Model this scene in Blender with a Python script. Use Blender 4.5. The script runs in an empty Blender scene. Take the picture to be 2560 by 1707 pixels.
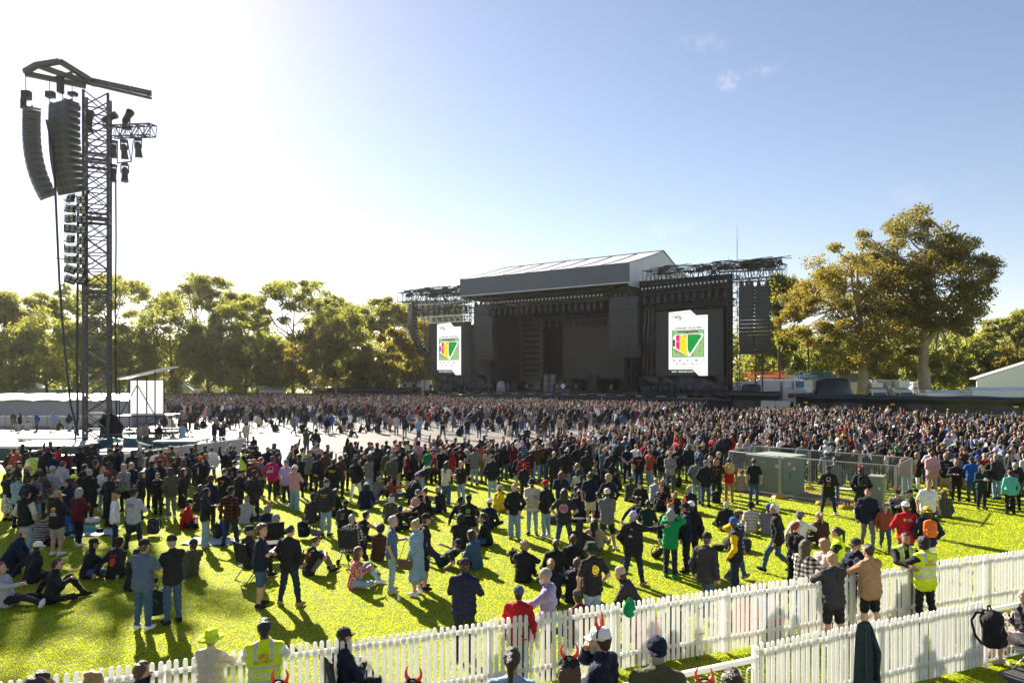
SUN_E, SKY_E, EXPOSURE = 5.0, 0.055, 1.72
SKY_AIR, SKY_DUST, SKY_OZ, CLOUD_L = 1.0, 0.20, 2.6, 7.0
SCREEN_E, HAZE = 0.40, 0.00007
N_GRASS, TREEQ = 450000, 1.0
import bpy, math, random
import numpy as np
from mathutils import Vector, Matrix, Quaternion
from mathutils.bvhtree import BVHTree
random.seed(7); RNG = np.random.default_rng(7)
SC = bpy.context.scene
COL = SC.collection
F, CX, HY, CH = 1707.0, 1280.0, 942.0, 5.0       # focal length and principal point in photo pixels, camera height in metres
R = math.radians
def gx(px, Y): return (px - CX) / F * Y
def gz(py, Y): return CH - (py - HY) / F * Y
def gY(py, z=0.0): return F * (CH - z) / (py - HY)
def gp(px, py, z=0.0):
    Y = gY(py, z); return (gx(px, Y), Y, z)

# ---------------------------------------------------------------- objects
def tag(o, label=None, cat=None, group=None, kind=None):
    if label: o['label'] = label
    if cat: o['category'] = cat
    if group: o['group'] = group
    if kind: o['kind'] = kind
    return o
def empty(name, loc=(0, 0, 0), rz=0.0, label=None, cat=None, group=None):
    o = bpy.data.objects.new(name, None); COL.objects.link(o)
    o.location = loc; o.rotation_euler = (0, 0, rz); o.empty_display_size = 0.2
    return tag(o, label, cat, group)
def link(name, mesh, parent=None, loc=None, rz=None):
    o = bpy.data.objects.new(name, mesh); COL.objects.link(o)
    if parent is not None: o.parent = parent
    if loc is not None: o.location = loc
    if rz is not None: o.rotation_euler = (0, 0, rz)
    return o
def mesh_np(name, V, Fq, mats=(), mi=None, smooth=False):
    """V (n,3), Fq (m,k) faces of one size."""
    V = np.asarray(V, np.float32); Fq = np.asarray(Fq, np.int32)
    me = bpy.data.meshes.new(name)
    m, k = Fq.shape
    me.vertices.add(len(V)); me.vertices.foreach_set('co', V.ravel())
    me.loops.add(m * k); me.loops.foreach_set('vertex_index', Fq.ravel())
    me.polygons.add(m)
    me.polygons.foreach_set('loop_start', np.arange(0, m * k, k, dtype=np.int32))
    try: me.polygons.foreach_set('loop_total', np.full(m, k, np.int32))
    except Exception: pass
    for a in mats: me.materials.append(a)
    if mi is not None: me.polygons.foreach_set('material_index', np.asarray(mi, np.int32))
    me.polygons.foreach_set('use_smooth', np.full(m, bool(smooth)))
    me.update(calc_edges=True); me.validate()
    return me

class MB:
    """collects boxes, bars, tubes and panels; build() links them as ONE mesh object"""
    def __init__(s): s.v = []; s.f = []; s.m = []; s.sm = []
    def add(s, vs, fs, mi=0, smooth=False):
        n = len(s.v); s.v += [tuple(v) for v in vs]
        for f in fs: s.f.append(tuple(i + n for i in f)); s.m.append(mi); s.sm.append(smooth)
        return s
    def box(s, c, d, mi=0, rz=0.0, M=None):
        x, y, z = d[0] / 2, d[1] / 2, d[2] / 2
        vs = [Vector((a * x, b * y, e * z)) for e in (-1, 1) for a, b in ((-1, -1), (1, -1), (1, 1), (-1, 1))]
        if rz: q = Matrix.Rotation(rz, 3, 'Z'); vs = [q @ v for v in vs]
        if M is not None: vs = [M @ v for v in vs]
        c = Vector(c); vs = [v + c for v in vs]
        return s.add(vs, [(3, 2, 1, 0), (4, 5, 6, 7), (0, 1, 5, 4), (1, 2, 6, 5), (2, 3, 7, 6), (3, 0, 4, 7)], mi)
    def b2(s, lo, hi, mi=0):
        return s.box([(a + b) / 2 for a, b in zip(lo, hi)], [b - a for a, b in zip(lo, hi)], mi)
    def tube(s, p, q, r, n=4, r2=None, mi=0, caps=True, smooth=False):
        p, q = Vector(p), Vector(q); d = q - p
        if d.length < 1e-6: return s
        a = d.normalized(); u = a.orthogonal().normalized()
        if abs(a.z) < .9: u = a.cross(Vector((0, 0, 1))).normalized()
        else: u = a.cross(Vector((0, 1, 0))).normalized()
        w = a.cross(u); r2 = r if r2 is None else r2
        vs = []
        for c, rr in ((p, r), (q, r2)):
            for i in range(n):
                t = 2 * math.pi * (i + .5) / n
                vs.append(c + u * (rr * math.cos(t)) + w * (rr * math.sin(t)))
        fs = [(i, (i + 1) % n, n + (i + 1) % n, n + i) for i in range(n)]
        if caps: fs += [tuple(range(n - 1, -1, -1)), tuple(range(n, 2 * n))]
        return s.add(vs, fs, mi, smooth)
    def path(s, pts, r, n=5, mi=0, smooth=True, r2=None):
        pts = [Vector(p) for p in pts]; m = len(pts); vs = []; u = None
        for i, p in enumerate(pts):
            a = (pts[min(i + 1, m - 1)] - pts[max(i - 1, 0)]).normalized()
            if u is None: u = a.orthogonal().normalized()
            u = (u - a * u.dot(a)).normalized(); w = a.cross(u)
            rr = r if r2 is None else r + (r2 - r) * i / (m - 1)
            if callable(r): rr = r(i / (m - 1))
            for k in range(n):
                t = 2 * math.pi * k / n
                vs.append(p + u * (rr * math.cos(t)) + w * (rr * math.sin(t)))
        fs = [(i * n + k, i * n + (k + 1) % n, (i + 1) * n + (k + 1) % n, (i + 1) * n + k) for i in range(m - 1) for k in range(n)]
        fs += [tuple(range(n - 1, -1, -1)), tuple(range((m - 1) * n, m * n))]
        return s.add(vs, fs, mi, smooth)
    def lathe(s, prof, n=16, c=(0, 0, 0), sx=1, sy=1, mi=0, smooth=True, caps=True):
        vs = []
        for r, z in prof:
            for k in range(n):
                t = 2 * math.pi * k / n
                vs.append((c[0] + r * sx * math.cos(t), c[1] + r * sy * math.sin(t), c[2] + z))
        m = len(prof)
        fs = [(i * n + k, i * n + (k + 1) % n, (i + 1) * n + (k + 1) % n, (i + 1) * n + k) for i in range(m - 1) for k in range(n)]
        if caps: fs += [tuple(range(n - 1, -1, -1)), tuple(range((m - 1) * n, m * n))]
        return s.add(vs, fs, mi, smooth)
    def quad(s, a, b, c, d, mi=0, smooth=False): return s.add([a, b, c, d], [(0, 1, 2, 3)], mi, smooth)
    def prism(s, poly, z0, z1, mi=0):
        n = len(poly)
        vs = [(x, y, z0) for x, y in poly] + [(x, y, z1) for x, y in poly]
        return s.add(vs, [tuple(range(n - 1, -1, -1)), tuple(range(n, 2 * n))] + [(i, (i + 1) % n, n + (i + 1) % n, n + i) for i in range(n)], mi)
    def slab(s, poly3, off, mi=0):
        """flat polygon given in 3-D, extruded along the vector off"""
        n = len(poly3); off = Vector(off)
        vs = [Vector(p) for p in poly3]; vs += [v + off for v in vs]
        return s.add(vs, [tuple(range(n - 1, -1, -1)), tuple(range(n, 2 * n))] + [(i, (i + 1) % n, n + (i + 1) % n, n + i) for i in range(n)], mi)
    def truss(s, p, q, w, h, bays, r=.03, rd=None, up=(0, 0, 1), mi=0, faces='lrtb', n=4):
        """lattice box girder from p to q, w wide and h high"""
        p, q = Vector(p), Vector(q); a = (q - p).normalized(); up = Vector(up)
        side = a.cross(up).normalized(); upv = side.cross(a).normalized(); rd = rd or r * .6
        cs = [side * (sx * w / 2) + upv * (sz * h / 2) for sx, sz in ((-1, -1), (1, -1), (1, 1), (-1, 1))]
        for c in cs: s.tube(p + c, q + c, r, n, mi=mi)
        for i in range(bays):
            t0, t1 = i / bays, (i + 1) / bays; A = p.lerp(q, t0); B = p.lerp(q, t1)
            for k, nm in enumerate('brtl'):
                if nm not in faces: continue
                c, d = cs[k], cs[(k + 1) % 4]
                if i % 2: c, d = d, c
                s.tube(A + c, B + d, rd, n, mi=mi, caps=False)
                s.tube(A + c, A + d, rd, n, mi=mi, caps=False)
        for k in range(4): s.tube(q + cs[k], q + cs[(k + 1) % 4], rd, n, mi=mi)
        return s
    def build(s, name, mats, parent=None, loc=None, rz=None):
        me = s.mesh(name, mats)
        return link(name, me, parent, loc, rz)
    def mesh(s, name, mats):
        me = bpy.data.meshes.new(name); me.from_pydata(s.v, [], s.f)
        if not isinstance(mats, (list, tuple)): mats = [mats]
        for a in mats: me.materials.append(a)
        me.polygons.foreach_set('material_index', s.m)
        me.polygons.foreach_set('use_smooth', s.sm)
        me.update(); return me

def children(o): return [c for c in o.children]
def copy_tree(o, parent=None):
    c = o.copy(); COL.objects.link(c); c.parent = parent
    if parent is not None: c.matrix_parent_inverse = o.matrix_parent_inverse.copy()
    for ch in list(o.children): copy_tree(ch, c)
    return c

_tc = {}
def text_mesh(txt, size, bold=0.0, shear=0.0, key=None):
    """lettering as flat triangles in the x-y plane, centred on the origin"""
    k = (txt, size, bold, shear)
    if k in _tc: return _tc[k]
    cu = bpy.data.curves.new('lettering', 'FONT'); cu.body = txt; cu.size = size
    cu.align_x = 'CENTER'; cu.align_y = 'CENTER'; cu.offset = bold * size; cu.shear = shear; cu.resolution_u = 3
    ob = bpy.data.objects.new('lettering', cu)
    me = bpy.data.meshes.new_from_object(ob)
    V = [tuple(v.co) for v in me.vertices]; Fs = [tuple(p.vertices) for p in me.polygons]
    bpy.data.objects.remove(ob); bpy.data.curves.remove(cu); bpy.data.meshes.remove(me)
    _tc[k] = (V, Fs); return _tc[k]

# ---------------------------------------------------------------- materials
_mats = {}
def nodes(name):
    m = bpy.data.materials.new(name); m.use_nodes = True
    nt = m.node_tree; return m, nt, nt.nodes['Principled BSDF']
def mat(name, col, rough=.6, metal=0.0, var=.12, scale=6.0, bump=0.0, bscale=20.0, spec=.5, emit=None, es=1.0, alpha=None, transl=0.0, coat=0.0):
    if name in _mats: return _mats[name]
    m, nt, b = nodes(name); N, L = nt.nodes, nt.links
    b.inputs['Roughness'].default_value = rough; b.inputs['Metallic'].default_value = metal
    b.inputs['Specular IOR Level'].default_value = spec
    if coat: b.inputs['Coat Weight'].default_value = coat; b.inputs['Coat Roughness'].default_value = .15
    tc = N.new('ShaderNodeTexCoord'); nz = N.new('ShaderNodeTexNoise')
    nz.inputs['Scale'].default_value = scale; nz.inputs['Detail'].default_value = 4
    L.new(tc.outputs['Object'], nz.inputs['Vector'])
    mx = N.new('ShaderNodeMix'); mx.data_type = 'RGBA'
    mx.inputs['A'].default_value = (*[c * (1 - var) for c in col], 1); mx.inputs['B'].default_value = (*[min(1, c * (1 + var)) for c in col], 1)
    L.new(nz.outputs['Fac'], mx.inputs['Factor']); L.new(mx.outputs['Result'], b.inputs['Base Color'])
    if bump:
        n2 = N.new('ShaderNodeTexNoise'); n2.inputs['Scale'].default_value = bscale; n2.inputs['Detail'].default_value = 3
        L.new(tc.outputs['Object'], n2.inputs['Vector'])
        bp = N.new('ShaderNodeBump'); bp.inputs['Strength'].default_value = bump; bp.inputs['Distance'].default_value = .05
        L.new(n2.outputs['Fac'], bp.inputs['Height']); L.new(bp.outputs['Normal'], b.inputs['Normal'])
    if emit is not None:
        b.inputs['Emission Color'].default_value = (*emit, 1); b.inputs['Emission Strength'].default_value = es
    if alpha is not None: b.inputs['Alpha'].default_value = alpha
    if transl:
        t = N.new('ShaderNodeBsdfTranslucent'); L.new(mx.outputs['Result'], t.inputs['Color'])
        ms = N.new('ShaderNodeMixShader'); ms.inputs[0].default_value = transl
        L.new(b.outputs[0], ms.inputs[1]); L.new(t.outputs[0], ms.inputs[2]); L.new(ms.outputs[0], N['Material Output'].inputs[0])
    _mats[name] = m; return m
def leafmat(name, c0, c1, tcol, tr=.45):
    if name in _mats: return _mats[name]
    m, nt, b = nodes(name); N, L = nt.nodes, nt.links
    ge = N.new('ShaderNodeNewGeometry'); rp = N.new('ShaderNodeValToRGB')
    rp.color_ramp.elements[0].color = (*c0, 1); rp.color_ramp.elements[1].color = (*c1, 1)
    L.new(ge.outputs['Random Per Island'], rp.inputs[0]); L.new(rp.outputs[0], b.inputs['Base Color'])
    b.inputs['Roughness'].default_value = .55; b.inputs['Specular IOR Level'].default_value = .3
    t = N.new('ShaderNodeBsdfTranslucent'); mx = N.new('ShaderNodeMix'); mx.data_type = 'RGBA'; mx.blend_type = 'MULTIPLY'
    mx.inputs['Factor'].default_value = 0.0; mx.inputs['A'].default_value = (*tcol, 1); L.new(mx.outputs['Result'], t.inputs['Color'])
    ms = N.new('ShaderNodeMixShader'); ms.inputs[0].default_value = tr
    L.new(b.outputs[0], ms.inputs[1]); L.new(t.outputs[0], ms.inputs[2]); L.new(ms.outputs[0], N['Material Output'].inputs[0])
    _mats[name] = m; return m

BLACKSTEEL = mat('black_steel', (.03, .032, .036), .45, .3, bump=.1)
GREYSTEEL = mat('galvanised_steel', (.36, .37, .38), .4, .7)
ALU = mat('bare_aluminium', (.32, .33, .34), .38, .8)
BLACKCLOTH = mat('black_scrim', (.014, .015, .017), .9, bump=.5, bscale=.7)
BLACKSHEET = mat('black_plastic_sheet', (.010, .014, .020), .32, var=.2, scale=.5, bump=.5, bscale=1.3)
CABINET = mat('speaker_grille', (.042, .043, .047), .55, bump=.2, bscale=30)
WHITEPAINT = mat('white_paint', (.86, .86, .85), .45, var=.05, scale=3)
WHITEPVC = mat('white_vinyl', (.74, .75, .76), .38, var=.05, scale=1.0, bump=.3, bscale=.8, transl=.2)
GLASSDARK = mat('dark_glass', (.015, .02, .025), .08, spec=.7)
RUBBER = mat('tyre_rubber', (.015, .015, .016), .8)
CONCRETE = mat('concrete_footing', (.33, .31, .28), .9, bump=.3)
# ---------------------------------------------------------------- camera, sun, sky
SUN_AZ, SUN_EL = R(-30.7), R(31.0)
SUN = Vector((math.sin(SUN_AZ) * math.cos(SUN_EL), math.cos(SUN_AZ) * math.cos(SUN_EL), math.sin(SUN_EL)))
cam = bpy.data.cameras.new('camera'); cam.lens = 24; cam.sensor_width = 36; cam.shift_y = (942 - 853.5) / 2560
cam.clip_start = .2; cam.clip_end = 6000
camo = bpy.data.objects.new('camera', cam); COL.objects.link(camo); camo.location = (0, 0, CH); camo.rotation_euler = (R(90), 0, 0)
SC.camera = camo
sl = bpy.data.lights.new('sun', 'SUN'); sl.energy = SUN_E; sl.angle = R(.53); sl.color = (1, .93, .80)
so = bpy.data.objects.new('sun', sl); COL.objects.link(so); so.rotation_euler = SUN.to_track_quat('Z', 'Y').to_euler(); so.location = (-60, 100, 90)
w = bpy.data.worlds.new('World'); SC.world = w; w.use_nodes = True
N, L = w.node_tree.nodes, w.node_tree.links
sky = N.new('ShaderNodeTexSky'); sky.sky_type = 'NISHITA'; sky.sun_disc = False
sky.sun_elevation = SUN_EL; sky.sun_rotation = SUN_AZ; sky.air_density = SKY_AIR; sky.dust_density = SKY_DUST; sky.ozone_density = SKY_OZ
bg = N['Background']; bg.inputs['Strength'].default_value = SKY_E
tc = N.new('ShaderNodeTexCoord')
def dirpx(px, py): return Vector(((px - CX) / F, 1, (HY - py) / F)).normalized()
tint = N.new('ShaderNodeMix'); tint.data_type = 'RGBA'; tint.blend_type = 'MULTIPLY'; tint.inputs['Factor'].default_value = 1; L.new(sky.outputs['Color'], tint.inputs['A']); tint.inputs['B'].default_value = (1.17, .955, .86, 1)   # warm white balance
last = tint.outputs['Result']
def wisp(px, py, px2, py2, width, amp, scale):
    """a thin streak of cloud high in the sky between two directions"""
    global last
    a, b = dirpx(px, py), dirpx(px2, py2); mid = (a + b).normalized(); t = (b - a); half = t.length / 2; t.normalize(); n = mid.cross(t).normalized()
    def dot(v):
        d = N.new('ShaderNodeVectorMath'); d.operation = 'DOT_PRODUCT'; L.new(tc.outputs['Generated'], d.inputs[0]); d.inputs[1].default_value = v; return d.outputs['Value']
    def mth(op, x, y=None, cl=False):
        m = N.new('ShaderNodeMath'); m.operation = op; m.use_clamp = cl
        for i, q in enumerate((x, y)):
            if q is None: continue
            if isinstance(q, (int, float)): m.inputs[i].default_value = q
            else: L.new(q, m.inputs[i])
        return m.outputs[0]
    off = mid.dot(t)
    e = mth('ADD', mth('POWER', mth('DIVIDE', mth('SUBTRACT', dot(t), off), half * 1.2), 2), mth('POWER', mth('DIVIDE', dot(n), width), 2))
    e = mth('SUBTRACT', 1.0, e, True)
    front = mth('GREATER_THAN', dot(mid), .5)
    nz = N.new('ShaderNodeTexNoise'); nz.inputs['Scale'].default_value = scale; nz.inputs['Detail'].default_value = 6; nz.inputs['Roughness'].default_value = .62
    L.new(tc.outputs['Generated'], nz.inputs['Vector'])
    k = mth('MULTIPLY', mth('SUBTRACT', nz.outputs['Fac'], .47), 4.5, True)
    fac = mth('MULTIPLY', mth('MULTIPLY', mth('MULTIPLY', e, k), amp), front)
    mx = N.new('ShaderNodeMix'); mx.data_type = 'RGBA'
    L.new(fac, mx.inputs['Factor']); L.new(last, mx.inputs['A']); mx.inputs['B'].default_value = (*[CLOUD_L * c for c in (1, .99, .98)], 1)
    last = mx.outputs['Result']
wisp(1795, 195, 1850, 215, .016, .4, 55)
wisp(1850, 200, 1960, 155, .010, .28, 60)
wisp(1690, 105, 1830, 108, .012, .2, 50)
wisp(1560, 600, 1800, 545, .016, .15, 26)
wisp(2080, 540, 2480, 440, .020, .12, 20)
wisp(560, 560, 960, 590, .03, .3, 22)
L.new(last, bg.inputs['Color'])
SC.view_settings.view_transform = 'Standard'; SC.view_settings.look = 'None'; SC.view_settings.exposure = EXPOSURE; SC.view_settings.gamma = 1
SC.view_settings.use_curve_mapping = False
SC.cycles.max_bounces = 6; SC.cycles.diffuse_bounces = 3; SC.cycles.transparent_max_bounces = 8; SC.cycles.transmission_bounces = 3; SC.cycles.glossy_bounces = 2
SC.cycles.use_denoising = True; SC.cycles.caustics_reflective = False; SC.cycles.caustics_refractive = False
SC.cycles.sample_clamp_indirect = 6

# ---------------------------------------------------------------- ground
def ground_material():
    m, nt, b = nodes('lawn'); N, L = nt.nodes, nt.links
    tc = N.new('ShaderNodeTexCoord')
    def noise(sc, det=4, ro=.55):
        n = N.new('ShaderNodeTexNoise'); n.inputs['Scale'].default_value = sc; n.inputs['Detail'].default_value = det; n.inputs['Roughness'].default_value = ro
        L.new(tc.outputs['Object'], n.inputs['Vector']); return n.outputs['Fac']
    def ramp(f, *st):
        r = N.new('ShaderNodeValToRGB'); r.color_ramp.elements.remove(r.color_ramp.elements[0])
        r.color_ramp.elements[0].position = st[0][0]; r.color_ramp.elements[0].color = (*st[0][1], 1)
        for p, c in st[1:]:
            e = r.color_ramp.elements.new(p); e.color = (*c, 1)
        L.new(f, r.inputs[0]); return r.outputs[0]
    base = ramp(noise(5, 7, .75), (.3, (.11, .15, .004)), (.5, (.19, .24, .008)), (.7, (.27, .30, .014)))
    dry = ramp(noise(1.1, 5, .65), (.56, (0, 0, 0)), (.72, (1, 1, 1)))
    mx = N.new('ShaderNodeMix'); mx.data_type = 'RGBA'; L.new(base, mx.inputs['A']); mx.inputs['B'].default_value = (.30, .24, .11, 1)
    ml = N.new('ShaderNodeMath'); ml.operation = 'MULTIPLY'; L.new(dry, ml.inputs[0]); ml.inputs[1].default_value = .85; L.new(ml.outputs[0], mx.inputs['Factor'])
    L.new(mx.outputs['Result'], b.inputs['Base Color']); b.inputs['Roughness'].default_value = .8
    b.inputs['Specular IOR Level'].default_value = .15
    bp = N.new('ShaderNodeBump'); bp.inputs['Strength'].default_value = .8; bp.inputs['Distance'].default_value = .04
    L.new(noise(38, 5, .7), bp.inputs['Height']); L.new(bp.outputs['Normal'], b.inputs['Normal'])
    return m
LAWN = ground_material()
g = MB(); g.quad((-2500, -60, 0), (2500, -60, 0), (2500, 4500, 0), (-2500, 4500, 0))
tag(g.build('lawn', LAWN), 'wide green lawn under the whole crowd', 'lawn', kind='structure')
TARP = mat('ground_cover', (.20, .18, .157), .6, var=.25, scale=.35, bump=.35, bscale=1.4)
nt_ = TARP.node_tree; nt_.nodes['Principled BSDF'].inputs['Specular IOR Level'].default_value = .08; bk = nt_.nodes.new('ShaderNodeTexBrick'); bk.inputs['Scale'].default_value = .42; bk.inputs['Mortar Size'].default_value = .012; bk.inputs['Color1'].default_value = (1, 1, 1, 1); bk.inputs['Color2'].default_value = (.86, .86, .87, 1); bk.inputs['Mortar'].default_value = (.45, .43, .40, 1)
tcb = nt_.nodes.new('ShaderNodeTexCoord'); nt_.links.new(tcb.outputs['Object'], bk.inputs['Vector']); bs_ = nt_.nodes['Principled BSDF'].inputs['Base Color']; src = bs_.links[0].from_socket; mb_ = nt_.nodes.new('ShaderNodeMix'); mb_.data_type = 'RGBA'; mb_.blend_type = 'MULTIPLY'; mb_.inputs['Factor'].default_value = 1; nt_.links.new(src, mb_.inputs['A']); nt_.links.new(bk.outputs['Color'], mb_.inputs['B']); nt_.links.new(mb_.outputs['Result'], bs_)
tp = [(-95, 36.2), (-9, 36.2), (.2, 40.2), (4.5, 46), (16, 65), (34, 91), (26, 104), (-20, 139), (-95, 150)]
m_ = MB(); m_.prism(tp, -.05, .012); tag(m_.build('ground_cover', TARP), 'pale ground cover sheets laid over the arena lawn', 'ground cover', kind='structure')
ASPH = mat('asphalt', (.055, .055, .058), .9, var=.3, scale=30, bump=.4, bscale=60)
m_ = MB(); m_.prism([(7.6, 8.0), (30, 8.0), (30, 19.5), (8.2, 11.55)], -.05, .008); tag(m_.build('path', ASPH), 'dark asphalt path beside the white rail', 'path', kind='structure')
DIRT = mat('bare_soil', (.20, .15, .09), .95, var=.35, scale=6, bump=.5)
m_ = MB(); m_.prism([(9.7, 29.2), (11.4, 27.6), (13.6, 25.2), (14.8, 26.6), (12.6, 30.6), (11.4, 31.4)], -.05, .006); tag(m_.build('dirt_patch', DIRT), 'bare worn soil under the green power cabinet', 'soil', kind='structure')

def in_poly(P, poly):
    x, y = P[:, 0], P[:, 1]; r = np.zeros(len(P), bool); n = len(poly)
    for i in range(n):
        x0, y0 = poly[i]; x1, y1 = poly[(i + 1) % n]
        c = ((y0 > y) != (y1 > y)) & (x < (x1 - x0) * (y - y0) / (y1 - y0 + 1e-12) + x0); r ^= c
    return r
# grass blades
n = N_GRASS; u = RNG.random(n)
Yg = 8.2 * (40 / 8.2) ** (u ** .85); Xg = (RNG.random(n) * 1.62 - .81) * Yg
P = np.stack([Xg, Yg], 1)
keep = ~in_poly(P, tp) & ~in_poly(P, [(7.6, 8.0), (30, 8.0), (30, 19.5), (8.2, 11.55)])
P = P[keep]; n = len(P)
hh = (.012 + .013 * RNG.random(n)) * (1 + P[:, 1] / 55); wd = (.0035 + .003 * RNG.random(n)) * (1 + P[:, 1] / 16)
an = RNG.random(n) * 2 * np.pi; lean = RNG.normal(0, .013, (n, 2)) * (1 + P[:, 1:2] / 55)
V = np.zeros((n, 3, 3)); V[:, 0, 0] = P[:, 0] - np.cos(an) * wd; V[:, 0, 1] = P[:, 1] - np.sin(an) * wd
V[:, 1, 0] = P[:, 0] + np.cos(an) * wd; V[:, 1, 1] = P[:, 1] + np.sin(an) * wd
V[:, 2, :2] = P + lean; V[:, 2, 2] = hh
GRASS = leafmat('grass_blade', (.18, .235, .004), (.275, .32, .009), (.80, .82, .010), .58)
nt_ = GRASS.node_tree; nt_.nodes['Principled BSDF'].inputs['Specular IOR Level'].default_value = .08; tcg = nt_.nodes.new('ShaderNodeTexCoord'); nzg = nt_.nodes.new('ShaderNodeTexNoise'); nzg.inputs['Scale'].default_value = .9; nzg.inputs['Detail'].default_value = 7; nzg.inputs['Roughness'].default_value = .68
rpg = nt_.nodes.new('ShaderNodeValToRGB'); rpg.color_ramp.elements[0].position = .55; rpg.color_ramp.elements[1].position = .76; nt_.links.new(tcg.outputs['Object'], nzg.inputs['Vector']); nt_.links.new(nzg.outputs['Fac'], rpg.inputs[0])
for nd in [q for q in nt_.nodes if q.type in ('BSDF_PRINCIPLED', 'BSDF_TRANSLUCENT')]:      # worn straw coloured patches
    ci = nd.inputs['Base Color'] if 'Base Color' in nd.inputs else nd.inputs['Color']; src = ci.links[0].from_socket; mg = nt_.nodes.new('ShaderNodeMix'); mg.data_type = 'RGBA'; nt_.links.new(rpg.outputs[0], mg.inputs['Factor']); nt_.links.new(src, mg.inputs['A']); mg.inputs['B'].default_value = (.52, .42, .10, 1); nt_.links.new(mg.outputs['Result'], ci)
me = mesh_np('grass', V.reshape(-1, 3), np.arange(n * 3).reshape(-1, 3), [GRASS])
tag(link('grass', me), 'short mown green grass on the lawn', 'grass', kind='stuff')

# ---------------------------------------------------------------- trees
BARK_PALE = mat('pale_gum_bark', (.34, .28, .21), .85, var=.45, scale=.9, bump=.4, bscale=3)
BARK_DARK = mat('dark_bark', (.085, .065, .045), .9, var=.4, scale=1.2, bump=.4, bscale=3)
LEAF_GOLD = leafmat('golden_gum_leaf', (.05, .055, .012), (.15, .12, .016), (.42, .33, .03), .45)
LEAF_OLIVE = leafmat('olive_gum_leaf', (.04, .05, .018), (.10, .10, .026), (.48, .48, .06), .45)
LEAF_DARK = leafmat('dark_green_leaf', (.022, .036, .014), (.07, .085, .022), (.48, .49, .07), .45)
def leaf_cloud(C, rad, per, size, rng, flat=.62):
    """leaf blades spread through clumps: C (n,3) centres, rad (n) radii"""
    n = len(C); k = per
    d = rng.normal(size=(n, k, 3)); d /= np.linalg.norm(d, axis=2, keepdims=True)
    r = rng.random((n, k, 1)) ** .45
    p = C[:, None, :] + d * r * rad[:, None, None] * np.array([1, 1, flat]) + rng.normal(0, .12, (n, k, 3)) * rad[:, None, None]
    p = p.reshape(-1, 3); m = len(p)
    a = rng.normal(size=(m, 3)); a[:, 2] -= .7; a /= np.linalg.norm(a, axis=1, keepdims=True)
    b = np.cross(a, rng.normal(size=(m, 3))); b /= np.linalg.norm(b, axis=1, keepdims=True)
    s = size * (.6 + .8 * rng.random((m, 1)))
    V = np.stack([p - a * s, p + b * s * .38, p + a * s, p - b * s * .38], 1).reshape(-1, 3)
    return V
def make_tree(name, h, r, seed, clumps, per, leaf, bark, lm, fork=.32, tr=None, crad=.085, low=.25, limbs=5, gap=.5, flat=.62, dome=False):
    """a root with trunk and crown; h height, r crown radius, low = where the crown begins"""
    rng = np.random.default_rng(seed); tr = tr or h * .018
    root = empty(name)
    T = MB(); ln = rng.normal(0, .02, 2) * h
    def P(t): return Vector((ln[0] * t + .015 * h * math.sin(5 * t + seed), ln[1] * t + .012 * h * math.cos(4 * t + seed * 2), h * t))
    tmax = .80
    T.path([P(t * tmax / 8) + (Vector((0, 0, -.3)) if t == 0 else Vector()) for t in range(9)], lambda t: tr * (1.25 if t == 0 else 1) * (1 - .82 * t), 8)
    # clump centres on an uneven shell
    zc = h * (low + (1 - low) * .5); rz = h * (1 - low) * .5
    cs = []; ph = rng.random(6) * 6.28
    while len(cs) < clumps:
        d = rng.normal(size=3); d /= np.linalg.norm(d)
        if d[2] < (-.12 if dome else -.55) and rng.random() < .8: continue
        az = math.atan2(d[1], d[0])
        lump = 1 + (.20 if crad > .07 and not dome else .09) * math.sin(2 * az + ph[0]) * (1 - abs(d[2])) + (.16 if crad > .07 and not dome else .09) * math.sin(3 * az + ph[1] + 2.5 * d[2]) + .13 * math.sin(5 * d[2] + ph[2] + az)
        rr = ((.78 if dome else .55) + (.22 if dome else .45) * rng.random() ** .6) * lump
        p = np.array([d[0] * r * rr, d[1] * r * rr, zc + d[2] * rz * min(rr, 1.0)])
        if cs and min(np.linalg.norm((p - q) * np.array([1, 1, 1.5])) for q in cs) < gap * crad * h * (.9 if len(cs) < clumps * .8 else .4): 
            if rng.random() < .9: continue
        cs.append(p)
    C = np.array(cs); rad = crad * h * (.65 + .7 * rng.random(len(C)))
    # limbs: grouped by direction, then a branch to each clump
    heads = []
    for i in range(limbs):
        az = 2 * math.pi * (i + .4 * rng.random()) / limbs; t = fork + (.62 - fork) * i / max(1, limbs - 1)
        a = P(t); e = Vector((math.cos(az) * r * .5, math.sin(az) * r * .5, h * min(.9, t + .22 + .1 * rng.random()))) + Vector((a.x, a.y, 0))
        m = a.lerp(e, .5) + Vector((math.cos(az), math.sin(az), -.3)) * r * .08
        T.path([a, a.lerp(m, .55), m, m.lerp(e, .55) + Vector((0, 0, r * .03)), e], lambda t, k=tr * (.55 - .05 * i): k * (1 - .7 * t), 6)
        heads += [m, e, m.lerp(e, .5)]
    heads += [P(.5), P(.62), P(.75)]
    for p, rr in zip(C, rad):
        pv = Vector(p); hd = min(heads, key=lambda q: (q - pv).length + max(0, q.z - pv.z) * .8)
        mid = hd.lerp(pv, .5) + Vector(rng.normal(0, .06, 3)) * (pv - hd).length + Vector((0, 0, -.04 * (pv - hd).length))
        T.path([hd, mid, pv], lambda t, k=tr * .17: k * (1 - .75 * t), 4)
    T.build('trunk', bark, root)
    V = leaf_cloud(C, rad, per, leaf, rng, flat)
    link('crown', mesh_np('crown', V, np.arange(len(V)).reshape(-1, 4), [lm]), root)
    return root
TREEROW = 'gum trees standing behind the arena'
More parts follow.
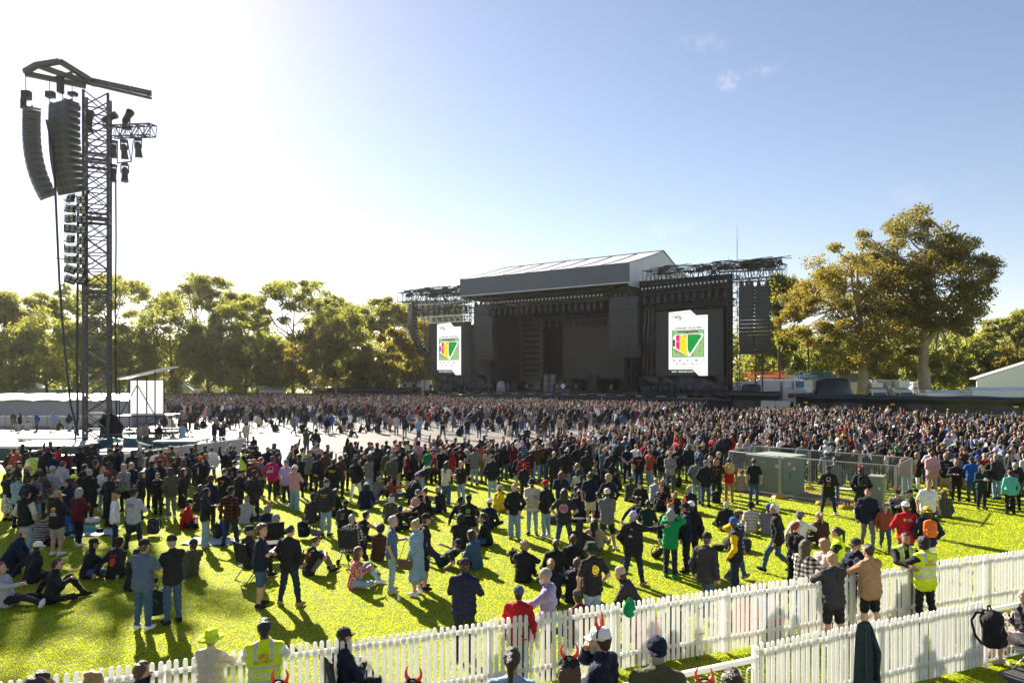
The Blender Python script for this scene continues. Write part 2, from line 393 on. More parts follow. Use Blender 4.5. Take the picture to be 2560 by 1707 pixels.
def plant(root, px, Y, label, sx=1.0, sz=1.0, rz=0.0, group=TREEROW, cat='tree'):
    root.location = (gx(px, Y), Y, 0); root.scale = (sx, sx, sz); root.rotation_euler = (0, 0, rz)
    return tag(root, label, cat, group)
def treeh(py, Y): return gz(py, Y)
# the tall open gums of the left row
row = [ # px, top py, px half width, Y, seed, style, label
 (0, 722, 45, 165, 11, 'tall', 'tall gum cut off by the left edge of the view'),
 (88, 735, 62, 178, 12, 'tall', 'open crowned gum left of the speaker tower'),
 (292, 688, 108, 168, 13, 'tall', 'tall spreading gum right behind the speaker tower'),
 (492, 690, 88, 165, 14, 'tall', 'tall round topped gum above the small scaffold shelter'),
 (600, 738, 62, 176, 15, 'tall', 'gum filling the gap between two taller round gums'),
 (735, 708, 125, 160, 16, 'tall', 'broadest tall gum of the left row with airy crown'),
 (968, 748, 62, 172, 17, 'tall', 'tall gum beside the outer speaker array of the stage'),
 (842, 742, 60, 182, 18, 'tall', 'slender gum showing between broad gum and golden tree'),
 (30, 812, 75, 150, 21, 'low', 'low leafy tree at the left edge behind the white marquee'),
 (118, 778, 70, 155, 22, 'low', 'low bright green tree left of the tower cables'),
 (206, 792, 66, 148, 23, 'low', 'low leafy tree directly behind the tower legs'),
 (322, 800, 72, 152, 24, 'low', 'low dark tree just right of the tower legs'),
 (424, 776, 68, 150, 25, 'low', 'pointed leafy tree behind the scaffold shelter roof'),
 (520, 812, 70, 152, 26, 'low', 'low shaded tree beside the dark pennant banner'),
 (612, 800, 74, 150, 27, 'low', 'dense shaded tree behind the string lights'),
 (690, 850, 46, 150, 28, 'low', 'small shaded tree behind the white party tent'),
 (782, 815, 66, 142, 31, 'gold', 'golden leafed tree left of the slim light pole'),
 (862, 780, 46, 150, 32, 'low', 'dark narrow tree right of the slim light pole'),
 (915, 868, 44, 150, 33, 'low', 'small dark tree behind the covered black stack'),
 (990, 822, 62, 145, 34, 'gold', 'golden gum with pale forked trunk behind white containers'),
 (1068, 800, 40, 152, 35, 'gold', 'golden tree partly behind the smaller screen'),
 (1400, 656, 60, 178, 36, 'tall', 'tree top peeking over the stage roof'),
 (1955, 690, 46, 128, 41, 'tall', 'slim gum between the stage array and the great gums'),
 (1905, 830, 60, 140, 42, 'low', 'dark tree behind the outer right speaker array'),
 (2020, 800, 70, 150, 43, 'low', 'dark tree in the shade behind the first great gum'),
 (2120, 840, 70, 152, 47, 'low', 'shaded tree seen below the first great gum crown'),
 (2230, 850, 80, 150, 44, 'low', 'shaded tree seen between the two great gum trunks'),
 (2420, 850, 70, 145, 45, 'low', 'dark tree right of the second great gum'),
 (2500, 868, 60, 140, 46, 'gold', 'golden tree above the sloping white marquee roof'),
 (2545, 778, 62, 170, 48, 'tall', 'tall open gum at the right edge of the view'),
 (2360, 870, 60, 160, 49, 'low', 'low tree behind the white trailers'),
]
for px, py, hw, Y, seed, st, lab in row:
    h = treeh(py, Y); r = hw / F * Y * 1.12
    if st == 'tall': t = make_tree('gum_tree', h, r, seed, int(58 * TREEQ), 200, .38, BARK_DARK, LEAF_OLIVE, fork=.35, low=.40, limbs=7, crad=.062, gap=.9, dome=True)
    elif st == 'gold': t = make_tree('gum_tree', h, r, seed, int(34 * TREEQ), 240, .40, BARK_PALE, LEAF_GOLD, fork=.2, low=.08, limbs=5, crad=.105, gap=.7, flat=.8)
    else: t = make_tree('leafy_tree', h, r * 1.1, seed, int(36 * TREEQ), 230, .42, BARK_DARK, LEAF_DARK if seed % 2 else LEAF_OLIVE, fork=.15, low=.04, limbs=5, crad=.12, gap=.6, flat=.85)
    plant(t, px, Y, lab)
# the two great gums on the right
BIG = 'great river gums right of the stage'
t = make_tree('gum_tree', treeh(588, 113), 172 / F * 113, 51, 128, 290, .26, BARK_PALE, LEAF_GOLD, fork=.30, tr=.95, low=.12, limbs=8, crad=.060, gap=1.0)
plant(t, 2150, 113, 'great golden leafed gum with pale trunk between the trucks', group=BIG)
t = make_tree('gum_tree', treeh(524, 110), 136 / F * 110, 53, 130, 300, .26, BARK_PALE, leafmat('mixed_gum_leaf', (.03, .042, .014), (.11, .10, .02), (.36, .30, .04), .40), fork=.30, tr=1.05, low=.15, limbs=8, crad=.057, gap=1.0)
plant(t, 2316, 110, 'tallest great gum with mottled pale trunk beside the white truck', group=BIG)
# low scrub far behind everything
def thicket(x0, x1, Y, h, n, per, seed):
    rng = np.random.default_rng(seed)
    C = np.stack([rng.uniform(x0, x1, n), Y + rng.normal(0, 6, n), rng.uniform(.1, 1, n) ** 1.2 * h], 1)
    return leaf_cloud(C, rng.uniform(1.6, 3.4, n), per, .6, rng)
V = np.concatenate([thicket(-190, -20, 205, 17, 900, 70, 1), thicket(40, 215, 190, 17, 900, 70, 2)])
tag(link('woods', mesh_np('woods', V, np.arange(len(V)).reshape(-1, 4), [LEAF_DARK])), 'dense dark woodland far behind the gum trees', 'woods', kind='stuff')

# thin volume added to imitate the veiling glare toward the sun
if HAZE:
    hz_ = MB(); hz_.b2((-330, -40, -1.2), (330, 480, 46)); hm = bpy.data.materials.new('haze'); hm.use_nodes = True; nt = hm.node_tree; nt.nodes.remove(nt.nodes['Principled BSDF']); pv = nt.nodes.new('ShaderNodeVolumePrincipled'); pv.inputs['Density'].default_value = HAZE; pv.inputs['Color'].default_value = (.95, .93, .9, 1); pv.inputs['Anisotropy'].default_value = .55
    nt.links.new(pv.outputs[0], nt.nodes['Material Output'].inputs['Volume']); tag(hz_.build('haze', hm), 'thin haze volume added for sun glare over the whole park', 'haze', kind='stuff')
# ---------------------------------------------------------------- stage, in its own frame: s along the front (left to right), v backwards, z up
SO = Vector((444 / F * 110, 110, 0)); SU = Vector((.829, -.560, 0)).normalized(); SV = Vector((-SU.y, SU.x, 0)); SRZ = math.atan2(SU.y, SU.x)
def st_s(px, v=0.0):
    k = (px - CX) / F
    return (k * (SO.y + SV.y * v) - SO.x - SV.x * v) / (SU.x - k * SU.y)
def st_p(s, v, z=0.0): return SO + SU * s + SV * v + Vector((0, 0, z))
def st_z(px, py, v=0.0): return gz(py, st_p(st_s(px, v), v).y)
def sthing(name, s, v, z, label, cat, group=None): return empty(name, st_p(s, v, z), SRZ, label, cat, group)
ROOFGREY = mat('roof_vinyl', (.46, .45, .46), .45, var=.1, scale=.3, bump=.35, bscale=.5)
FASCIA = mat('slate_fascia_vinyl', (.10, .125, .16), .5, var=.15, scale=.2, bump=.35, bscale=.45)
SILVER = mat('silver_vinyl', (.60, .62, .66), .35, var=.12, scale=.3, bump=.8, bscale=.5)
LEDGREY = mat('led_panel_off', (.045, .045, .047), .6, var=.08, scale=2)
POSTER = mat('lit_poster_white', (.05, .05, .05), .6, emit=(.86, .87, .84), es=SCREEN_E)
def lit(n, c): return mat('lit_' + n, (.03, .03, .03), .6, emit=c, es=SCREEN_E)
LAMPGLASS = mat('lamp_lens', (.62, .64, .66), .12, spec=.9)
# deck
sL, sR = st_s(1072), st_s(1815)
d = sthing('stage_deck', (sL + sR) / 2, 8, 0, 'black festival stage deck with skirted front and glossy floor', 'stage')
hw = (sR - sL) / 2
m_ = MB(); m_.b2((-hw - 1, -8.6, 1.95), (hw + 1, 14, 2.2)); m_.build('floor', mat('stage_floor', (.02, .021, .023), .35, bump=.1), d)
m_ = MB(); m_.b2((-hw - .9, -8.5, 0), (hw + .9, -8.35, 1.94)); m_.b2((-hw - .9, -8.5, 0), (-hw - .75, 14, 1.94)); m_.b2((hw + .75, -8.5, 0), (hw + .9, 14, 1.94)); m_.build('skirt', BLACKCLOTH, d)
m_ = MB(); m_.b2((-15, -13.2, 1.6), (13, -8.7, 1.8)); m_.b2((-15, -13.1, 0), (13, -12.9, 1.59)); m_.build('apron', mat('apron_top', (.12, .12, .12), .45), d)
m_ = MB()
for i in range(15): m_.b2((-hw + 3 + i * 3.6, -8.56, 1.72), (-hw + 4.6 + i * 3.6, -8.52, 1.9))
m_.build('edge_light_strip', mat('light_strip', (.45, .44, .40), .3), d)
# roof
vF = -3.0; eL, eR = st_s(1150, vF), st_s(1573, vF); zE1, zE0, zR = 23.9, 20.7, 28.1; vM, vB = vF + 15.1, vF + 30.2
r0 = sthing('stage_roof', (eL + eR) / 2, 12, 20.7, 'pitched grey stage roof with dark slate fascia over the stage', 'roof'); hw = (eR - eL) / 2
def rl(s, v, z): return (s, v - 12, z - 20.7)
m_ = MB(); m_.slab([rl(-hw, vF, zE0), rl(hw, vF, zE0), rl(hw, vF, zE1), rl(-hw, vF, zE1)], (0, .2, 0)); m_.build('fascia', FASCIA, r0)
m_ = MB(); m_.b2(rl(-hw, vF - .06, zE0 - .18), rl(hw, vF + .1, zE0 - .02)); m_.build('fascia_hem', mat('white_hem', (.7, .7, .72), .5), r0)
ov = 0
m_ = MB(); k = 14
for i in range(k):
    a, b = -hw + 2 * hw * i / k, -hw + 2 * hw * (i + 1) / k
    for (v0, z0, v1, z1) in ((vF + .05, zE1 + .03, vM, zR), (vM, zR, vB, zE1 + .03)):
        for j in range(4):
            t0, t1 = j / 4, (j + 1) / 4
            def pt(s, t): return rl(s, v0 + (v1 - v0) * t, z0 + (z1 - z0) * t - .18 * math.sin(math.pi * t))
            m_.quad(pt(a, t0), pt(b, t0), pt(b, t1), pt(a, t1), smooth=True)
m_.build('canopy', ROOFGREY, r0)
m_ = MB()
for i in range(0, 8):
    a = -hw + 2 * hw * i / 7
    for (v0, z0, v1, z1) in ((vF + .05, zE1 + .06, vM, zR + .06), (vM, zR + .06, vB, zE1 + .06)):
        pts = [rl(a, v0 + (v1 - v0) * t, z0 + (z1 - z0) * t - .18 * math.sin(math.pi * t)) for t in (0, .25, .5, .75, 1)]
        m_.path(pts, .08, 4)
m_.tube(rl(-hw, vM, zR + .05), rl(hw, vM, zR + .05), .1, 6)
m_.build('seam', mat('roof_seam', (.10, .10, .11), .5), r0)
for sg in (-1, 1):
    m_ = MB(); x = sg * (hw - .1); seg = 10
    for i in range(seg):
        v0, v1 = vF + (vB - vF) * i / seg, vF + (vB - vF) * (i + 1) / seg
        zt = lambda v: zE1 + (zR - zE1) * (1 - abs(v - vM) / 15.1) - .04
        for j in range(4):
            def q(v, t): return rl(x + sg * .22 * math.sin(v * 1.3 + t * 5) * math.sin(math.pi * t), v, zE0 - .6 + (zt(v) - zE0 + .6) * t)
            m_.quad(q(v0, j / 4), q(v1, j / 4), q(v1, (j + 1) / 4), q(v0, (j + 1) / 4), smooth=True)
    m_.build('gable', SILVER, r0)
m_ = MB()
for v in (vF + 1, vM - 5, vM, vM + 6, vB - 1):
    m_.truss(rl(-hw + .5, v, zE0 - .4), rl(hw - .5, v, zE0 - .4), .8, .9, 24, .05, .03)
for i in range(6):
    a = -hw + .6 + (2 * hw - 1.2) * i / 5; m_.truss(rl(a, vF + 1, zE0 + .3), rl(a, vB - 1, zE0 + .3), .6, .7, 16, .05, .03)
m_.build('roof_truss', BLACKSTEEL, r0)
m_ = MB(); m_.b2(rl(-hw + .3, vF + 1.2, zE0 + .8), rl(hw - .3, vB - .5, zE0 + .9)); m_.build('ceiling_cloth', BLACKCLOTH, r0)
# legs that carry the roof
for s, v, w in ((eL + 1, vF + 2, 'front left corner of'), (eR - 1, vF + 2, 'front right corner of'), (eL + 1, vB - 3, 'rear left corner of'), (eR - 1, vB - 3, 'rear right corner of')):
    t = sthing('roof_tower', s, v, 0, 'black lattice tower under the %s the stage roof' % w, 'tower', 'stage roof towers')
    m_ = MB(); m_.truss((0, 0, 0), (0, 0, 20.2), 1.6, 1.6, 14, .07, .04, up=(0, 1, 0)); m_.build('lattice', BLACKSTEEL, t)
    m_ = MB(); m_.b2((-1.2, -1.2, 0), (1.2, 1.2, .5)); m_.build('base', BLACKSTEEL, t)
# black drapes: behind the scene and at both wings, pleated
def drape(name, s0, s1, v, z0, z1, label, mt=BLACKCLOTH, amp=.18, pitch=.9, n=None, sag=0):
    t = sthing(name, (s0 + s1) / 2, v, z0, label, 'drape'); hw = (s1 - s0) / 2; n = n or int((s1 - s0) / pitch * 4); k = 5; vs = []
    for side in (0, .12):
        for j in range(k + 1):
            for i in range(n + 1):
                s = -hw + 2 * hw * i / n; f = j / k
                y = amp * math.sin(s / pitch * 6.28 + 2 * math.sin(s * .7)) * (.35 + .65 * (1 - f)) + amp * 1.5 * sag * math.sin(3.1 * f + s * .6) * math.sin(9 * f + s)
                vs.append((s, y + side, (z1 - z0) * f))
    fs = []; N1 = (n + 1) * (k + 1)
    for o_, fl in ((0, 0), (N1, 1)):
        for j in range(k):
            for i in range(n):
                q = [o_ + j * (n + 1) + i, o_ + j * (n + 1) + i + 1, o_ + (j + 1) * (n + 1) + i + 1, o_ + (j + 1) * (n + 1) + i]
                fs.append(tuple(q[::-1] if fl else q))
    m_ = MB(); m_.add(vs, fs, 0, True)
    o = m_.build(name, mt, None); o.location = t.location; o.rotation_euler = t.rotation_euler
    lab, ct = t['label'], t['category']; bpy.data.objects.remove(t); return tag(o, lab, ct)
drape('stage_drape', st_s(1244, 13), st_s(1590, 13), 13.5, 2.2, 20, 'black backdrop hung across the rear of the stage')
drape('stage_drape', sL - .5, st_s(1250, 3), 3.2, 2.2, 15.6, 'black wing drape behind the smaller screen')
drape('stage_drape', st_s(1600, 2), sR + .6, 1.6, 1.6, 21.3, 'tall black wing drape behind the larger screen', sag=.5)
SHEEN = mat('gathered_black_vinyl', (.012, .014, .018), .34, bump=.5, bscale=1.5)
drape('stage_drape', st_s(1086, -.6), st_s(1229, -.6), -.45, 2.0, 5.35, 'glossy gathered black sheet below the smaller screen', SHEEN, .3, 1.5, 90, 1.2)
drape('stage_drape', st_s(1600, -.6), st_s(1822, -.6), -.45, 1.4, 5.15, 'glossy gathered black sheet below the larger screen', SHEEN, .3, 1.5, 90, 1.2)
drape('stage_drape', st_s(1604, -.1), st_s(1640, -.1), -.2, 5.5, 16.5, 'crumpled black sheet left of the larger screen', SHEEN, .25, .8, 40, 1.2)
drape('stage_drape', st_s(1176, -.1), st_s(1228, -.1), -.2, 5.5, 15, 'crumpled black sheet right of the smaller screen', SHEEN, .25, .8, 40, 1.2)
# side rooms between wings and roof
for s, w in ((st_s(1232), 'left'), (st_s(1592), 'right')):
    t = sthing('side_wall', s, 6, 2.2, 'black masking wall at the %s of the stage opening' % w, 'wall'); m_ = MB(); m_.b2((-.15, -5.5, 0), (.15, 7, 17)); m_.build('cloth', BLACKCLOTH, t)
# back video wall and light panel
s0, s1 = st_s(1408, 9), st_s(1560, 9)
t = sthing('video_wall', (s0 + s1) / 2, 9, 2.2, 'large unlit charcoal video wall at the rear of the stage', 'screen'); hw = (s1 - s0) / 2
m_ = MB(); m_.b2((-hw, 0, 2.6), (hw, .4, 13.8)); m_.build('panel', mat('led_wall_off', (.060, .057, .055), .6, var=.06), t)
m_ = MB(); m_.b2((-hw - .2, -.05, 2.3), (hw + .2, .5, 2.58)); m_.b2((-hw - .2, -.05, 13.82), (hw + .2, .5, 14.1)); m_.build('frame', BLACKSTEEL, t)
s0, s1 = st_s(1299, 8), st_s(1356, 8)
t = sthing('lamp_wall', (s0 + s1) / 2, 8, 2.2, 'tall framed panel of round lamps standing on the stage', 'light panel'); hw = (s1 - s0) / 2
PANELGREY = mat('panel_frame_grey', (.065, .062, .06), .6)
m_ = MB()
for a, b in (((-hw, 0, 2), (-hw + .9, .5, 14.2)), ((hw - .9, 0, 2), (hw, .5, 14.2)), ((-hw + .91, 0, 13.3), (hw - .91, .5, 14.2)), ((-hw + .91, 0, 2), (hw - .91, .5, 2.9))): m_.b2(a, b)
m_.build('frame', PANELGREY, t)
m_ = MB(); m_.b2((-hw + .92, .3, 2.92), (hw - .92, .45, 13.28)); m_.build('backing', BLACKCLOTH, t)
for i in range(4):
    for j in range(9):
        m_ = MB(); x = -hw + 1.5 + (2 * hw - 3) * i / 3; z = 3.5 + 9.2 * j / 8
        m_.lathe([(.22, 0), (.26, .12), (.20, .13)], 10, smooth=False); o = m_.build('lamp', mat('panel_lamp', (.12, .12, .12), .3), t, (x, .28, z)); o.rotation_euler = (R(90), 0, 0)

# ---- screens with the facilities map
def screen(s0, s1, zb, zt, px0, px1, label):
    """a framed LED wall with the lit map page in the middle part"""
    t = sthing('video_screen', (s0 + s1) / 2, -.6, zb, label, 'screen', 'screens beside the stage'); W = s1 - s0; H = zt - zb
    m_ = MB(); m_.b2((-W / 2, 0, 0), (W / 2, .5, H)); m_.build('panel', LEDGREY, t)
    m_ = MB(); m_.truss((-W / 2, .8, H + .8), (W / 2, .8, H + .8), .7, .8, 14, .05, .035); m_.build('header_truss', BLACKSTEEL, t)
    c0 = (px0 - (s0 + s1) / 2); c1 = (px1 - (s0 + s1) / 2); w = c1 - c0
    X = lambda u: c0 + w * u
    Z = lambda u: H * (1 - u)
    Y0 = -.02
    def poly(name, pts, mt, lay, parent):
        m_ = MB(); m_.slab([(X(a), Y0 - .025 * lay, Z(b)) for a, b in pts], (0, .02, 0)); return m_.build(name, mt, parent)
    page = poly('lit_page', [(0, .02), (.56, 0), (.71, .085), (1, .085), (1, 1), (.78, 1), (.62, .905), (0, .905)], POSTER, 0, t)
    def line(pts, wd, mt, lay, nm='rule'):
        m_ = MB()
        for (a, b), (c, d) in zip(pts, pts[1:]): m_.tube((X(a), Y0 - .025 * lay, Z(b)), (X(c), Y0 - .025 * lay, Z(d)), wd, 4)
        return m_.build(nm, mt, page)
    DK = lit('ink', (.01, .01, .012)); GR = lit('map_green', (.24, .47, .16)); YE = lit('zone_yellow', (.86, .62, .0)); PK = lit('zone_pink', (.72, .0, .17)); DG = lit('zone_green', (.0, .27, .03)); WH = lit('map_white', (.86, .86, .83))
    line([(0, .045), (.52, .04), (.69, .118), (.98, .118)], .035, DK, 1); line([(.02, .885), (.65, .885), (.82, .965), (.99, .965)], .035, DK, 1)
    def words(txt, u, v, size, mt, lay=2, bold=.02, shear=0, nm='lettering', par=page):
        V, Fs = text_mesh(txt, size, bold, shear); m_ = MB(); m_.add([(X(u) + a[0], Y0 - .025 * lay, Z(v) + a[1]) for a in V], [f for f in Fs]); return m_.build(nm, mt, par)
    words('ADL', .24, .098, .62, DK, bold=.03, shear=.2); words('GP', .30, .135, .46, DK, bold=.02, shear=.2)
    m_ = MB()
    for k in range(8):
        a = k * math.pi / 4; m_.slab([(X(.115) + .27 * math.cos(a + q) * rr, Y0 - .05, Z(.088) + .27 * math.sin(a + q) * rr) for q, rr in ((0, 1), (.4, .55), (0, .3), (-.4, .55))], (0, .02, 0))
    m_.build('flower_emblem', lit('emblem_green', (.10, .48, .03)), page)
    words('CONCERT FACILITIES', .5, .275, .46, DK, bold=.025, shear=.22)
    mp = poly('site_map', [(.09, .305), (.91, .305), (.91, .715), (.09, .715)], GR, 1, page)
    def mpoly(nm, pts, mt, lay): return poly(nm, pts, mt, lay, page)
    line([(.09, .305), (.91, .305), (.91, .715), (.09, .715), (.09, .305)], .04, DK, 2, 'map_border')
    mpoly('arena_outline', [(.11, .41), (.19, .365), (.88, .365), (.90, .39), (.56, .705), (.50, .70), (.11, .56)], WH, 2)
    mpoly('zone', [(.195, .375), (.29, .375), (.29, .61), (.195, .57)], PK, 3)
    mpoly('zone', [(.30, .375), (.475, .375), (.475, .60), (.50, .665), (.525, .69), (.475, .69), (.295, .615)], YE, 3)
    mpoly('zone', [(.495, .372), (.78, .372), (.862, .392), (.57, .655), (.545, .655), (.51, .62), (.495, .58)], DG, 3)
    mpoly('stage_mark', [(.115, .445), (.17, .445), (.17, .55), (.115, .55)], DK, 3); mpoly('bar_strip', [(.24, .32), (.62, .32), (.62, .335), (.24, .335)], DK, 3)
    mpoly('bar_strip', [(.62, .317), (.76, .317), (.76, .332), (.62, .332)], DK, 3); mpoly('first_aid_mark', [(.41, .378), (.46, .378), (.46, .405), (.43, .405)], lit('blue', (.02, .2, .5)), 4)
    words('AREA', .24, .475, .17, WH, 4); words('GA A', .385, .487, .2, DK, 4); words('GRASS', .60, .487, .2, DK, 4)
    rng = random.Random(5)
    cs = [lit('dot_purple', (.22, .03, .28)), lit('dot_red', (.72, .04, .03)), lit('dot_teal', (.0, .38, .34)), lit('dot_black', (.02, .01, .01))]
    def dot(u, v, r, mt, nm, lay=3):
        m_ = MB(); m_.slab([(X(u) + r * math.cos(k * .7854), Y0 - .025 * lay, Z(v) + r * math.sin(k * .7854)) for k in range(8)], (0, .02, 0)); return m_.build(nm, mt, page)
    for u, v in ((.14, .352), (.3, .352), (.43, .348), (.49, .345), (.55, .345), (.6, .345), (.66, .342), (.74, .342), (.79, .39), (.79, .42), (.77, .455), (.74, .48), (.83, .5), (.83, .56), (.80, .62), (.66, .65), (.61, .68), (.11, .59), (.16, .61), (.21, .63), (.26, .65), (.31, .66), (.36, .68)):
        dot(u, v, .13, rng.choice(cs), 'map_icon')
    for u, v, c, tx in ((.14, .765, 0, 'ATM'), (.29, .765, 3, 'FOOD'), (.49, .765, 2, 'MERCHANDISE'), (.72, .765, 3, 'ACCESSIBLE'), (.22, .82, 1, 'TOILETS'), (.40, .82, 1, 'ENTRY'), (.62, .82, 1, 'FIRST AID')):
        dot(u, v, .19, cs[c], 'legend_icon', 2); dot(u, v, .09, WH, 'legend_icon', 3); words(tx, u + .035 + .0135 * len(tx), v, .17, DK)
    for u, tx in ((.15, 'MUSIC'), (.35, 'PRESENTS'), (.54, 'GP SHOW')): words(tx, u, .94, .3, WH, 1, nm='sponsor_lettering', par=t)
    return t
a0, a1 = st_s(1072, -.6), st_s(1174, -.6)
zb, zt = st_z(1123, 937), st_z(1123, 807)
screen(a0, a1, zb, zt, st_s(1093, -.6), st_s(1152.5, -.6), 'smaller lit map screen at the far wing of the stage')
a0, a1 = st_s(1640, -.6), st_s(1807, -.6)
zb, zt = st_z(1724, 939), st_z(1724, 776)
screen(a0, a1, zb, zt, st_s(1672, -.6), st_s(1769.5, -.6), 'larger lit map screen beside the great black array')
# ---- hanging speaker arrays
def line_array(name, top, n, bw, bh, bd, curve, label, rz, ncol=1, lean=0.0, group='hanging speaker arrays', mt=CABINET):
    """a J shaped hang of speaker cabinets below a rigging frame; top is the centre of its top edge"""
    t = empty(name, top, rz, label, 'speaker array', group); p = Vector((0, 0, 0)); a = lean
    m_ = MB()
    for x in (-bw * .4, bw * .4): m_.b2((x - .04, -bd * .5, .02), (x + .04, bd * .5, .14))
    m_.b2((-bw * .45, -.05, .145), (bw * .45, .05, .24)); m_.build('rigging_frame', BLACKSTEEL, t)
    for i in range(n):
        a = lean + curve * (i / (n - 1)) ** 1.7
        Mx = Matrix.Rotation(a, 3, 'X')
        m_ = MB()
        # trapezoid box: front taller than the rear, grille face with two dark slots
        y0, y1 = -bd / 2, bd / 2; h = bh * .965
        vs = [(-bw / 2, y0, 0), (bw / 2, y0, 0), (bw / 2, y1, -h * .14), (-bw / 2, y1, -h * .14), (-bw / 2, y0, -h), (bw / 2, y0, -h), (bw / 2, y1, -h * .86), (-bw / 2, y1, -h * .86)]
        vs = [Mx @ Vector(v) + p for v in vs]
        m_.add(vs, [(0, 1, 2, 3), (7, 6, 5, 4), (4, 5, 1, 0), (5, 6, 2, 1), (6, 7, 3, 2), (7, 4, 0, 3)])
        for x in (-bw * .13, bw * .13):
            m_.box(p + Mx @ Vector((x, y0 - .012, -h * .5)), (bw * .045, .02, h * .5), 1, M=Mx)
        for x in (-bw * .52, bw * .52): m_.box(p + Mx @ Vector((x, 0, -h * .5)), (bw * .03, bd * .5, h * .3), 1, M=Mx)
        m_.build('speaker_cabinet', [mt, BLACKSTEEL], t)
        an = lean + curve * (min(1, (i + 1) / (n - 1))) ** 1.7; p = p + Mx @ Vector((0, y0, -bh)) - Matrix.Rotation(an, 3, 'X') @ Vector((0, y0, 0))
    return t
def stage_array(px0, px1, pyt, pyb, v, label, n=15, curve=.42, lean=-.05, turn=0.0, bd=1.2):
    s0, s1 = st_s(px0, v), st_s(px1, v); pm = (px0 + px1) / 2; top = st_p((s0 + s1) / 2, v, st_z(pm, pyt, v)); H = st_z(pm, pyt, v) - st_z(pm, pyb, v)
    return line_array('speaker_array', top, n, (s1 - s0), H / n * 1.02, bd, curve, label, SRZ + turn, lean=lean)
stage_array(1190, 1236, 762, 900, -2.5, 'long black speaker array hanging left of the stage opening', 17, .30)
stage_array(1527, 1598, 744, 893, -2.5, 'long black speaker array hanging right of the stage opening', 17, .28)
stage_array(1850, 1886, 716, 884, -1.5, 'inner half of the wide outer array beside the lattice mast', 18, .25)
stage_array(1890, 1925, 716, 882, -1.5, 'outermost half of the wide array in front of the gum', 18, .25)
stage_array(1022, 1044, 762, 900, -1.5, 'thin curved speaker array at the far left end of the stage', 17, .85, turn=-.5)
# ---- lights along the stage front
def spot_proto():
    t = empty('stage_light', (0, 0, 0), 0, 'x', 'stage light')
    m_ = MB(); m_.b2((-.16, -.12, -.14), (.16, .12, 0)); m_.build('base', BLACKSTEEL, t)
    m_ = MB()
    for x in (-.2, .2): m_.b2((x - .03, -.06, -.75), (x + .03, .06, -.06))
    m_.build('yoke', BLACKSTEEL, t)
    m_ = MB(); m_.lathe([(.13, -.36), (.19, -.5), (.20, -.9), (.11, -1.2), (.06, -1.22)], 10, smooth=True); h = m_.build('head', mat('lamp_housing', (.035, .036, .04), .4, bump=.1), t)
    m_ = MB(); m_.lathe([(.06, -1.225), (.055, -1.23)], 8); m_.build('lens', LAMPGLASS, h)
    return t
def bulb_proto():
    t = empty('blinder_lamp', (0, 0, 0), 0, 'x', 'lamp')
    m_ = MB(); m_.lathe([(.15, 0), (.2, .1), (.18, .22)], 12); o = m_.build('housing', BLACKSTEEL, t); o.rotation_euler = (R(90), 0, 0)
    m_ = MB(); m_.lathe([(.17, .22), (.13, .27), (.05, .29)], 12); o = m_.build('lens', LAMPGLASS, t); o.rotation_euler = (R(90), 0, 0)
    return t
def light_truss(px0, py0, px1, py1, v, n1, n2, label, side, sc=1.0, up=1.15, dn=0.0):
    s0, s1 = st_s(px0, v), st_s(px1, v); z0, z1 = st_z(px0, py0, v), st_z(px1, py1, v)
    t = sthing('lighting_truss', s0, v, z0, label, 'truss'); W = s1 - s0; dz = z1 - z0
    m_ = MB(); m_.truss((0, 0, 0), (W, 0, dz), .6, .6, int(W / .9), .045, .028); m_.build('lattice', BLACKSTEEL, t)
    for i in range(n1):
        f = (i + .5) / n1; o = BP if i == 0 and not BP.get('used') else copy_tree(BP); BP['used'] = 1
        o.location = st_p(s0 + W * f, v - .3, z0 + dz * f + .55); o.rotation_euler = (0, 0, SRZ); o.scale = (sc, sc, sc)
        tag(o, 'round blinder lamp in the row on %s' % side, 'lamp', 'round lamps on ' + side)
    for i in range(n2):
        f = (i + .5) / n2; o = SP if i == 0 and not SP.get('used') else copy_tree(SP); SP['used'] = 1
        o.location = st_p(s0 + W * f, v - .05, z0 + dz * f - .35); o.rotation_euler = (R(random.uniform(-8, 8)), R(random.uniform(-5, 5)), SRZ + R(random.uniform(-40, 40))); o.scale = (sc * 1.1, sc * 1.1, sc * 1.25)
        tag(o, 'black moving light hanging in the row under %s' % side, 'stage light', 'moving lights under ' + side)
    return t
BP, SP = bulb_proto(), spot_proto()
light_truss(1216, 766, 1512, 746, -3.4, 34, 20, 'long front lighting truss across the stage opening', 'the front truss of the stage')
light_truss(1040, 772, 1172, 760, -2.6, 18, 10, 'lighting truss above the smaller screen', 'the truss above the smaller screen')
light_truss(1604, 732, 1822, 712, -2.4, 22, 12, 'lighting truss above the larger screen', 'the truss above the larger screen', 1.05)
light_truss(1290, 800, 1520, 790, 7, 0, 14, 'rear lighting truss in the dark of the stage', 'the dark rear truss')
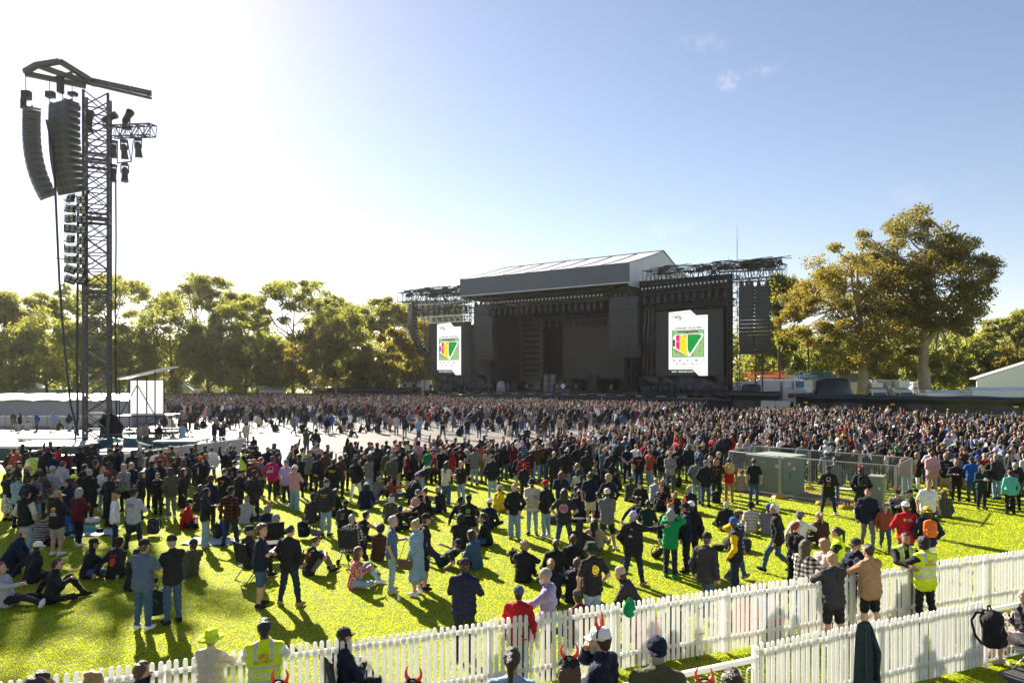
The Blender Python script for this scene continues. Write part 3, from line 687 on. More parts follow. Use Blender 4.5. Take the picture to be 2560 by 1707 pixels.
# hoists above the arrays
HP = empty('chain_hoist', (0, 0, 0), 0, 'x', 'hoist')
m_ = MB(); m_.b2((-.2, -.18, -1.25), (.2, .18, -.5)); m_.build('motor', BLACKSTEEL, HP); m_ = MB(); m_.tube((0, 0, 0), (0, 0, -2.4), .035, 5); m_.build('chain', BLACKSTEEL, HP); m_ = MB(); m_.b2((-.26, -.14, -1.7), (-.02, .14, -1.26)); m_.build('chain_bag', BLACKCLOTH, HP)
hz = [(1855, 693, -1.5), (1868, 693, -1.5), (1878, 693, -1.5), (1897, 693, -1.5), (1918, 693, -1.5), (1190, 748, -2.5), (1203, 748, -2.5), (1214, 748, -2.5), (1540, 725, -2.5), (1552, 725, -2.5), (1566, 725, -2.5), (1580, 725, -2.5)]
for i, (px, py, v) in enumerate(hz):
    o = HP if i == 0 else copy_tree(HP); o.location = st_p(st_s(px, v), v, st_z(px, py, v)); o.rotation_euler = (0, 0, SRZ); o.scale = (1.15,) * 3
    w = 'the wide outer speaker array' if px > 1800 else ('the array left of the stage opening' if px < 1300 else 'the array right of the stage opening')
    tag(o, 'black chain hoist in the row above ' + w, 'hoist', 'chain hoists above ' + w)
# girders over the wings
def girder(px0, py0, px1, py1, v, label, hw=1.5, clutter=8, v2=None):
    s0, s1 = st_s(px0, v), st_s(px1, v); z0, z1 = st_z(px0, py0, v), st_z(px1, py1, v); W = s1 - s0
    t = sthing('roof_girder', s0, v, z0, label, 'girder', 'girders over the stage wings')
    m_ = MB(); m_.truss((0, 0, 0), (W, 0, z1 - z0), 1.6, hw, int(W / 1.3), .08, .05); m_.truss((0, 3.4, 0), (W, 3.4, z1 - z0), 1.2, hw, int(W / 1.3), .07, .045)
    m_.build('lattice', BLACKSTEEL, t)
    rng = random.Random(int(px0)); m_ = MB()
    for i in range(clutter):
        x = W * rng.random(); z = (z1 - z0) * x / W + hw * .5
        m_.box((x, rng.uniform(0, 3), z + rng.uniform(-.5, .6)), (rng.uniform(.4, 1.5), rng.uniform(.4, 1), rng.uniform(.25, .7)))
        m_.tube((x - 1, 0, z + .4), (x + 1.6, 2.4, z + rng.uniform(.5, 1.1)), .07, 4); m_.tube((x, 1, z), (x + .5, 1.5, z - hw - rng.uniform(.4, 1.3)), .04, 4)
    m_.build('rigging_gear', BLACKSTEEL, t); return t
girder(1612, 696, 1952, 672, -1.0, 'long lattice girder over the larger screen and outer array', 2.3, 26)
girder(1780, 667, 1945, 658, 1.0, 'upper lattice girder beside the tall antenna mast', .9, 8)
girder(1000, 744, 1158, 738, -1.0, 'lattice girder over the smaller screen', 1.9, 20)
girder(1045, 733, 1150, 727, 1.0, 'upper lattice girder beside the roof fascia on the far wing', 1.0, 10)
girder(1018, 781, 1172, 771, .4, 'lower lattice girder behind the lamps of the smaller screen', 1.0, 3)
girder(1616, 764, 1822, 750, -.8, 'lower lattice girder right above the larger screen', 1.1, 3)
# masts
def mast(px, v, z1, w, label, thin=False):
    t = sthing('lattice_mast', st_s(px, v), v, 0, label, 'mast')
    m_ = MB(); m_.truss((0, 0, 0), (0, 0, z1), w, w, int(z1 / w / .9), .07, .045, up=(0, 1, 0)); m_.build('lattice', BLACKSTEEL, t)
    m_ = MB(); m_.b2((-w * .7, -w * .7, 0), (w * .7, w * .7, .4)); m_.build('base', BLACKSTEEL, t); return t
mast(1834, -.5, st_z(1834, 690, -.5), 1.5, 'lattice mast between larger screen and outer array')
mast(1032, 0, st_z(1032, 750), 1.1, 'lattice mast at the far left end of the stage')
mast(1786, 1.2, st_z(1786, 668, 1.2), 1.3, 'lattice mast behind the larger screen')
for px, py0, py1, v, w in ((1085, 722, 655, 1.5, 'above the smaller screen'), (1843, 655, 563, 0, 'above the outer mast'), (1822, 660, 642, .5, 'short and thin on the upper girder')):
    t = sthing('antenna', st_s(px, v), v, st_z(px, py0, v), 'thin antenna rod ' + w, 'antenna'); H = st_z(px, py1, v) - st_z(px, py0, v)
    m_ = MB(); m_.tube((0, 0, 0), (0, 0, H * .62), .055, 5); m_.build('pole', GREYSTEEL, t); m_ = MB(); m_.tube((0, 0, H * .62), (0, 0, H), .028, 5); m_.build('whip', GREYSTEEL, t)
# cables holding the arrays from below
t = sthing('array_support', st_s(1898, -1), -1, 0, 'black mast pole under the wide outer array', 'pole'); m_ = MB()
for x in (-.5, .5): m_.tube((x, 0, 0), (x, 0, 9), .1, 6)
for z in range(1, 8): m_.tube((-.5, 0, z), (.5, 0, z + .8), .05, 4)
m_.build('pole', BLACKSTEEL, t)
t = sthing('array_support', st_s(1062, -1), -1, 0, 'thin black pole beside the smaller screen', 'pole'); m_ = MB(); m_.tube((0, 0, 0), (0, 0, 17), .09, 6); m_.build('pole', BLACKSTEEL, t)
# ---- on the stage
def amp_stack(px0, px1, v, label, cols, rows, mats_):
    s0, s1 = st_s(px0, v), st_s(px1, v); t = sthing('amplifier_stack', (s0 + s1) / 2, v, 2.2, label, 'amplifiers'); w = (s1 - s0) / cols
    for i in range(cols):
        for j in range(rows):
            m_ = MB(); m_.b2((-(s1 - s0) / 2 + w * i + .03, 0, .05 + j * 1.1), (-(s1 - s0) / 2 + w * (i + 1) - .03, .8, .05 + j * 1.1 + 1.06)); c = m_.build('cabinet', mats_[i % len(mats_)], t)
            m_ = MB(); m_.b2((-(s1 - s0) / 2 + w * i + .12, -.03, .9 + j * 1.1), (-(s1 - s0) / 2 + w * (i + 1) - .12, -.005, 1.05 + j * 1.1)); m_.build('control_strip', BLACKSTEEL, c)
    return t
AMPB = mat('amp_blue', (.02, .07, .18), .6); AMPT = mat('amp_tan', (.28, .24, .17), .7); AMPK = mat('amp_black', (.025, .025, .027), .6)
amp_stack(1359, 1386, 5, 'stack of blue and tan amplifiers left of the drum kit', 3, 3, [AMPT, AMPB, AMPT])
amp_stack(1468, 1492, 6, 'dark amplifier stack right of the drum kit', 2, 3, [AMPK])
t = sthing('drum_kit', st_s(1412, 4), 4, 2.2, 'drum kit with white bass drum on a riser', 'drum kit')
m_ = MB(); m_.b2((-2, -1.4, 0), (2, 1.6, .55)); m_.build('riser', mat('riser', (.08, .08, .08), .5), t)
m_ = MB(); m_.lathe([(.5, 0), (.5, .5)], 16); o = m_.build('bass_drum', AMPK, t, (0, -.2, 1.06)); o.rotation_euler = (R(90), 0, 0)
m_ = MB(); m_.lathe([(.48, .5), (.47, .52)], 16); q = m_.build('drum_head', WHITEPAINT, o)
for x, z in ((-.7, 1.35), (.7, 1.35), (-.35, 1.6), (.35, 1.6)): m_ = MB(); m_.lathe([(.27, -.18), (.27, .18)], 12); m_.build('tom_drum', mat('drum_shell', (.05, .16, .2), .3), t, (x, -.1, z))
for x, z in ((-1.2, 1.9), (1.2, 1.9), (-.6, 2.15), (.7, 2.2)):
    m_ = MB(); m_.lathe([(.42, 0), (.1, .05), (.03, .06)], 14); m_.tube((0, 0, .02), (0, 0, .6 - z), .02, 5); o = m_.build('cymbal', mat('brass', (.5, .36, .12), .3, .8), t, (x, 0, z)); 
t = sthing('stage_stairs', st_s(1345, 6), 6, 2.2, 'red railed stairs up to the rear riser', 'stairs'); m_ = MB()
for i in range(7): m_.b2((i * .35, 0, 0), (i * .35 + .35, 1.6, .25 + i * .25))
m_.build('steps', BLACKSTEEL, t); m_ = MB(); RED = mat('red_rail', (.30, .04, .03), .5)
for y in (0, 1.6):
    m_.tube((0, y, 1.1), (2.5, y, 2.9), .035, 5); m_.tube((2.5, y, 2.9), (7, y, 2.9), .035, 5)
    for i in range(6): m_.tube((i * 1.3, y, min(1.75, i * .9)), (i * 1.3, y, min(2.9, 1.1 + i * .9)), .03, 5)
m_.build('hand_rail', RED, t)
t = sthing('covered_equipment', st_s(1253, -4), -4, 2.2, 'silver sheeted equipment at the left of the stage floor', 'covered equipment')
m_ = MB(); m_.lathe([(1.1, 0), (1.05, 1.2), (.75, 1.9), (.3, 2.05)], 9, sx=.9, sy=.6); m_.build('cover', mat('grey_sheet', (.24, .25, .27), .4, bump=.8, bscale=2), t)
t = sthing('stage_door', st_s(1315, 12), 12.6, 2.2, 'bright doorway opening at the back of the stage', 'doorway'); m_ = MB(); m_.b2((-3.2, 0, .2), (3.2, .1, 3.2)); m_.build('bright_opening', mat('daylit_wall', (.55, .5, .42), .8), t)
m_ = MB(); m_.b2((-3.5, -.06, 0), (-3.21, .14, 3.5)); m_.b2((3.21, -.06, 0), (3.5, .14, 3.5)); m_.b2((-3.2, -.06, 3.21), (3.2, .14, 3.5)); m_.build('frame', BLACKSTEEL, t)
# floor lights along both wings
FL = empty('floor_light', (0, 0, 0), 0, 'x', 'stage light'); m_ = MB(); m_.b2((-.3, -.2, 0), (.3, .2, .2)); m_.build('base', BLACKSTEEL, FL); m_ = MB(); m_.lathe([(.12, .25), (.24, .5), (.26, .95), (.2, 1.0)], 10); o = m_.build('head', BLACKSTEEL, FL)
k = 0
for px0, px1, n, w in ((1076, 1225, 13, 'below the smaller screen'), (1606, 1815, 15, 'below the larger screen')):
    for i in range(n):
        px = px0 + (px1 - px0) * i / (n - 1); o = FL if k == 0 else copy_tree(FL); k += 1
        o.location = st_p(st_s(px, -3), -3, 2.2); o.rotation_euler = (R(random.uniform(-15, 15)), 0, SRZ + R(random.uniform(-30, 30))); o.scale = (1.3,) * 3
        tag(o, 'black floor light in the row ' + w, 'stage light', 'floor lights ' + w)
# ---------------------------------------------------------------- speaker tower on the left
TY = 47.0; TX = gx(243, TY); TT = gz(228, TY); TR = R(24)
t = empty('speaker_tower', (TX, TY, 0), TR, 'tall black lattice speaker tower with a crossarm top left of the arena', 'tower')
m_ = MB(); hw = .72
for x in (-hw, hw):
    for y in (-hw, hw): m_.tube((x, y, 0), (x, y, TT - .3), .095, 6)
nb = 22; bh = (TT - .6) / nb
for i in range(nb):
    z0, z1 = .3 + i * bh, .3 + (i + 1) * bh
    for (a, b), (c, d) in (((-hw, -hw), (hw, -hw)), ((hw, -hw), (hw, hw)), ((hw, hw), (-hw, hw)), ((-hw, hw), (-hw, -hw))):
        m_.tube((a, b, z0), (c, d, z1), .048, 4); m_.tube((c, d, z0), (a, b, z1), .048, 4); m_.tube((a, b, z0), (c, d, z0), .048, 4)
TSTEEL = mat('tower_steel', (.075, .074, .078), .5, .3, bump=.1)
m_.build('lattice', TSTEEL, t)
m_ = MB()
for z in (5.2, 10.4, 10.75, 15.6, 16.0, TT - 4.6, TT - 5.2):
    for a in (-1, 1): m_.b2((-hw - .06, a * hw - .07, z), (hw + .06, a * hw + .07, z + .16)); m_.b2((a * hw - .07, -hw + .08, z), (a * hw + .07, hw - .08, z + .16))
m_.build('collar', TSTEEL, t)
# crossarm: two long beams to the left, a counter arm to the right
m_ = MB(); zt = TT
def tl(px, py, dy):   # local point from a photo direction, dy metres nearer (-) or farther (+) than the tower
    Y = TY + dy; v = Vector((gx(px, Y) - TX, Y - TY, gz(py, Y))); return Matrix.Rotation(-TR, 3, 'Z') @ v
arm = [(66, 188, -2.6), (216, 222, -1.0), (290, 232, 0)]
P1 = [tl(62, 180, -2.2), tl(92, 163, -2.6), tl(150, 154, -2.4), tl(218, 196, -.6), tl(236, 212, .6)]
P2 = [tl(62, 184, -2.2), tl(130, 198, -1.4), tl(215, 216, -.4)]
P3 = [tl(92, 163, -2.6), tl(160, 188, -1.6), tl(225, 206, -.2)]
for Pq in (P1, P2, P3):
    for a, b in zip(Pq, Pq[1:]): m_.tube(a, b, .21, 4)
m_.tube(tl(130, 198, -1.4), tl(180, 182, -1.6), .1, 4)
for dy, o in ((-.7, 0), (-.3, 7), (.2, 13)): m_.tube(tl(215, 208 - o, dy), tl(378, 246 - o * 1.2, dy), .11, 4)
for f in (0.0, .35, .7, 1.0): m_.tube(tl(222 + 148 * f, 208 + 36 * f, -.7), tl(222 + 148 * f, 196 + 35 * f, .2), .1, 4)
m_.build('crossarm', mat('dark_steel_beam', (.085, .08, .075), .5, .3), t)
m_ = MB(); a, b = tl(280, 330, .2), tl(382, 326, -1.2); m_.truss(a, b, .55, .75, 7, .045, .03); c1, c2 = tl(293, 408, .2), tl(328, 404, -.6)
m_.tube(c1, c2, .045, 4); m_.tube(tl(294, 352, .2), c1, .04, 4); m_.tube(tl(318, 350, -.5), c2, .04, 4); m_.tube(c2, tl(333, 350, -.7), .04, 4)
m_.build('side_truss', BLACKSTEEL, t)
m_ = MB(); m_.b2((-1.3, -1.3, 0), (1.3, 1.3, .35)); m_.build('base', BLACKSTEEL, t)
def tower_light(px, py, dy, s, up, label):
    o = empty('moving_light', (gx(px, TY + dy), TY + dy, gz(py, TY + dy)), R(random.uniform(-30, 30)), label, 'stage light', 'moving lights on the speaker tower')
    f = 1 if up else -1
    m_ = MB(); m_.b2((-.2, -.16, 0), (.2, .16, .18)) if up else m_.b2((-.2, -.16, -.18), (.2, .16, 0)); m_.build('base', BLACKSTEEL, o)
    m_ = MB()
    for x in (-.24, .24): m_.tube((x, 0, f * .12), (x, 0, f * .7), .04, 5)
    m_.build('yoke', BLACKSTEEL, o)
    m_ = MB(); m_.lathe([(.14, -.35), (.2, -.2), (.2, .3), (.25, .62), (.24, .66)], 10, smooth=False); h = m_.build('head', mat('lamp_housing', (.035, .036, .04), .4, bump=.1), o, (0, 0, f * .65)); h.rotation_euler = (R(random.uniform(-12, 12)) + (R(62) if up else R(180)), 0, R(60) if up else 0)
    s *= .82; o.scale = (s, s, s); return o
for px, py, dy, s, up, w in ((316, 324, -.4, 1.35, 1, 'standing on the side truss'), (222, 330, -.8, 1.35, 1, 'standing in front of the tower lattice'), (268, 322, .6, 1.3, 1, 'behind the tower lattice'), (310, 350, -.5, 1.2, 0, 'second from the end under the side truss'), (345, 345, -.9, 1.2, 0, 'at the outer end under the side truss'), (312, 408, -.4, 1.2, 0, 'lowest of all under the side truss'), (284, 412, .3, 1.1, 0, 'low against the tower leg'), (284, 352, .3, 1.1, 0, 'high against the tower leg')):
    tower_light(px, py, dy, s, up, 'black moving light ' + w)
# flood lamps on ladder rungs
fr = empty('lamp_ladder', (gx(185, TY - 1.4), TY - 1.4, 0), 0, 'ladder of thin bars hung beside the tower for flood lamps', 'lamp ladder'); m_ = MB()
def lad(px, py): return Vector((gx(px, TY - 1.4) - gx(185, TY - 1.4), 0, gz(py, TY - 1.4)))
for k in range(9):
    y = 500 + k * 25.4; m_.tube(lad(159, y), lad(218, y + 7), .035, 4)
m_.tube(lad(140, 645), lad(235, 660), .04, 4)
for px in (160, 212): m_.tube(lad(px, 490), lad(px, 720), .02, 4)
m_.build('bars', BLACKSTEEL, fr)
FP = None
for k in range(9):
    for c, px in enumerate((176, 205)):
        py = 497 + k * 25.4 + c * 3
        if FP is None:
            o = FP = empty('flood_lamp', (0, 0, 0)); m_ = MB(); m_.b2((-.34, -.12, -.26), (.34, .12, .26)); m_.build('housing', BLACKSTEEL, o)
            m_ = MB()
            for x in (-.17, .17):
                for z in (-.13, .13): m_.lathe([(.11, 0), (.09, .02)], 8, c=(0, 0, 0)) if False else m_.b2((x - .11, -.16, z - .09), (x + .11, -.13, z + .09))
            m_.build('lens', mat('flood_lens', (.30, .28, .24), .2), o)
            m_ = MB(); m_.tube((-.4, 0, .36), (.4, 0, .36), .03, 4); m_.tube((-.4, 0, .36), (-.4, 0, 0), .03, 4); m_.tube((.4, 0, .36), (.4, 0, 0), .03, 4); m_.build('yoke', BLACKSTEEL, o)
        else: o = copy_tree(FP)
        Y = TY - 1.6; o.location = (gx(px, Y), Y, gz(py, Y)); o.rotation_euler = (R(random.uniform(-25, 10) - (12 if k > 6 else 0)), R(random.uniform(-6, 6) + (14 if k > 6 else 0)), R(random.uniform(-35, 35))); o.scale = (.9, .9, .9)
        tag(o, 'small flood lamp on the ladder of bars beside the tower', 'flood lamp', 'flood lamps beside the tower')
def tower_array(px0, px1, pyt, pyb, dy, rz, label, n, curve, lean, bd):
    Y = TY + dy; pm = (px0 + px1) / 2; H = gz(pyt, Y) - gz(pyb, Y)
    return line_array('speaker_array', (gx(pm, Y), Y, gz(pyt, Y)), n, (px1 - px0) / F * Y, H / n * 1.01, bd, curve, label, rz, lean=lean, mt=mat('tower_speaker', (.065, .067, .075), .45, bump=.1, bscale=30))
tower_array(127, 196, 262, 486, -1.6, R(-26), 'broad speaker array hung close to the tower lattice', 13, .36, -.03, 1.0)
tower_array(60, 98, 278, 500, -2.4, R(-52), 'curved speaker array hung at the outer end of the crossarm', 13, .50, -.02, .95)
for i, (px, y0, y1, dy) in enumerate(((64, 186, 274, -2.2), (124, 200, 262, -1.6), (156, 178, 256, -1.6), (180, 214, 250, -1.5))):
    o = empty('chain_hoist', (gx(px, TY + dy), TY + dy, gz(y0, TY + dy)), 0, 'chain hoist hung from the crossarm ' + ('at its outer end', 'second from its outer end', 'in its middle', 'nearest the lattice')[i], 'hoist', 'chain hoists of the tower')
    H = gz(y0, TY + dy) - gz(y1, TY + dy); m_ = MB(); m_.tube((0, 0, 0), (0, 0, -H), .025, 5); m_.build('chain', BLACKSTEEL, o)
    m_ = MB(); m_.b2((-.2, -.18, -H * .72), (.3, .18, -H * .48)) if i != 2 else m_.b2((-.28, -.18, -H * .7), (0, .2, -H * .1)); m_.b2((-.28, -.12, -H * 1.0 + .05), (-.02, .12, -H * .7)) if i == 0 else None; m_.build('motor', BLACKSTEEL, o)
# cables
def cable(name, pts, r, label, mt=None, ctg='cable'):
    p0 = pts[-1]; o = empty(name, p0, 0, label, ctg); m_ = MB(); m_.path([Vector(p) - Vector(p0) for p in pts], r, 6); m_.build('strand', mt or BLACKSTEEL, o); return o
def tp_(px, py, dy): return (gx(px, TY + dy), TY + dy, max(.1, gz(py, TY + dy)))
cable('cable', [tp_(116, 300, -1.9), tp_(134, 380, -1.9), tp_(140, 520, -1.9), tp_(148, 700, -1.9), tp_(160, 860, -1.9), tp_(176, 1010, -1.9), tp_(196, 1090, -1.9)], .07, 'thick black cable sweeping down from the outer array')
cable('cable', [tp_(195, 500, -1.5), tp_(194, 700, -1.5), tp_(192, 900, -1.5), tp_(194, 1040, -1.5), tp_(186, 1110, -1.5), tp_(150, 1135, -1.5)], .07, 'straight black cable falling beside the lamp ladder')
cable('cable', [tp_(289, 430, .4), tp_(290, 600, .4), tp_(288, 800, .4), tp_(291, 1060, .4)], .05, 'thin cable hanging along the right leg of the tower')
# ---- platforms and covers at the foot of the tower
DECK = mat('platform_deck', (.30, .30, .30), .3, var=.15, scale=.8, bump=.1)
def deck(x0, y0, x1, y1, z, label, rz=0.0):
    o = empty('platform', ((x0 + x1) / 2, (y0 + y1) / 2, 0), rz, label, 'platform'); a, b = (x1 - x0) / 2, (y1 - y0) / 2
    m_ = MB(); m_.b2((-a, -b, z - .1), (a, b, z)); m_.build('deck', DECK, o)
    for sx in (-1, 1):
        for sy in (-1, 1): m_ = MB(); m_.tube((sx * (a - .15), sy * (b - .15), 0), (sx * (a - .15), sy * (b - .15), z - .1), .05, 6); m_.build('leg', BLACKSTEEL, o)
    m_ = MB(); m_.b2((-a + .02, -b + .03, .05), (a - .02, -b + .06, z - .12)); m_.build('skirt', mat('green_tarpaulin', (.018, .07, .07), .5, bump=.5, bscale=2), o); return o
deck(gx(10, 41), 40.2, gx(215, 41), 43.6, .95, 'white deck platform at the left foot of the tower')
deck(gx(60, 45), 44.4, gx(190, 45), 46.4, 1.0, 'white deck platform behind the tower cables')
deck(gx(235, 39), 38.6, gx(330, 39), 40.4, .8, 'low white deck platform beside the equipment case')
deck(gx(400, 44.5), 43.6, gx(500, 44.5), 46, .9, 'white deck platform right of the green tarpaulin')
def lump(name, px, py, w, d, h, mt, label, seed=0, cat='cover', n=24):
    x, y, _ = gp(px, py); rng = random.Random(seed); o = empty(name, (x, y, 0), 0, label, cat); m_ = MB(); prof = [(1, 0), (1.02, .3), (.9, .65), (.62, .92), (.25, 1.0)]; vs = []
    ph = [rng.random() * 6 for _ in range(4)]
    for rr, z in prof:
        for k in range(n):
            a = 2 * math.pi * k / n; f = 1 + .17 * math.sin(3 * a + ph[0] + z * 5) + .15 * math.sin(5 * a + ph[1] - z * 8) + .06 * math.sin(9 * a + 11 * z)
            vs.append((w / 2 * rr * f * math.cos(a), d / 2 * rr * f * math.sin(a), h * z * (1 + .20 * math.sin(2 * a + ph[2]) + .13 * math.sin(5 * a + ph[3]))))
    m = len(prof); fs = [(i * n + k, i * n + (k + 1) % n, (i + 1) * n + (k + 1) % n, (i + 1) * n + k) for i in range(m - 1) for k in range(n)] + [tuple(range((m - 1) * n, m * n))]
    m_.add(vs, fs, 0, True); m_.build('cover', mt, o); return o
GTARP = mat('green_tarpaulin', (.018, .07, .07), .5, bump=.5, bscale=2)
lump('tarpaulin_heap', 300, 1142, 3.5, 2.2, 1.0, GTARP, 'heap of dark green tarpaulin over equipment below the tower', 3)
lump('tarpaulin_heap', 262, 1140, 1.5, 1.2, .9, WHITEPVC, 'white and blue sheet beside the green tarpaulin heap', 4)
lump('covered_equipment', 276, 1120, 1.5, 1.3, 2.3, BLACKCLOTH, 'black bagged equipment standing beside the tower foot', 5)
lump('covered_equipment', 100, 1128, 2.4, 1.4, .5, BLACKCLOTH, 'low black covered bundle on the ground cover left of the tower', 6)
o = empty('equipment_case', gp(240, 1182), R(5), 'black equipment case with white edges beside the tower', 'case'); m_ = MB(); m_.b2((-.55, -.35, .12), (.55, .35, 1.0)); m_.build('body', mat('case_laminate', (.05, .05, .052), .4), o); m_ = MB()
for x in (-.56, .56):
    for y in (-.36, .36): m_.tube((x, y, .1), (x, y, 1.02), .03, 4)
m_.build('edge_trim', ALU, o); m_ = MB(); m_.b2((-.42, -.38, .45), (.3, -.36, .62)); m_.build('sticker', mat('orange_sticker', (.7, .16, .03), .5), o)
for x in (-.4, .4): m_ = MB(); m_.tube((x - .03, -.2, .06), (x + .03, -.2, .06), .06, 8); m_.build('caster', RUBBER, o)
for k_, (px, py, rz, l) in enumerate(((330, 1168, 20, 'beside the pale barrier row'), (150, 1172, -10, 'below the thick cable'), (420, 1135, 40, 'under the scaffold deck'), (60, 1160, 5, 'on the left behind the security guard'), (370, 1112, -15, 'at the foot of the scaffold shelter'))):
    c_ = copy_tree(o); c_.location = gp(px, py); c_.rotation_euler = (0, 0, R(rz)); c_.scale = (1.0 + .2 * (k_ % 3), 1, .55 + .2 * (k_ % 2)); c_['label'] = 'black equipment case lying ' + l
cable('cable', [gp(30, 1150), gp(90, 1158), gp(160, 1148), gp(200, 1160), gp(250, 1150), gp(330, 1156)], .06, 'black cable snaking over the ground between platforms')
cable('cable', [gp(120, 1110), gp(180, 1120), gp(230, 1108), gp(300, 1118), gp(420, 1108)], .06, 'black cable running from the tower foot to the scaffold')
# ---- scaffold shelter with a translucent screen and a sloping roof
SY = 52.0; o = empty('scaffold_shelter', (gx(355, SY), SY, 0), R(8), 'scaffold shelter with clear sheet walls and a sloping bright roof', 'shelter')
zt0, zt1 = gz(948, SY), gz(928, SY); a = 1.25
m_ = MB()
for x, z in ((-a, zt0), (.0, zt0 + .2), (a, zt1)):
    for y in (-.9, .9): m_.tube((x, y, 0), (x, y, z), .045, 6)
for z in (1.0, 2.1):
    for y in (-.9, .9): m_.tube((-a - .3, y, z), (a + 1.2, y, z), .04, 5)
for x0, x1, z0, z1 in ((-a, 0, 2.1, 4.4), (0, a, 4.4, 2.1), (-a, a, .2, 2.0), (a, a + 1.3, 2.1, .2)): m_.tube((x0, -.92, z0), (x1, -.92, z1), .035, 5)
m_.tube((a + 1.2, -.9, 0), (a + 1.2, -.9, 2.1), .045, 5); m_.build('scaffold_frame', BLACKSTEEL, o)
m_ = MB(); m_.slab([(-a - .1, -1.2, zt0 - .02), (a + .95, -1.2, zt1 + .22), (a + .95, 1.3, zt1 + .3), (-a - .1, 1.3, zt0 + .06)], (0, 0, .1)); m_.build('roof', mat('glossy_white_roof', (.75, .75, .74), .18, spec=.8), o)
CLEAR = mat('clear_sheet', (.75, .77, .79), .3, transl=.6, bump=.3, bscale=1.5, var=.05)
m_ = MB(); m_.b2((-a + .06, .93, 2.15), (a - .06, .96, zt0 - .1)); m_.build('sheet_wall', CLEAR, o)
m_ = MB(); m_.b2((-a - .2, -1.2, 2.02), (a + 1.0, 1.0, 2.12)); m_.build('working_deck', BLACKSTEEL, o)
m_ = MB(); m_.b2((-a - .4, -1.8, .75), (a + 1.4, .6, .9)); m_.build('lower_deck', mat('ply_deck', (.07, .068, .065), .4), o)
# ---- long white marquee at the left
MY = 70.0; o = empty('marquee', (gx(120, MY), MY, 0), 0, 'long low marquee with shining white roof at the left edge', 'marquee')
x0, x1 = -13.5, gx(318, MY) - gx(120, MY); m_ = MB(); m_.b2((x0, 0, 0), (x1, 6, 2.55)); m_.build('wall', mat('marquee_wall', (.26, .28, .31), .5, bump=.3, bscale=1), o)
m_ = MB(); k = 7
for i in range(k):
    a, b = x0 - .3 + (x1 - x0 + .6) * i / k, x0 - .3 + (x1 - x0 + .6) * (i + 1) / k
    for j in range(4):
        for q in range(4):
            def pt(s, t_): return (a + (b - a) * s, -.5 + 3.6 * t_, 2.58 + .62 * t_ ** .8 + .11 * abs(math.sin(math.pi * s)) ** .7 * (1 - .4 * t_))
            m_.quad(pt(j / 4, q / 4), pt((j + 1) / 4, q / 4), pt((j + 1) / 4, (q + 1) / 4), pt(j / 4, (q + 1) / 4), smooth=True)
            def pt(s, t_): return (a + (b - a) * s, 6.6 - 3.5 * t_, 2.58 + .62 * t_ ** .8 + .11 * abs(math.sin(math.pi * s)) ** .7 * (1 - .4 * t_))
            m_.quad(pt((j + 1) / 4, q / 4), pt(j / 4, q / 4), pt(j / 4, (q + 1) / 4), pt((j + 1) / 4, (q + 1) / 4), smooth=True)
m_.build('roof', mat('shiny_marquee_roof', (.72, .72, .74), .22, spec=.7, bump=.25, bscale=.8), o)
# ---- fences: white pickets
PICK = mat('white_picket_plastic', (.87, .86, .83), .45, var=.05, scale=3, transl=.36)
def picket_fence(name, p, q, h, npanel, label, pitch=.098, posts=True):
    p, q = Vector((*p, 0)), Vector((*q, 0)); d = q - p; a = math.atan2(d.y, d.x); Lg = d.length
    root = empty(name, p, a, label, 'fence'); pw = Lg / npanel; rng = random.Random(9)
    for k in range(npanel):
        m_ = MB(); x0 = k * pw; n = int(pw / pitch); jig = rng.uniform(-.03, .02)
        for i in range(n):
            x = x0 + (i + .5) * pw / n; w = .031; hh = h + rng.uniform(-.006, .006) + jig; tw = rng.gauss(0, .008); lx = rng.gauss(0, .006); b = .07
            pts = [(x - w, b), (x + w, b), (x + w + lx, hh - .034)] + [(x + lx + w * math.cos(t), hh - .034 + w * math.sin(t)) for t in (R(40), R(75), R(105), R(140))] + [(x - w + lx, hh - .034)]
            m_.slab([(u, -.012 + tw, z) for u, z in pts], (0, .02, 0))
        pn = m_.build('pickets', PICK, root)
        m_ = MB()
        for z in (.30, h - .16): m_.b2((x0 + .01, .011, z - .03), (x0 + pw - .01, .045, z + .03))
        m_.build('rail', PICK, pn)
        m_ = MB(); m_.b2((x0 - .04, .05, -.1), (x0 + .04, .12, h - .09)); m_.build('post', PICK, pn)
        m_ = MB()
        for i in range(n):
            x = x0 + (i + .5) * pw / n
            for z in (.29, h - .155): m_.box((x, -.0145, z), (.008, .005, .008))
        m_.build('screw', mat('screw_head', (.12, .12, .12), .5), pn)
    return root
picket_fence('picket_fence', (-8.9, 10.86 - .374 * 8.9), (12.4, 10.86 + .374 * 12.4), 1.2, 10, 'long white picket fence crossing the lawn in front of the crowd')
picket_fence('picket_fence', (3.55, 9.80), (8.07, 11.70), 1.2, 2, 'short near white picket fence with jacket and backpack hung on it')
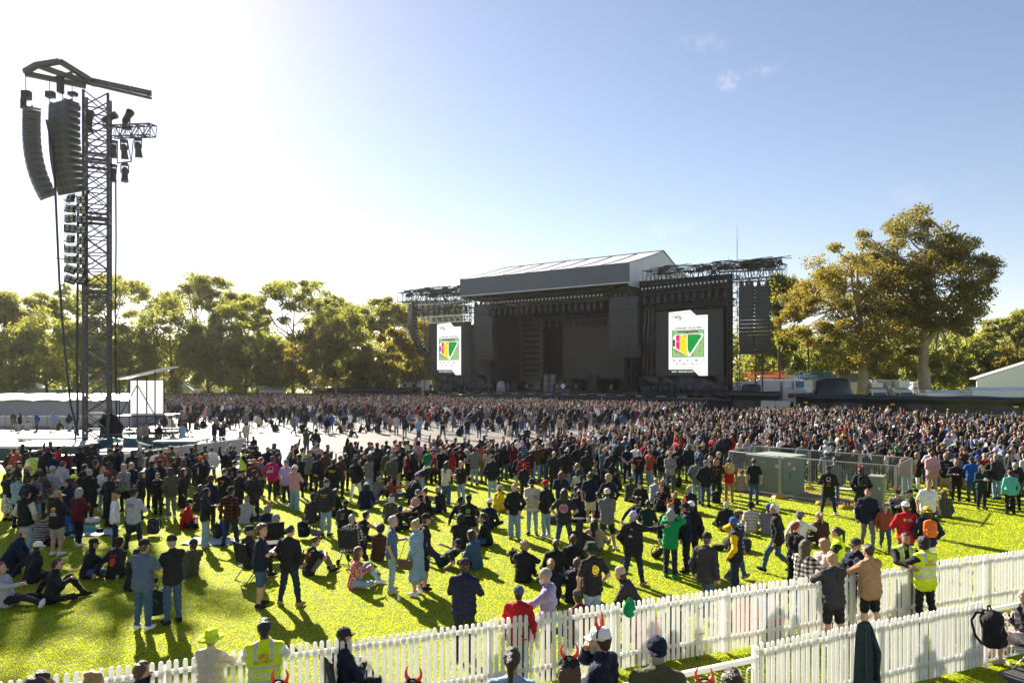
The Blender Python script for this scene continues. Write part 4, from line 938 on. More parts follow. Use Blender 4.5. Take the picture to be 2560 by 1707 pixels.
def loop_rail(p, q, h, label, pitch=.22):
    p, q = Vector((*p, 0)), Vector((*q, 0)); d = q - p; a = math.atan2(d.y, d.x); Lg = d.length; root = empty('loop_fence', p, a, label, 'fence'); m_ = MB()
    m_.b2((0, -.03, h - .07), (Lg, .03, h)); m_.tube((0, 0, .12), (Lg, 0, .12), .02, 6); m_.build('rail', PICK, root)
    m_ = MB(); n = int(Lg / pitch)
    for i in range(n):
        x = (i + .5) * Lg / n; r = pitch * .27
        m_.path([(x - r, 0, .12), (x - r, 0, h - .2)] + [(x + r * math.cos(t), 0, h - .2 + r * math.sin(t)) for t in (R(150), R(120), R(90), R(60), R(30))] + [(x + r, 0, h - .2), (x + r, 0, .12)], .012, 6)
    m_.build('loops', PICK, root); m_ = MB()
    for x in (0, Lg): m_.tube((x, 0, 0), (x, 0, h), .03, 8)
    m_.build('post', PICK, root); return root
loop_rail((.0, 8.28), (3.50, 9.78), 1.0, 'low white hoop topped rail left of the near picket fence')
loop_rail((8.15, 11.74), (12.2, 13.4), 1.02, 'low white hoop topped rail at the right edge behind the seated person', .2)
# star picket and wire ties
o = empty('star_picket', (gx(1742, 12.1), 12.1, 0), 0, 'dark steel star picket wired to a fence joint', 'stake'); m_ = MB(); m_.tube((0, 0, 0), (0, 0, 1.0), .02, 3); m_.build('stake', BLACKSTEEL, o); m_ = MB(); m_.path([(-.12, .02, .86), (.0, -.03, .9), (.15, .02, .92)], .004, 4); m_.path([(-.14, .02, .45), (.0, -.03, .44), (.15, .02, .46)], .004, 4); m_.build('wire_tie', BLACKSTEEL, o)
# ---- crowd barriers
def barrier_proto(L_=2.3, h=1.1, solid=False):
    o = empty('crowd_barrier', (0, 0, 0)); m_ = MB()
    m_.path([(-L_ / 2, 0, .12), (-L_ / 2, 0, h - .1), (-L_ / 2 + .1, 0, h), (L_ / 2 - .1, 0, h), (L_ / 2, 0, h - .1), (L_ / 2, 0, .12)], .02, 6); m_.tube((-L_ / 2, 0, .22), (L_ / 2, 0, .22), .016, 5); m_.build('frame', GREYSTEEL, o)
    m_ = MB()
    if solid: m_.b2((-L_ / 2 + .04, -.012, .24), (L_ / 2 - .04, .012, h - .04)); m_.build('panel', mat('perforated_panel', (.40, .40, .39), .45, .4, bump=.3, bscale=60), o)
    else:
        for i in range(1, 18): x = -L_ / 2 + L_ * i / 18; m_.tube((x, 0, .22), (x, 0, h), .009, 4, caps=False)
        m_.build('bars', GREYSTEEL, o)
    for x in (-L_ * .35, L_ * .35): m_ = MB(); m_.path([(x, -.33, .0), (x, 0, .13), (x, .33, .0)], .016, 5); m_.build('foot', GREYSTEEL, o)
    return o
BA, BS = None, None
def barrier_run(pts, where, solid=False, L_=2.3, h=1.1):
    global BA, BS
    for a, b in zip(pts, pts[1:]):
        a, b = Vector((*a, 0)), Vector((*b, 0)); d = b - a; n = max(1, round(d.length / L_))
        for i in range(n):
            pr = BS if solid else BA
            if pr is None: o = barrier_proto(solid=solid)
            else: o = copy_tree(pr)
            if pr is None:
                if solid: BS = o
                else: BA = o
            o.location = a.lerp(b, (i + .5) / n); o.rotation_euler = (0, 0, math.atan2(d.y, d.x)); o.scale = (d.length / n / 2.3 * .985, 1, h / 1.1)
            tag(o, ('solid panel crowd barrier ' if solid else 'steel tube crowd barrier ') + where, 'barrier', 'crowd barriers ' + where)
barrier_run([(gx(840, 35.5), 35.5), (gx(1300, 39.0), 39.0), (gx(1449, 45.3), 45.3)], 'along the near edge of the ground cover', False)
barrier_run([(gx(440, 33.0), 33.0), (gx(700, 35.0), 35.0), (gx(840, 35.5), 35.5)], 'between the tower compound and the standing crowd', False)
barrier_run([(gx(300, 34.5), 34.5), (gx(615, 43.5), 43.5)], 'in the sloping pale row right of the green tarpaulin', True, 1.3, 1.15)
barrier_run([(gx(615, 44.2), 44.2), (gx(330, 47.5), 47.5), (gx(75, 45), 45), (gx(-60, 42.5), 42.5)], 'around the foot of the speaker tower', False, 2.2, 1.05)
barrier_run([(gx(-40, 66), 66), (gx(330, 66), 66)], 'in the pale row in front of the long marquee', True, 2.2, 1.25)
barrier_run([(gx(1470, 47), 47), (gx(1690, 64), 64), (gx(1830, 70), 70)], 'dividing the ground cover from the lawn crowd', False)
barrier_run([(gx(1902, 90), 90), (gx(1975, 88.5), 88.5)], 'in the pale solid row beside the gap in the black wall', True, 2.2, 1.9)
barrier_run([(gx(1980, 86), 86), (gx(2300, 74), 74), (gx(2600, 68), 68)], 'in the long row before the black sheeted wall', False)
barrier_run([(gx(2205, 66.5), 66.5), (gx(2600, 61), 61)], 'in the pale low row standing before the steel barriers', True, 2.2, 1.15)
barrier_run([(gx(-60, 160), 160), (gx(700, 160), 160)], 'in the distant row before the left trees', False, 3.4, 3.0)
# ---- black sheeted walls
def sheet_wall(px0, Y0, px1, Y1, pyt, label, seed):
    a, b = Vector((gx(px0, Y0), Y0, 0)), Vector((gx(px1, Y1), Y1, 0)); d = b - a; Lg = d.length; H = (gz(pyt, Y0) + gz(pyt + 6, Y1)) / 2 if False else gz(pyt, Y0)
    rng = random.Random(seed); n = int(Lg / .35); k = 8; vs = []; ph = [rng.random() * 6 for _ in range(5)]
    for j in range(k + 1):
        f = j / k
        for i in range(n + 1):
            x = Lg * i / n; roll = .32 * math.sqrt(max(0, 1 - ((f - .84) / .16) ** 2)) if f > .68 else 0
            y = -roll - .12 * math.sin(x * 1.1 + ph[0] + 3 * f) * math.sin(x * .37 + ph[1]) - .06 * math.sin(4.1 * x + 6 * f + ph[2]) * (1 - f)
            vs.append((x, y, H * f + (.06 * math.sin(x * .9 + ph[3]) if f > .6 else 0)))
    for i in range(n + 1): vs.append((Lg * i / n, .35, H * .98)); 
    for i in range(n + 1): vs.append((Lg * i / n, .4, 0))
    fs = [(j * (n + 1) + i, j * (n + 1) + i + 1, (j + 1) * (n + 1) + i + 1, (j + 1) * (n + 1) + i) for j in range(k + 2) for i in range(n)]
    m_ = MB(); m_.add(vs, fs, 0, True); o = m_.build('sheeted_wall', BLACKSHEET, None, a, math.atan2(d.y, d.x)); tag(o, label, 'wall')
    return o, Lg, H
o, Lg, H = sheet_wall(1990, 97, 2640, 80, 984, 'long black plastic sheeted wall below the great gums', 1)
for x in (Lg * .05, Lg * .42, Lg * .87): m_ = MB(); m_.b2((x - .25, -.52, H * .5), (x + .25, -.45, H * .58)); m_.build('yellow_sign', mat('yellow_sign', (.7, .5, .03), .5), o)
sheet_wall(1818, 100, 1950, 98, 977, 'short black sheeted wall under the outer stage array', 2)
sheet_wall(780, 150, 1052, 143, 967, 'far black sheeted wall before the white containers', 3)
sheet_wall(1075, 131, 1260, 122.5, 984, 'low black barricade along the far half of the stage front', 4)
sheet_wall(1260, 121, 1830, 98.5, 986, 'low black barricade along the near half of the stage front', 5)
# covered stacks behind the walls
def cover_box(px0, px1, pyt, Y, d, label, seed, z0=0):
    w = (px1 - px0) / F * Y; h = gz(pyt, Y); o = empty('covered_equipment', (gx((px0 + px1) / 2, Y), Y, 0), 0, label, 'covered equipment'); m_ = MB()
    m_.lathe([(.72, 0), (.73, h * .55), (.66, h * .72), (.64, h * .86), (.52, h), (.2, h * 1.02)], 4, sx=w * .98, sy=d, smooth=False) if False else m_.lathe([(.5, 0), (.5, h * .5), (.44, h * .66), (.42, h * .9), (.34, h), (.1, h * 1.02)], 14, sx=w, sy=d)
    m_.build('cover', BLACKSHEET, o); return o
cover_box(2030, 2130, 945, 104, 5, 'black sheeted stack of gear between trucks behind the wall', 1)
cover_box(937, 982, 940, 152, 5, 'black sheeted stack left of the white containers', 2)
cover_box(1850, 1905, 960, 104, 4, 'brown black covered gear under the outer array', 3)
# ---- site power cabinets inside mesh fencing
CABG = mat('cabinet_green', (.15, .20, .16), .5, var=.15, scale=1.5, bump=.1)
o = empty('power_cabinet', (11.48, 29.7, 0), R(-52), 'large grey green power cabinet inside the mesh fence', 'power cabinet')
W_, D_, H_ = 1.64, 1.75, 1.56
m_ = MB(); m_.b2((-W_ / 2, -D_ / 2, .05), (W_ / 2, D_ / 2, H_)); m_.build('body', CABG, o)
m_ = MB(); m_.b2((-W_ / 2 - .06, -D_ / 2 - .06, H_ + .003), (W_ / 2 + .06, D_ / 2 + .06, H_ + .07)); m_.build('lid', mat('cabinet_lid', (.27, .29, .25), .5), o)
m_ = MB(); m_.b2((-W_ / 2 - .1, -D_ / 2 - .1, -.02), (W_ / 2 + .1, D_ / 2 + .1, .048)); m_.build('plinth', CONCRETE, o)
m_ = MB(); m_.b2((W_ / 2 + .004, -D_ / 2 + .04, .12), (W_ / 2 + .02, D_ / 2 - .04, H_ - .05)); dr = m_.build('door', CABG, o); m_ = MB(); m_.b2((W_ / 2 + .021, -.35, .7), (W_ / 2 + .045, -.31, .95)); m_.build('handle', BLACKSTEEL, dr)
m_ = MB(); m_.b2((W_ / 2 + .021, -.1, 1.05), (W_ / 2 + .025, .08, 1.22)); m_.build('warning_sign', mat('sign_white', (.6, .6, .58), .5), dr); m_ = MB(); m_.b2((W_ / 2 + .026, -.1, 1.17), (W_ / 2 + .028, .08, 1.22)); m_.build('sign_header', mat('sign_red', (.5, .03, .03), .5), dr)
m_ = MB(); m_.b2((W_ / 2 + .021, -.5, 1.28), (W_ / 2 + .025, -.25, 1.4)); m_.build('warning_sign', mat('yellow_sign', (.7, .5, .03), .5), dr)
m_ = MB(); m_.b2((W_ * .30, -D_ / 2 - .01, 1.18), (W_ * .46, -D_ / 2 - .003, 1.32)); m_.build('notice', mat('sign_white', (.6, .6, .58), .5), o)
rng = random.Random(3); m_ = MB()
for k in range(3):
    x = -.25 + k * .05; pts = []
    for i in range(14 - 3 * k): pts.append((x + .02 + i * .025, -D_ / 2 - .006, 1.36 - .13 * k + .045 * rng.uniform(-1, 1)))
    m_.path(pts, .006, 4)
m_.build('graffiti_tag', mat('spray_white', (.6, .62, .62), .6), o)
o = empty('power_cabinet', (gx(2192, 26.0), 26.0, 0), R(-40), 'slim pale green power cabinet behind the person with a backpack', 'power cabinet')
m_ = MB(); m_.b2((-.22, -.25, .05), (.22, .25, 1.2)); m_.build('body', mat('cabinet_pale_green', (.17, .21, .17), .5, bump=.1), o); m_ = MB(); m_.b2((-.25, -.28, 1.203), (.25, .28, 1.25)); m_.build('lid', mat('cabinet_lid', (.27, .29, .25), .5), o)
m_ = MB(); m_.b2((.1, -.258, .75), (.18, -.253, .85)); m_.build('sticker', mat('sign_white', (.6, .6, .58), .5), o); m_ = MB(); m_.b2((-.3, -.36, -.02), (.3, .36, .048)); m_.build('plinth', CONCRETE, o)
# mesh fence panels with yellow feet
def mesh_panel(p, q, label, h=1.72):
    p, q = Vector((*p, 0)), Vector((*q, 0)); d = q - p; Lg = d.length; o = empty('mesh_fence_panel', p, math.atan2(d.y, d.x), label, 'mesh fence', 'mesh fence panels around the power cabinets')
    m_ = MB(); 
    for x in (.03, Lg - .03): m_.tube((x, 0, .06), (x, 0, h + .02), .024, 8)
    for z in (.14, h): m_.tube((.03, 0, z), (Lg - .03, 0, z), .024, 8)
    m_.build('frame', GREYSTEEL, o); m_ = MB(); n = int(Lg / .085); k = int((h - .14) / .085)
    for i in range(1, n): m_.tube((Lg * i / n, 0, .14), (Lg * i / n, 0, h), .0035, 3, caps=False)
    for i in range(1, k): z = .14 + (h - .14) * i / k; m_.tube((.03, .004, z), (Lg - .03, .004, z), .0035, 3, caps=False)
    m_.build('wire_mesh', GREYSTEEL, o); return o
YELF = mat('yellow_block', (.60, .34, .03), .6, bump=.2)
def foot(x, y, rz, label):
    o = empty('fence_foot', (x, y, 0), rz, label, 'fence foot', 'yellow fence feet under the mesh panels'); m_ = MB(); m_.slab([(-.33, -.12, 0), (.33, -.12, 0), (.27, -.1, .13), (-.27, -.1, .13)], (0, .22, 0)); m_.build('block', YELF, o)
    m_ = MB()
    for a in (-.09, .09): m_.tube((a, 0, .131), (a, 0, .2), .035, 8)
    m_.build('socket', YELF, o)
A_ = [(gx(1822, 30.2), 30.2), (gx(1949, 28.2), 28.2), (gx(2061, 26.8), 26.8), (gx(2240, 25.2), 25.2)]
B_ = [(gx(1886, 32.4), 32.4), (gx(2024, 30.6), 30.6), (gx(2150, 29.0), 29.0), (gx(2281, 27.6), 27.6)]
lab_ = ['mesh panel at the left before the big cabinet', 'mesh panel in front of the big cabinet door', 'mesh panel beside the person with the backpack']
for i in range(3): mesh_panel(A_[i], A_[i + 1], lab_[i])
lab_ = ['mesh panel behind the big cabinet', 'mesh panel at the back between the two cabinets', 'mesh panel at the back of the slim cabinet']
for i in range(3): mesh_panel(B_[i], B_[i + 1], lab_[i])
mesh_panel(A_[0], B_[0], 'short end mesh panel left of the big cabinet'); mesh_panel(A_[3], B_[3], 'end mesh panel right of the slim cabinet')
for (x, y), rz, l in ((A_[1], .3, 'yellow fence foot in front of the big cabinet'), (A_[2], .1, 'yellow fence foot beside the person in the long black tee'), ((B_[1][0], B_[1][1]), 1, 'yellow fence foot behind the big cabinet'), (A_[3], .9, 'yellow fence foot at the corner near the slim cabinet')): foot(x, y, rz, l)
# ---- trucks, trailers, marquees beyond the walls
def wheel(par, x, y, r, w):
    m_ = MB(); m_.tube((x, y - w / 2, r), (x, y + w / 2, r), r, 16); wh = m_.build('wheel', RUBBER, par); m_ = MB(); m_.tube((x, y - w / 2 - .01, r), (x, y + w / 2 + .01, r), r * .5, 10); m_.build('rim', ALU, wh)
def truck(px, Y, rz, label, kind=0, col=(.75, .75, .74), trailer=6.0, h=3.6, extra=None):
    o = empty('truck', (gx(px, Y), Y, 0), rz, label, 'truck'); pm = mat('truck_paint_%.2f_%.2f_%.2f' % col, col, .3, coat=.5, var=.04)
    # cab faces -y; trailer runs +y
    m_ = MB(); pr = [(-1.15, .55), (-1.15, 1.5), (-.95, 2.55), (-.55, 3.05), (.9, 3.3), (.9, .55)] if kind == 0 else [(-2.2, .6), (-2.25, 1.45), (-1.0, 1.65), (-.7, 2.55), (-.2, 2.9), (.9, 3.35), (.9, .6)]
    m_.slab([(-1.2, y, z) for y, z in pr], (2.4, 0, 0)); c = m_.build('cab', pm, o)
    m_ = MB()
    if kind == 0: m_.slab([(-1.05, -1.165, 1.62), (1.05, -1.165, 1.62), (1.0, -.99, 2.45), (-1.0, -.99, 2.45)], (0, -.02, .005))
    else: m_.slab([(-1.05, -1.03, 1.72), (1.05, -1.03, 1.72), (1.0, -.76, 2.48), (-1.0, -.76, 2.48)], (0, -.02, .005))
    m_.build('windscreen', GLASSDARK, c)
    f = -1.17 if kind == 0 else -2.27; m_ = MB(); m_.b2((-.7, f - .02, .95), (.7, f, 1.42)); m_.build('grille', BLACKSTEEL, c)
    m_ = MB(); m_.b2((-1.22, f - .12, .35), (1.22, f + .2, .68)); m_.build('bumper', ALU, c)
    for sx in (-1, 1): m_ = MB(); m_.b2((sx * .98 - .18, f - .03, .78), (sx * .98 + .18, f - .001, .98)); m_.build('headlight', mat('headlight_glass', (.6, .62, .64), .1), c)
    for sx in (-1, 1): m_ = MB(); m_.b2((sx * 1.32 - .1, -.9, 1.7), (sx * 1.32 + .1, -.8, 2.4)); m_.build('mirror', BLACKSTEEL, c)
    for sx in (-1, 1): m_ = MB(); m_.b2((sx * 1.205 - .004, -.75 if kind == 0 else -.6, 1.6), (sx * 1.205 + .004, .1, 2.35)); m_.build('side_window', GLASSDARK, c)
    m_ = MB(); m_.b2((-.9, -.3, 3.25), (.9, .85, h + .1)); m_.build('wind_deflector', mat('deflector_%s' % bool(extra), extra or col, .35), c)
    for y in (-.5,) + ((1.8, 3.0) if trailer else ()):
        for sx in (-1, 1): wheel(o, sx * 1.02, y, .5, .3)
    m_ = MB(); m_.b2((-.5, -.4, .5), (.5, 1.2 + trailer, .75)); m_.build('chassis', BLACKSTEEL, o)
    if trailer: m_ = MB(); m_.b2((-1.25, 1.3, .95), (1.25, 1.3 + trailer, h + .2)); m_.build('trailer', mat('trailer_white', (.70, .70, .69), .45, bump=.1), o)
    for sx in (-1, 1): m_ = MB(); m_.tube((sx * 1.1, 1.05, .8), (sx * 1.1, 1.05, h + .25), .07, 8); m_.build('exhaust', ALU, o)
    return o
truck(2192, 112, R(-4), 'white flat fronted truck left of the tallest gum', 0, h=3.9)
truck(2258, 110, R(5), 'white bonneted truck with visor right of the flat fronted truck', 1, trailer=8, h=4.3)
truck(2293, 113, R(2), 'white truck partly behind the tallest gum trunk', 0, h=4.0)
truck(1972, 112, R(68), 'beige white truck side on beside the black wing wall', 0, (.62, .60, .56), h=4.1)
truck(2004, 113, R(60), 'white truck with blue roof deflector', 0, (.66, .67, .67), h=4.2, extra=(.02, .22, .36))
truck(2026, 116, R(58), 'white truck behind the blue topped truck', 0, h=4.3)
truck(1935, 122, R(80), 'white truck under the outer speaker array', 0, (.6, .6, .6), h=3.9)
def trailer(px0, px1, pyt, pyb, Y, d, label, mt, name='trailer', rz=0.0, roofm=None):
    w = (px1 - px0) / F * Y; h = gz(pyt, Y); o = empty(name, (gx((px0 + px1) / 2, Y), Y, 0), rz, label, 'container' if name != 'trailer' else 'trailer'); m_ = MB(); m_.b2((-w / 2, 0, .25), (w / 2, d, h)); m_.build('body', mt, o)
    if roofm: m_ = MB(); m_.slab([(-w / 2 - .05, -.05, h + .01), (w / 2 + .05, -.05, h + .01), (w / 2 + .05, d * .5, h + .35), (-w / 2 - .05, d * .5, h + .35)], (0, 0, .05)); m_.build('roof', roofm, o)
    m_ = MB(); k = max(3, int(w / 1.2))
    for i in range(k + 1): m_.b2((-w / 2 + w * i / k - .03, -.03, .25), (-w / 2 + w * i / k + .03, -.003, h - .02))
    m_.build('rib', mt, o); m_ = MB(); m_.b2((-w / 2, .1, 0), (w / 2, d - .1, .24)); m_.build('skid', BLACKSTEEL, o); return o
CORR = mat('corrugated_white', (.74, .75, .75), .35, bump=.3, bscale=8)
trailer(2318, 2440, 982, 1000, 101, 3, 'white trailer with ribbed roof right of the tallest gum', CORR, 'trailer', 0, mat('ribbed_roof', (.5, .52, .54), .3))
trailer(2432, 2600, 975, 1000, 99, 3, 'white container with ribbed roof at the right edge', CORR, 'container', 0, mat('ribbed_roof', (.5, .52, .54), .3))
trailer(1002, 1052, 946, 975, 150, 3, 'white container with dark door signs left of the stage', WHITEPAINT, 'container')
trailer(1052, 1076, 950, 978, 146, 3, 'grey container beside the far stage end', CORR, 'container')
trailer(2060, 2175, 932, 980, 128, 3, 'dark container behind the covered stack', mat('dark_container', (.05, .05, .055), .6), 'container')
trailer(1900, 2050, 937, 980, 132, 3, 'long pale trailer behind the row of trucks', CORR, 'trailer')
for k, px in enumerate((1012, 1035)):
    o = empty('door_sign', (gx(px, 149.9), 149.85, gz(958, 149.9)), 0, 'dark door sign on the white container ' + ('nearer the black stack' if k == 0 else 'nearer the stage'), 'sign'); m_ = MB(); m_.b2((-.4, 0, -.8), (.4, .05, .8)); m_.build('board', mat('navy_sign', (.03, .04, .09), .5), o); m_ = MB(); m_.b2((-.2, -.02, -.1), (.2, -.001, .45)); m_.build('figure', WHITEPAINT, o)
# big white tent at the right
o = empty('marquee', (gx(2520, 112), 112, 0), 0, 'large white marquee with a long sloping roof at the right edge', 'marquee')
xa = gx(2440, 112) - gx(2520, 112); xb = gx(2640, 112) - gx(2520, 112); za, zb = gz(948, 112), gz(893, 112)
m_ = MB(); m_.slab([(xa, 0, za), (xb, 0, zb + .5), (xb, 1.6, zb + .5), (xa, 1.6, za)], (0, 0, .15)); m_.build('roof', WHITEPVC, o)
m_ = MB(); m_.slab([(xa + .3, .2, 0), (xb, .2, 0), (xb, .2, zb + .4), (xa + .3, .2, za - .05)], (0, .15, 0)); m_.build('wall', mat('tent_wall', (.78, .78, .77), .5), o)
for px, py, w, Y, lab in ((682, 955, 58, 150, 'small white party tent below the low tree at the left'), (75, 950, 60, 158, 'white peaked tent behind the distant barriers at the left'), (462, 960, 44, 158, 'pale tent beside the dark pennant banner')):
    o = empty('party_tent', (gx(px, Y), Y, 0), R(15), lab, 'tent'); ww = w / F * Y / 2; h = gz(py, Y)
    m_ = MB(); m_.lathe([(1.42, 0), (1.42, h * .55)], 4, sx=ww, sy=ww, smooth=False); q = m_.build('wall', WHITEPVC, o); m_ = MB(); m_.lathe([(1.5, h * .56), (.75, h * .78), (.05, h * 1.05)], 4, sx=ww, sy=ww, smooth=False); q2 = m_.build('roof', WHITEPVC, o); q.rotation_euler = q2.rotation_euler = (0, 0, R(45))
# scissor lift rails, light poles, banners, string lights
for px0, px1, c, nm, Y in ((1865, 1958, (.55, .10, .03), 'orange', 126), (1995, 2090, (.03, .17, .30), 'blue', 126)):
    o = empty('lift_platform', (gx((px0 + px1) / 2, Y), Y, 0), 0, '%s railed lift platform parked behind the trucks' % nm, 'lift'); w = (px1 - px0) / F * Y / 2; m_ = MB(); z0, z1 = gz(943, Y), gz(930, Y); pm = mat('lift_' + nm, c, .5)
    for y in (-.8, .8):
        for z in (z0, (z0 + z1) / 2, z1): m_.tube((-w, y, z), (w, y, z), .07, 5)
        for i in range(7): m_.tube((-w + 2 * w * i / 6, y, z0), (-w + 2 * w * i / 6, y, z1), .06, 5)
    m_.build('railing', pm, o); m_ = MB(); m_.b2((-w, -.9, z0 - .3), (w, .9, z0 - .08)); m_.b2((-w * .8, -.7, .3), (w * .8, .7, 1.4)); m_.build('base', pm, o)
    for sx in (-1, 1):
        for y in (-.6, .6): wheel(o, sx * w * .6, y, .4, .3)
    m_ = MB(); m_.tube((-w * .6, 0, 1.4), (w * .6, 0, z0 - .3), .12, 4); m_.tube((w * .6, 0, 1.4), (-w * .6, 0, z0 - .3), .12, 4); m_.build('scissor_arm', BLACKSTEEL, o)
def pole(name, px, pyt, Y, label, r=.08, head=True, mt=GREYSTEEL):
    o = empty(name, (gx(px, Y), Y, 0), 0, label, 'pole'); h = gz(pyt, Y); m_ = MB(); m_.tube((0, 0, 0), (0, 0, h), r * 1.2, 8, r); m_.build('pole', mt, o)
    if head: m_ = MB(); m_.b2((-.45, -.2, h), (.45, .2, h + .25)); m_.build('lamp_head', mt, o)
    return o
pole('light_pole', 840, 905, 146, 'slim grey light pole before the golden tree')
pole('light_pole', 706, 938, 150, 'short light pole behind the small party tent')
pole('light_pole', 1968, 926, 128, 'slim light pole behind the orange lift', .07)
def banner(px, pyt, Y, label):
    o = pole('banner_flag', px - 8, pyt, Y, label, .05, False, mat('banner_pole', (.25, .42, .03), .5)); o['category'] = 'banner'; h = gz(pyt, Y); m_ = MB(); m_.b2((.1, -.02, h - 3.0), (1.35, .02, h - .1)); m_.build('cloth', mat('banner_black', (.02, .02, .022), .7), o)
    m_ = MB(); m_.slab([(.4, -.04, h - 1.2), (.6, -.04, h - .6), (.9, -.04, h - .9), (.7, -.04, h - 1.5)], (0, .015, 0)); m_.build('emblem', WHITEPAINT, o)
banner(526, 922, 156, 'dark pennant banner on a lime pole below the shaded tree'); banner(2, 928, 156, 'dark pennant banner cut off at the left edge')
pole('banner_pole', 586, 925, 156, 'bare lime green pole holding one end of the string lights', .06, False, mat('banner_pole', (.25, .42, .03), .5))
o = empty('string_lights', (gx(586, 156), 156, gz(945, 156)), 0, 'string of small white bulbs sagging between poles', 'string lights'); m_ = MB(); pts = [Vector((x, 0, -2.2 * (1 - (2 * x / 9 - 1) ** 2))) for x in [9 * i / 12 for i in range(13)]]; m_.path(pts, .03, 4); m_.build('wire', BLACKSTEEL, o)
for p in pts[1:-1]: m_ = MB(); m_.lathe([(.05, -.16), (.14, -.02), (.05, .08)], 8); m_.build('bulb', WHITEPAINT, o, p)
for i, px in enumerate((10, 128, 420, 492, 543)):
    Y = 159; o = empty('white_sign', (gx(px, Y), Y, gz(977, Y)), 0, 'blank white sign board on the distant barrier row', 'sign', 'white sign boards on the distant barriers'); m_ = MB(); m_.b2((-.9, 0, -.5), (.9, .06, .5)); m_.build('board', WHITEPAINT, o)
o = empty('van', (gx(150, 162), 162, 0), R(90), 'lime green van parked behind the distant barriers', 'van'); m_ = MB(); m_.slab([(-1, y, z) for y, z in ((-2.4, .4), (-2.4, 1.1), (-1.6, 1.3), (-1.0, 2.1), (2.4, 2.2), (2.4, .4))], (2, 0, 0)); q = m_.build('body', mat('van_lime', (.18, .42, .05), .35), o); m_ = MB(); m_.b2((-1.01, -1.1, 1.35), (1.01, -.2, 1.9)); m_.build('side_window', GLASSDARK, q)
for y in (-1.5, 1.5):
    for sx in (-1, 1): wheel(o, sx * .9, y, .35, .25)
# distant building behind the left wing
o = empty('office_building', (gx(1080, 420), 420, 0), 0, 'pale distant building behind the far stage wing', 'building'); w = 75 / F * 420; h = gz(752, 420); m_ = MB(); m_.b2((-w, 0, 0), (w, 14, h)); m_.build('wall', mat('pale_render', (.5, .46, .42), .8), o)
for k in range(4):
    z = h - 3.4 - k * 4; m_ = MB()
    for i in range(10): m_.b2((-w + .8 + i * (2 * w - 1) / 10, -.06, z - 1), (-w + 2.6 + i * (2 * w - 1) / 10, -.01, z + 1))
    m_.build('window', GLASSDARK, o)
# raised viewing deck under the nearest spectators
o = empty('viewing_deck', (-1.5, 6.1, 0), 0, 'low timber viewing deck in front of the picket fence', 'deck'); m_ = MB()
for i in range(9): m_.b2((-7.4, -1.6 + i * .32, .68), (7.0, -1.6 + i * .32 + .3, .72))
m_.build('boards', mat('deck_board', (.16, .12, .08), .8), o); m_ = MB()
for x in range(-7, 8, 2):
    for y in (-1.4, 1.1): m_.b2((x - .05, y - .05, 0), (x + .05, y + .05, .67))
m_.build('stumps', BLACKSTEEL, o)
# ---------------------------------------------------------------- people: one smooth skin grown round a posed skeleton
def surface_nets(D, org, h):
    """quads of the zero level of the grid D"""
    S = D < 0
    nx, ny, nz = D.shape
    c = [S[i:nx - 1 + i, j:ny - 1 + j, k:nz - 1 + k] for i in (0, 1) for j in (0, 1) for k in (0, 1)]
    cnt = sum(a.astype(np.int8) for a in c); act = (cnt > 0) & (cnt < 8)
    idx = -np.ones(act.shape, np.int64); I = np.argwhere(act); n = len(I); idx[act] = np.arange(n)
    acc = np.zeros((n, 3)); num = np.zeros(n)
    off = [(0, 0, 0), (1, 0, 0), (0, 1, 0), (0, 0, 1), (1, 1, 0), (1, 0, 1), (0, 1, 1), (1, 1, 1)]
    ed = [(a, b) for a in off for b in off if sum(b) - sum(a) == 1 and all(q >= p for p, q in zip(a, b))]
    for a, b in ed:
        a, b = np.array(a), np.array(b); A = I + a; B = I + b
        da = D[A[:, 0], A[:, 1], A[:, 2]]; db = D[B[:, 0], B[:, 1], B[:, 2]]; x = (da < 0) != (db < 0)
        t = np.where(x, da / np.where(x, da - db, 1), 0)
        acc += np.where(x[:, None], a + (b - a) * t[:, None], 0); num += x
    V = org + (I + acc / np.maximum(num, 1)[:, None]) * h
    Q = []
    for ax in range(3):
        u, v = [(1, 2), (2, 0), (0, 1)][ax]
        sl0 = [slice(None)] * 3; sl1 = [slice(None)] * 3; sl0[ax] = slice(0, -1); sl1[ax] = slice(1, None)
        cr = S[tuple(sl0)] != S[tuple(sl1)]; E = np.argwhere(cr)
        ok = (E[:, u] > 0) & (E[:, v] > 0) & (E[:, u] < D.shape[u] - 1) & (E[:, v] < D.shape[v] - 1); E = E[ok]
        ins = S[E[:, 0], E[:, 1], E[:, 2]]
        def g(du, dv):
            P = E.copy(); P[:, u] -= du; P[:, v] -= dv; return idx[P[:, 0], P[:, 1], P[:, 2]]
        q = np.stack([g(1, 1), g(0, 1), g(0, 0), g(1, 0)], 1); q[~ins] = q[~ins][:, ::-1]; Q.append(q)
    return V, np.concatenate(Q)
def d_cone(P, pr):
    a, ra, b, rb = pr[:4]; a = np.asarray(a, float); b = np.asarray(b, float); ab = b - a; L2 = max(1e-9, ab @ ab)
    t = np.clip(((P - a) @ ab) / L2, 0, 1)
    q = P - (a + t[..., None] * ab)
    if len(pr) > 5: q = q * np.asarray(pr[5])          # squash: factors on x, y, z
    return np.sqrt((q * q).sum(-1)) - (ra + (rb - ra) * t)
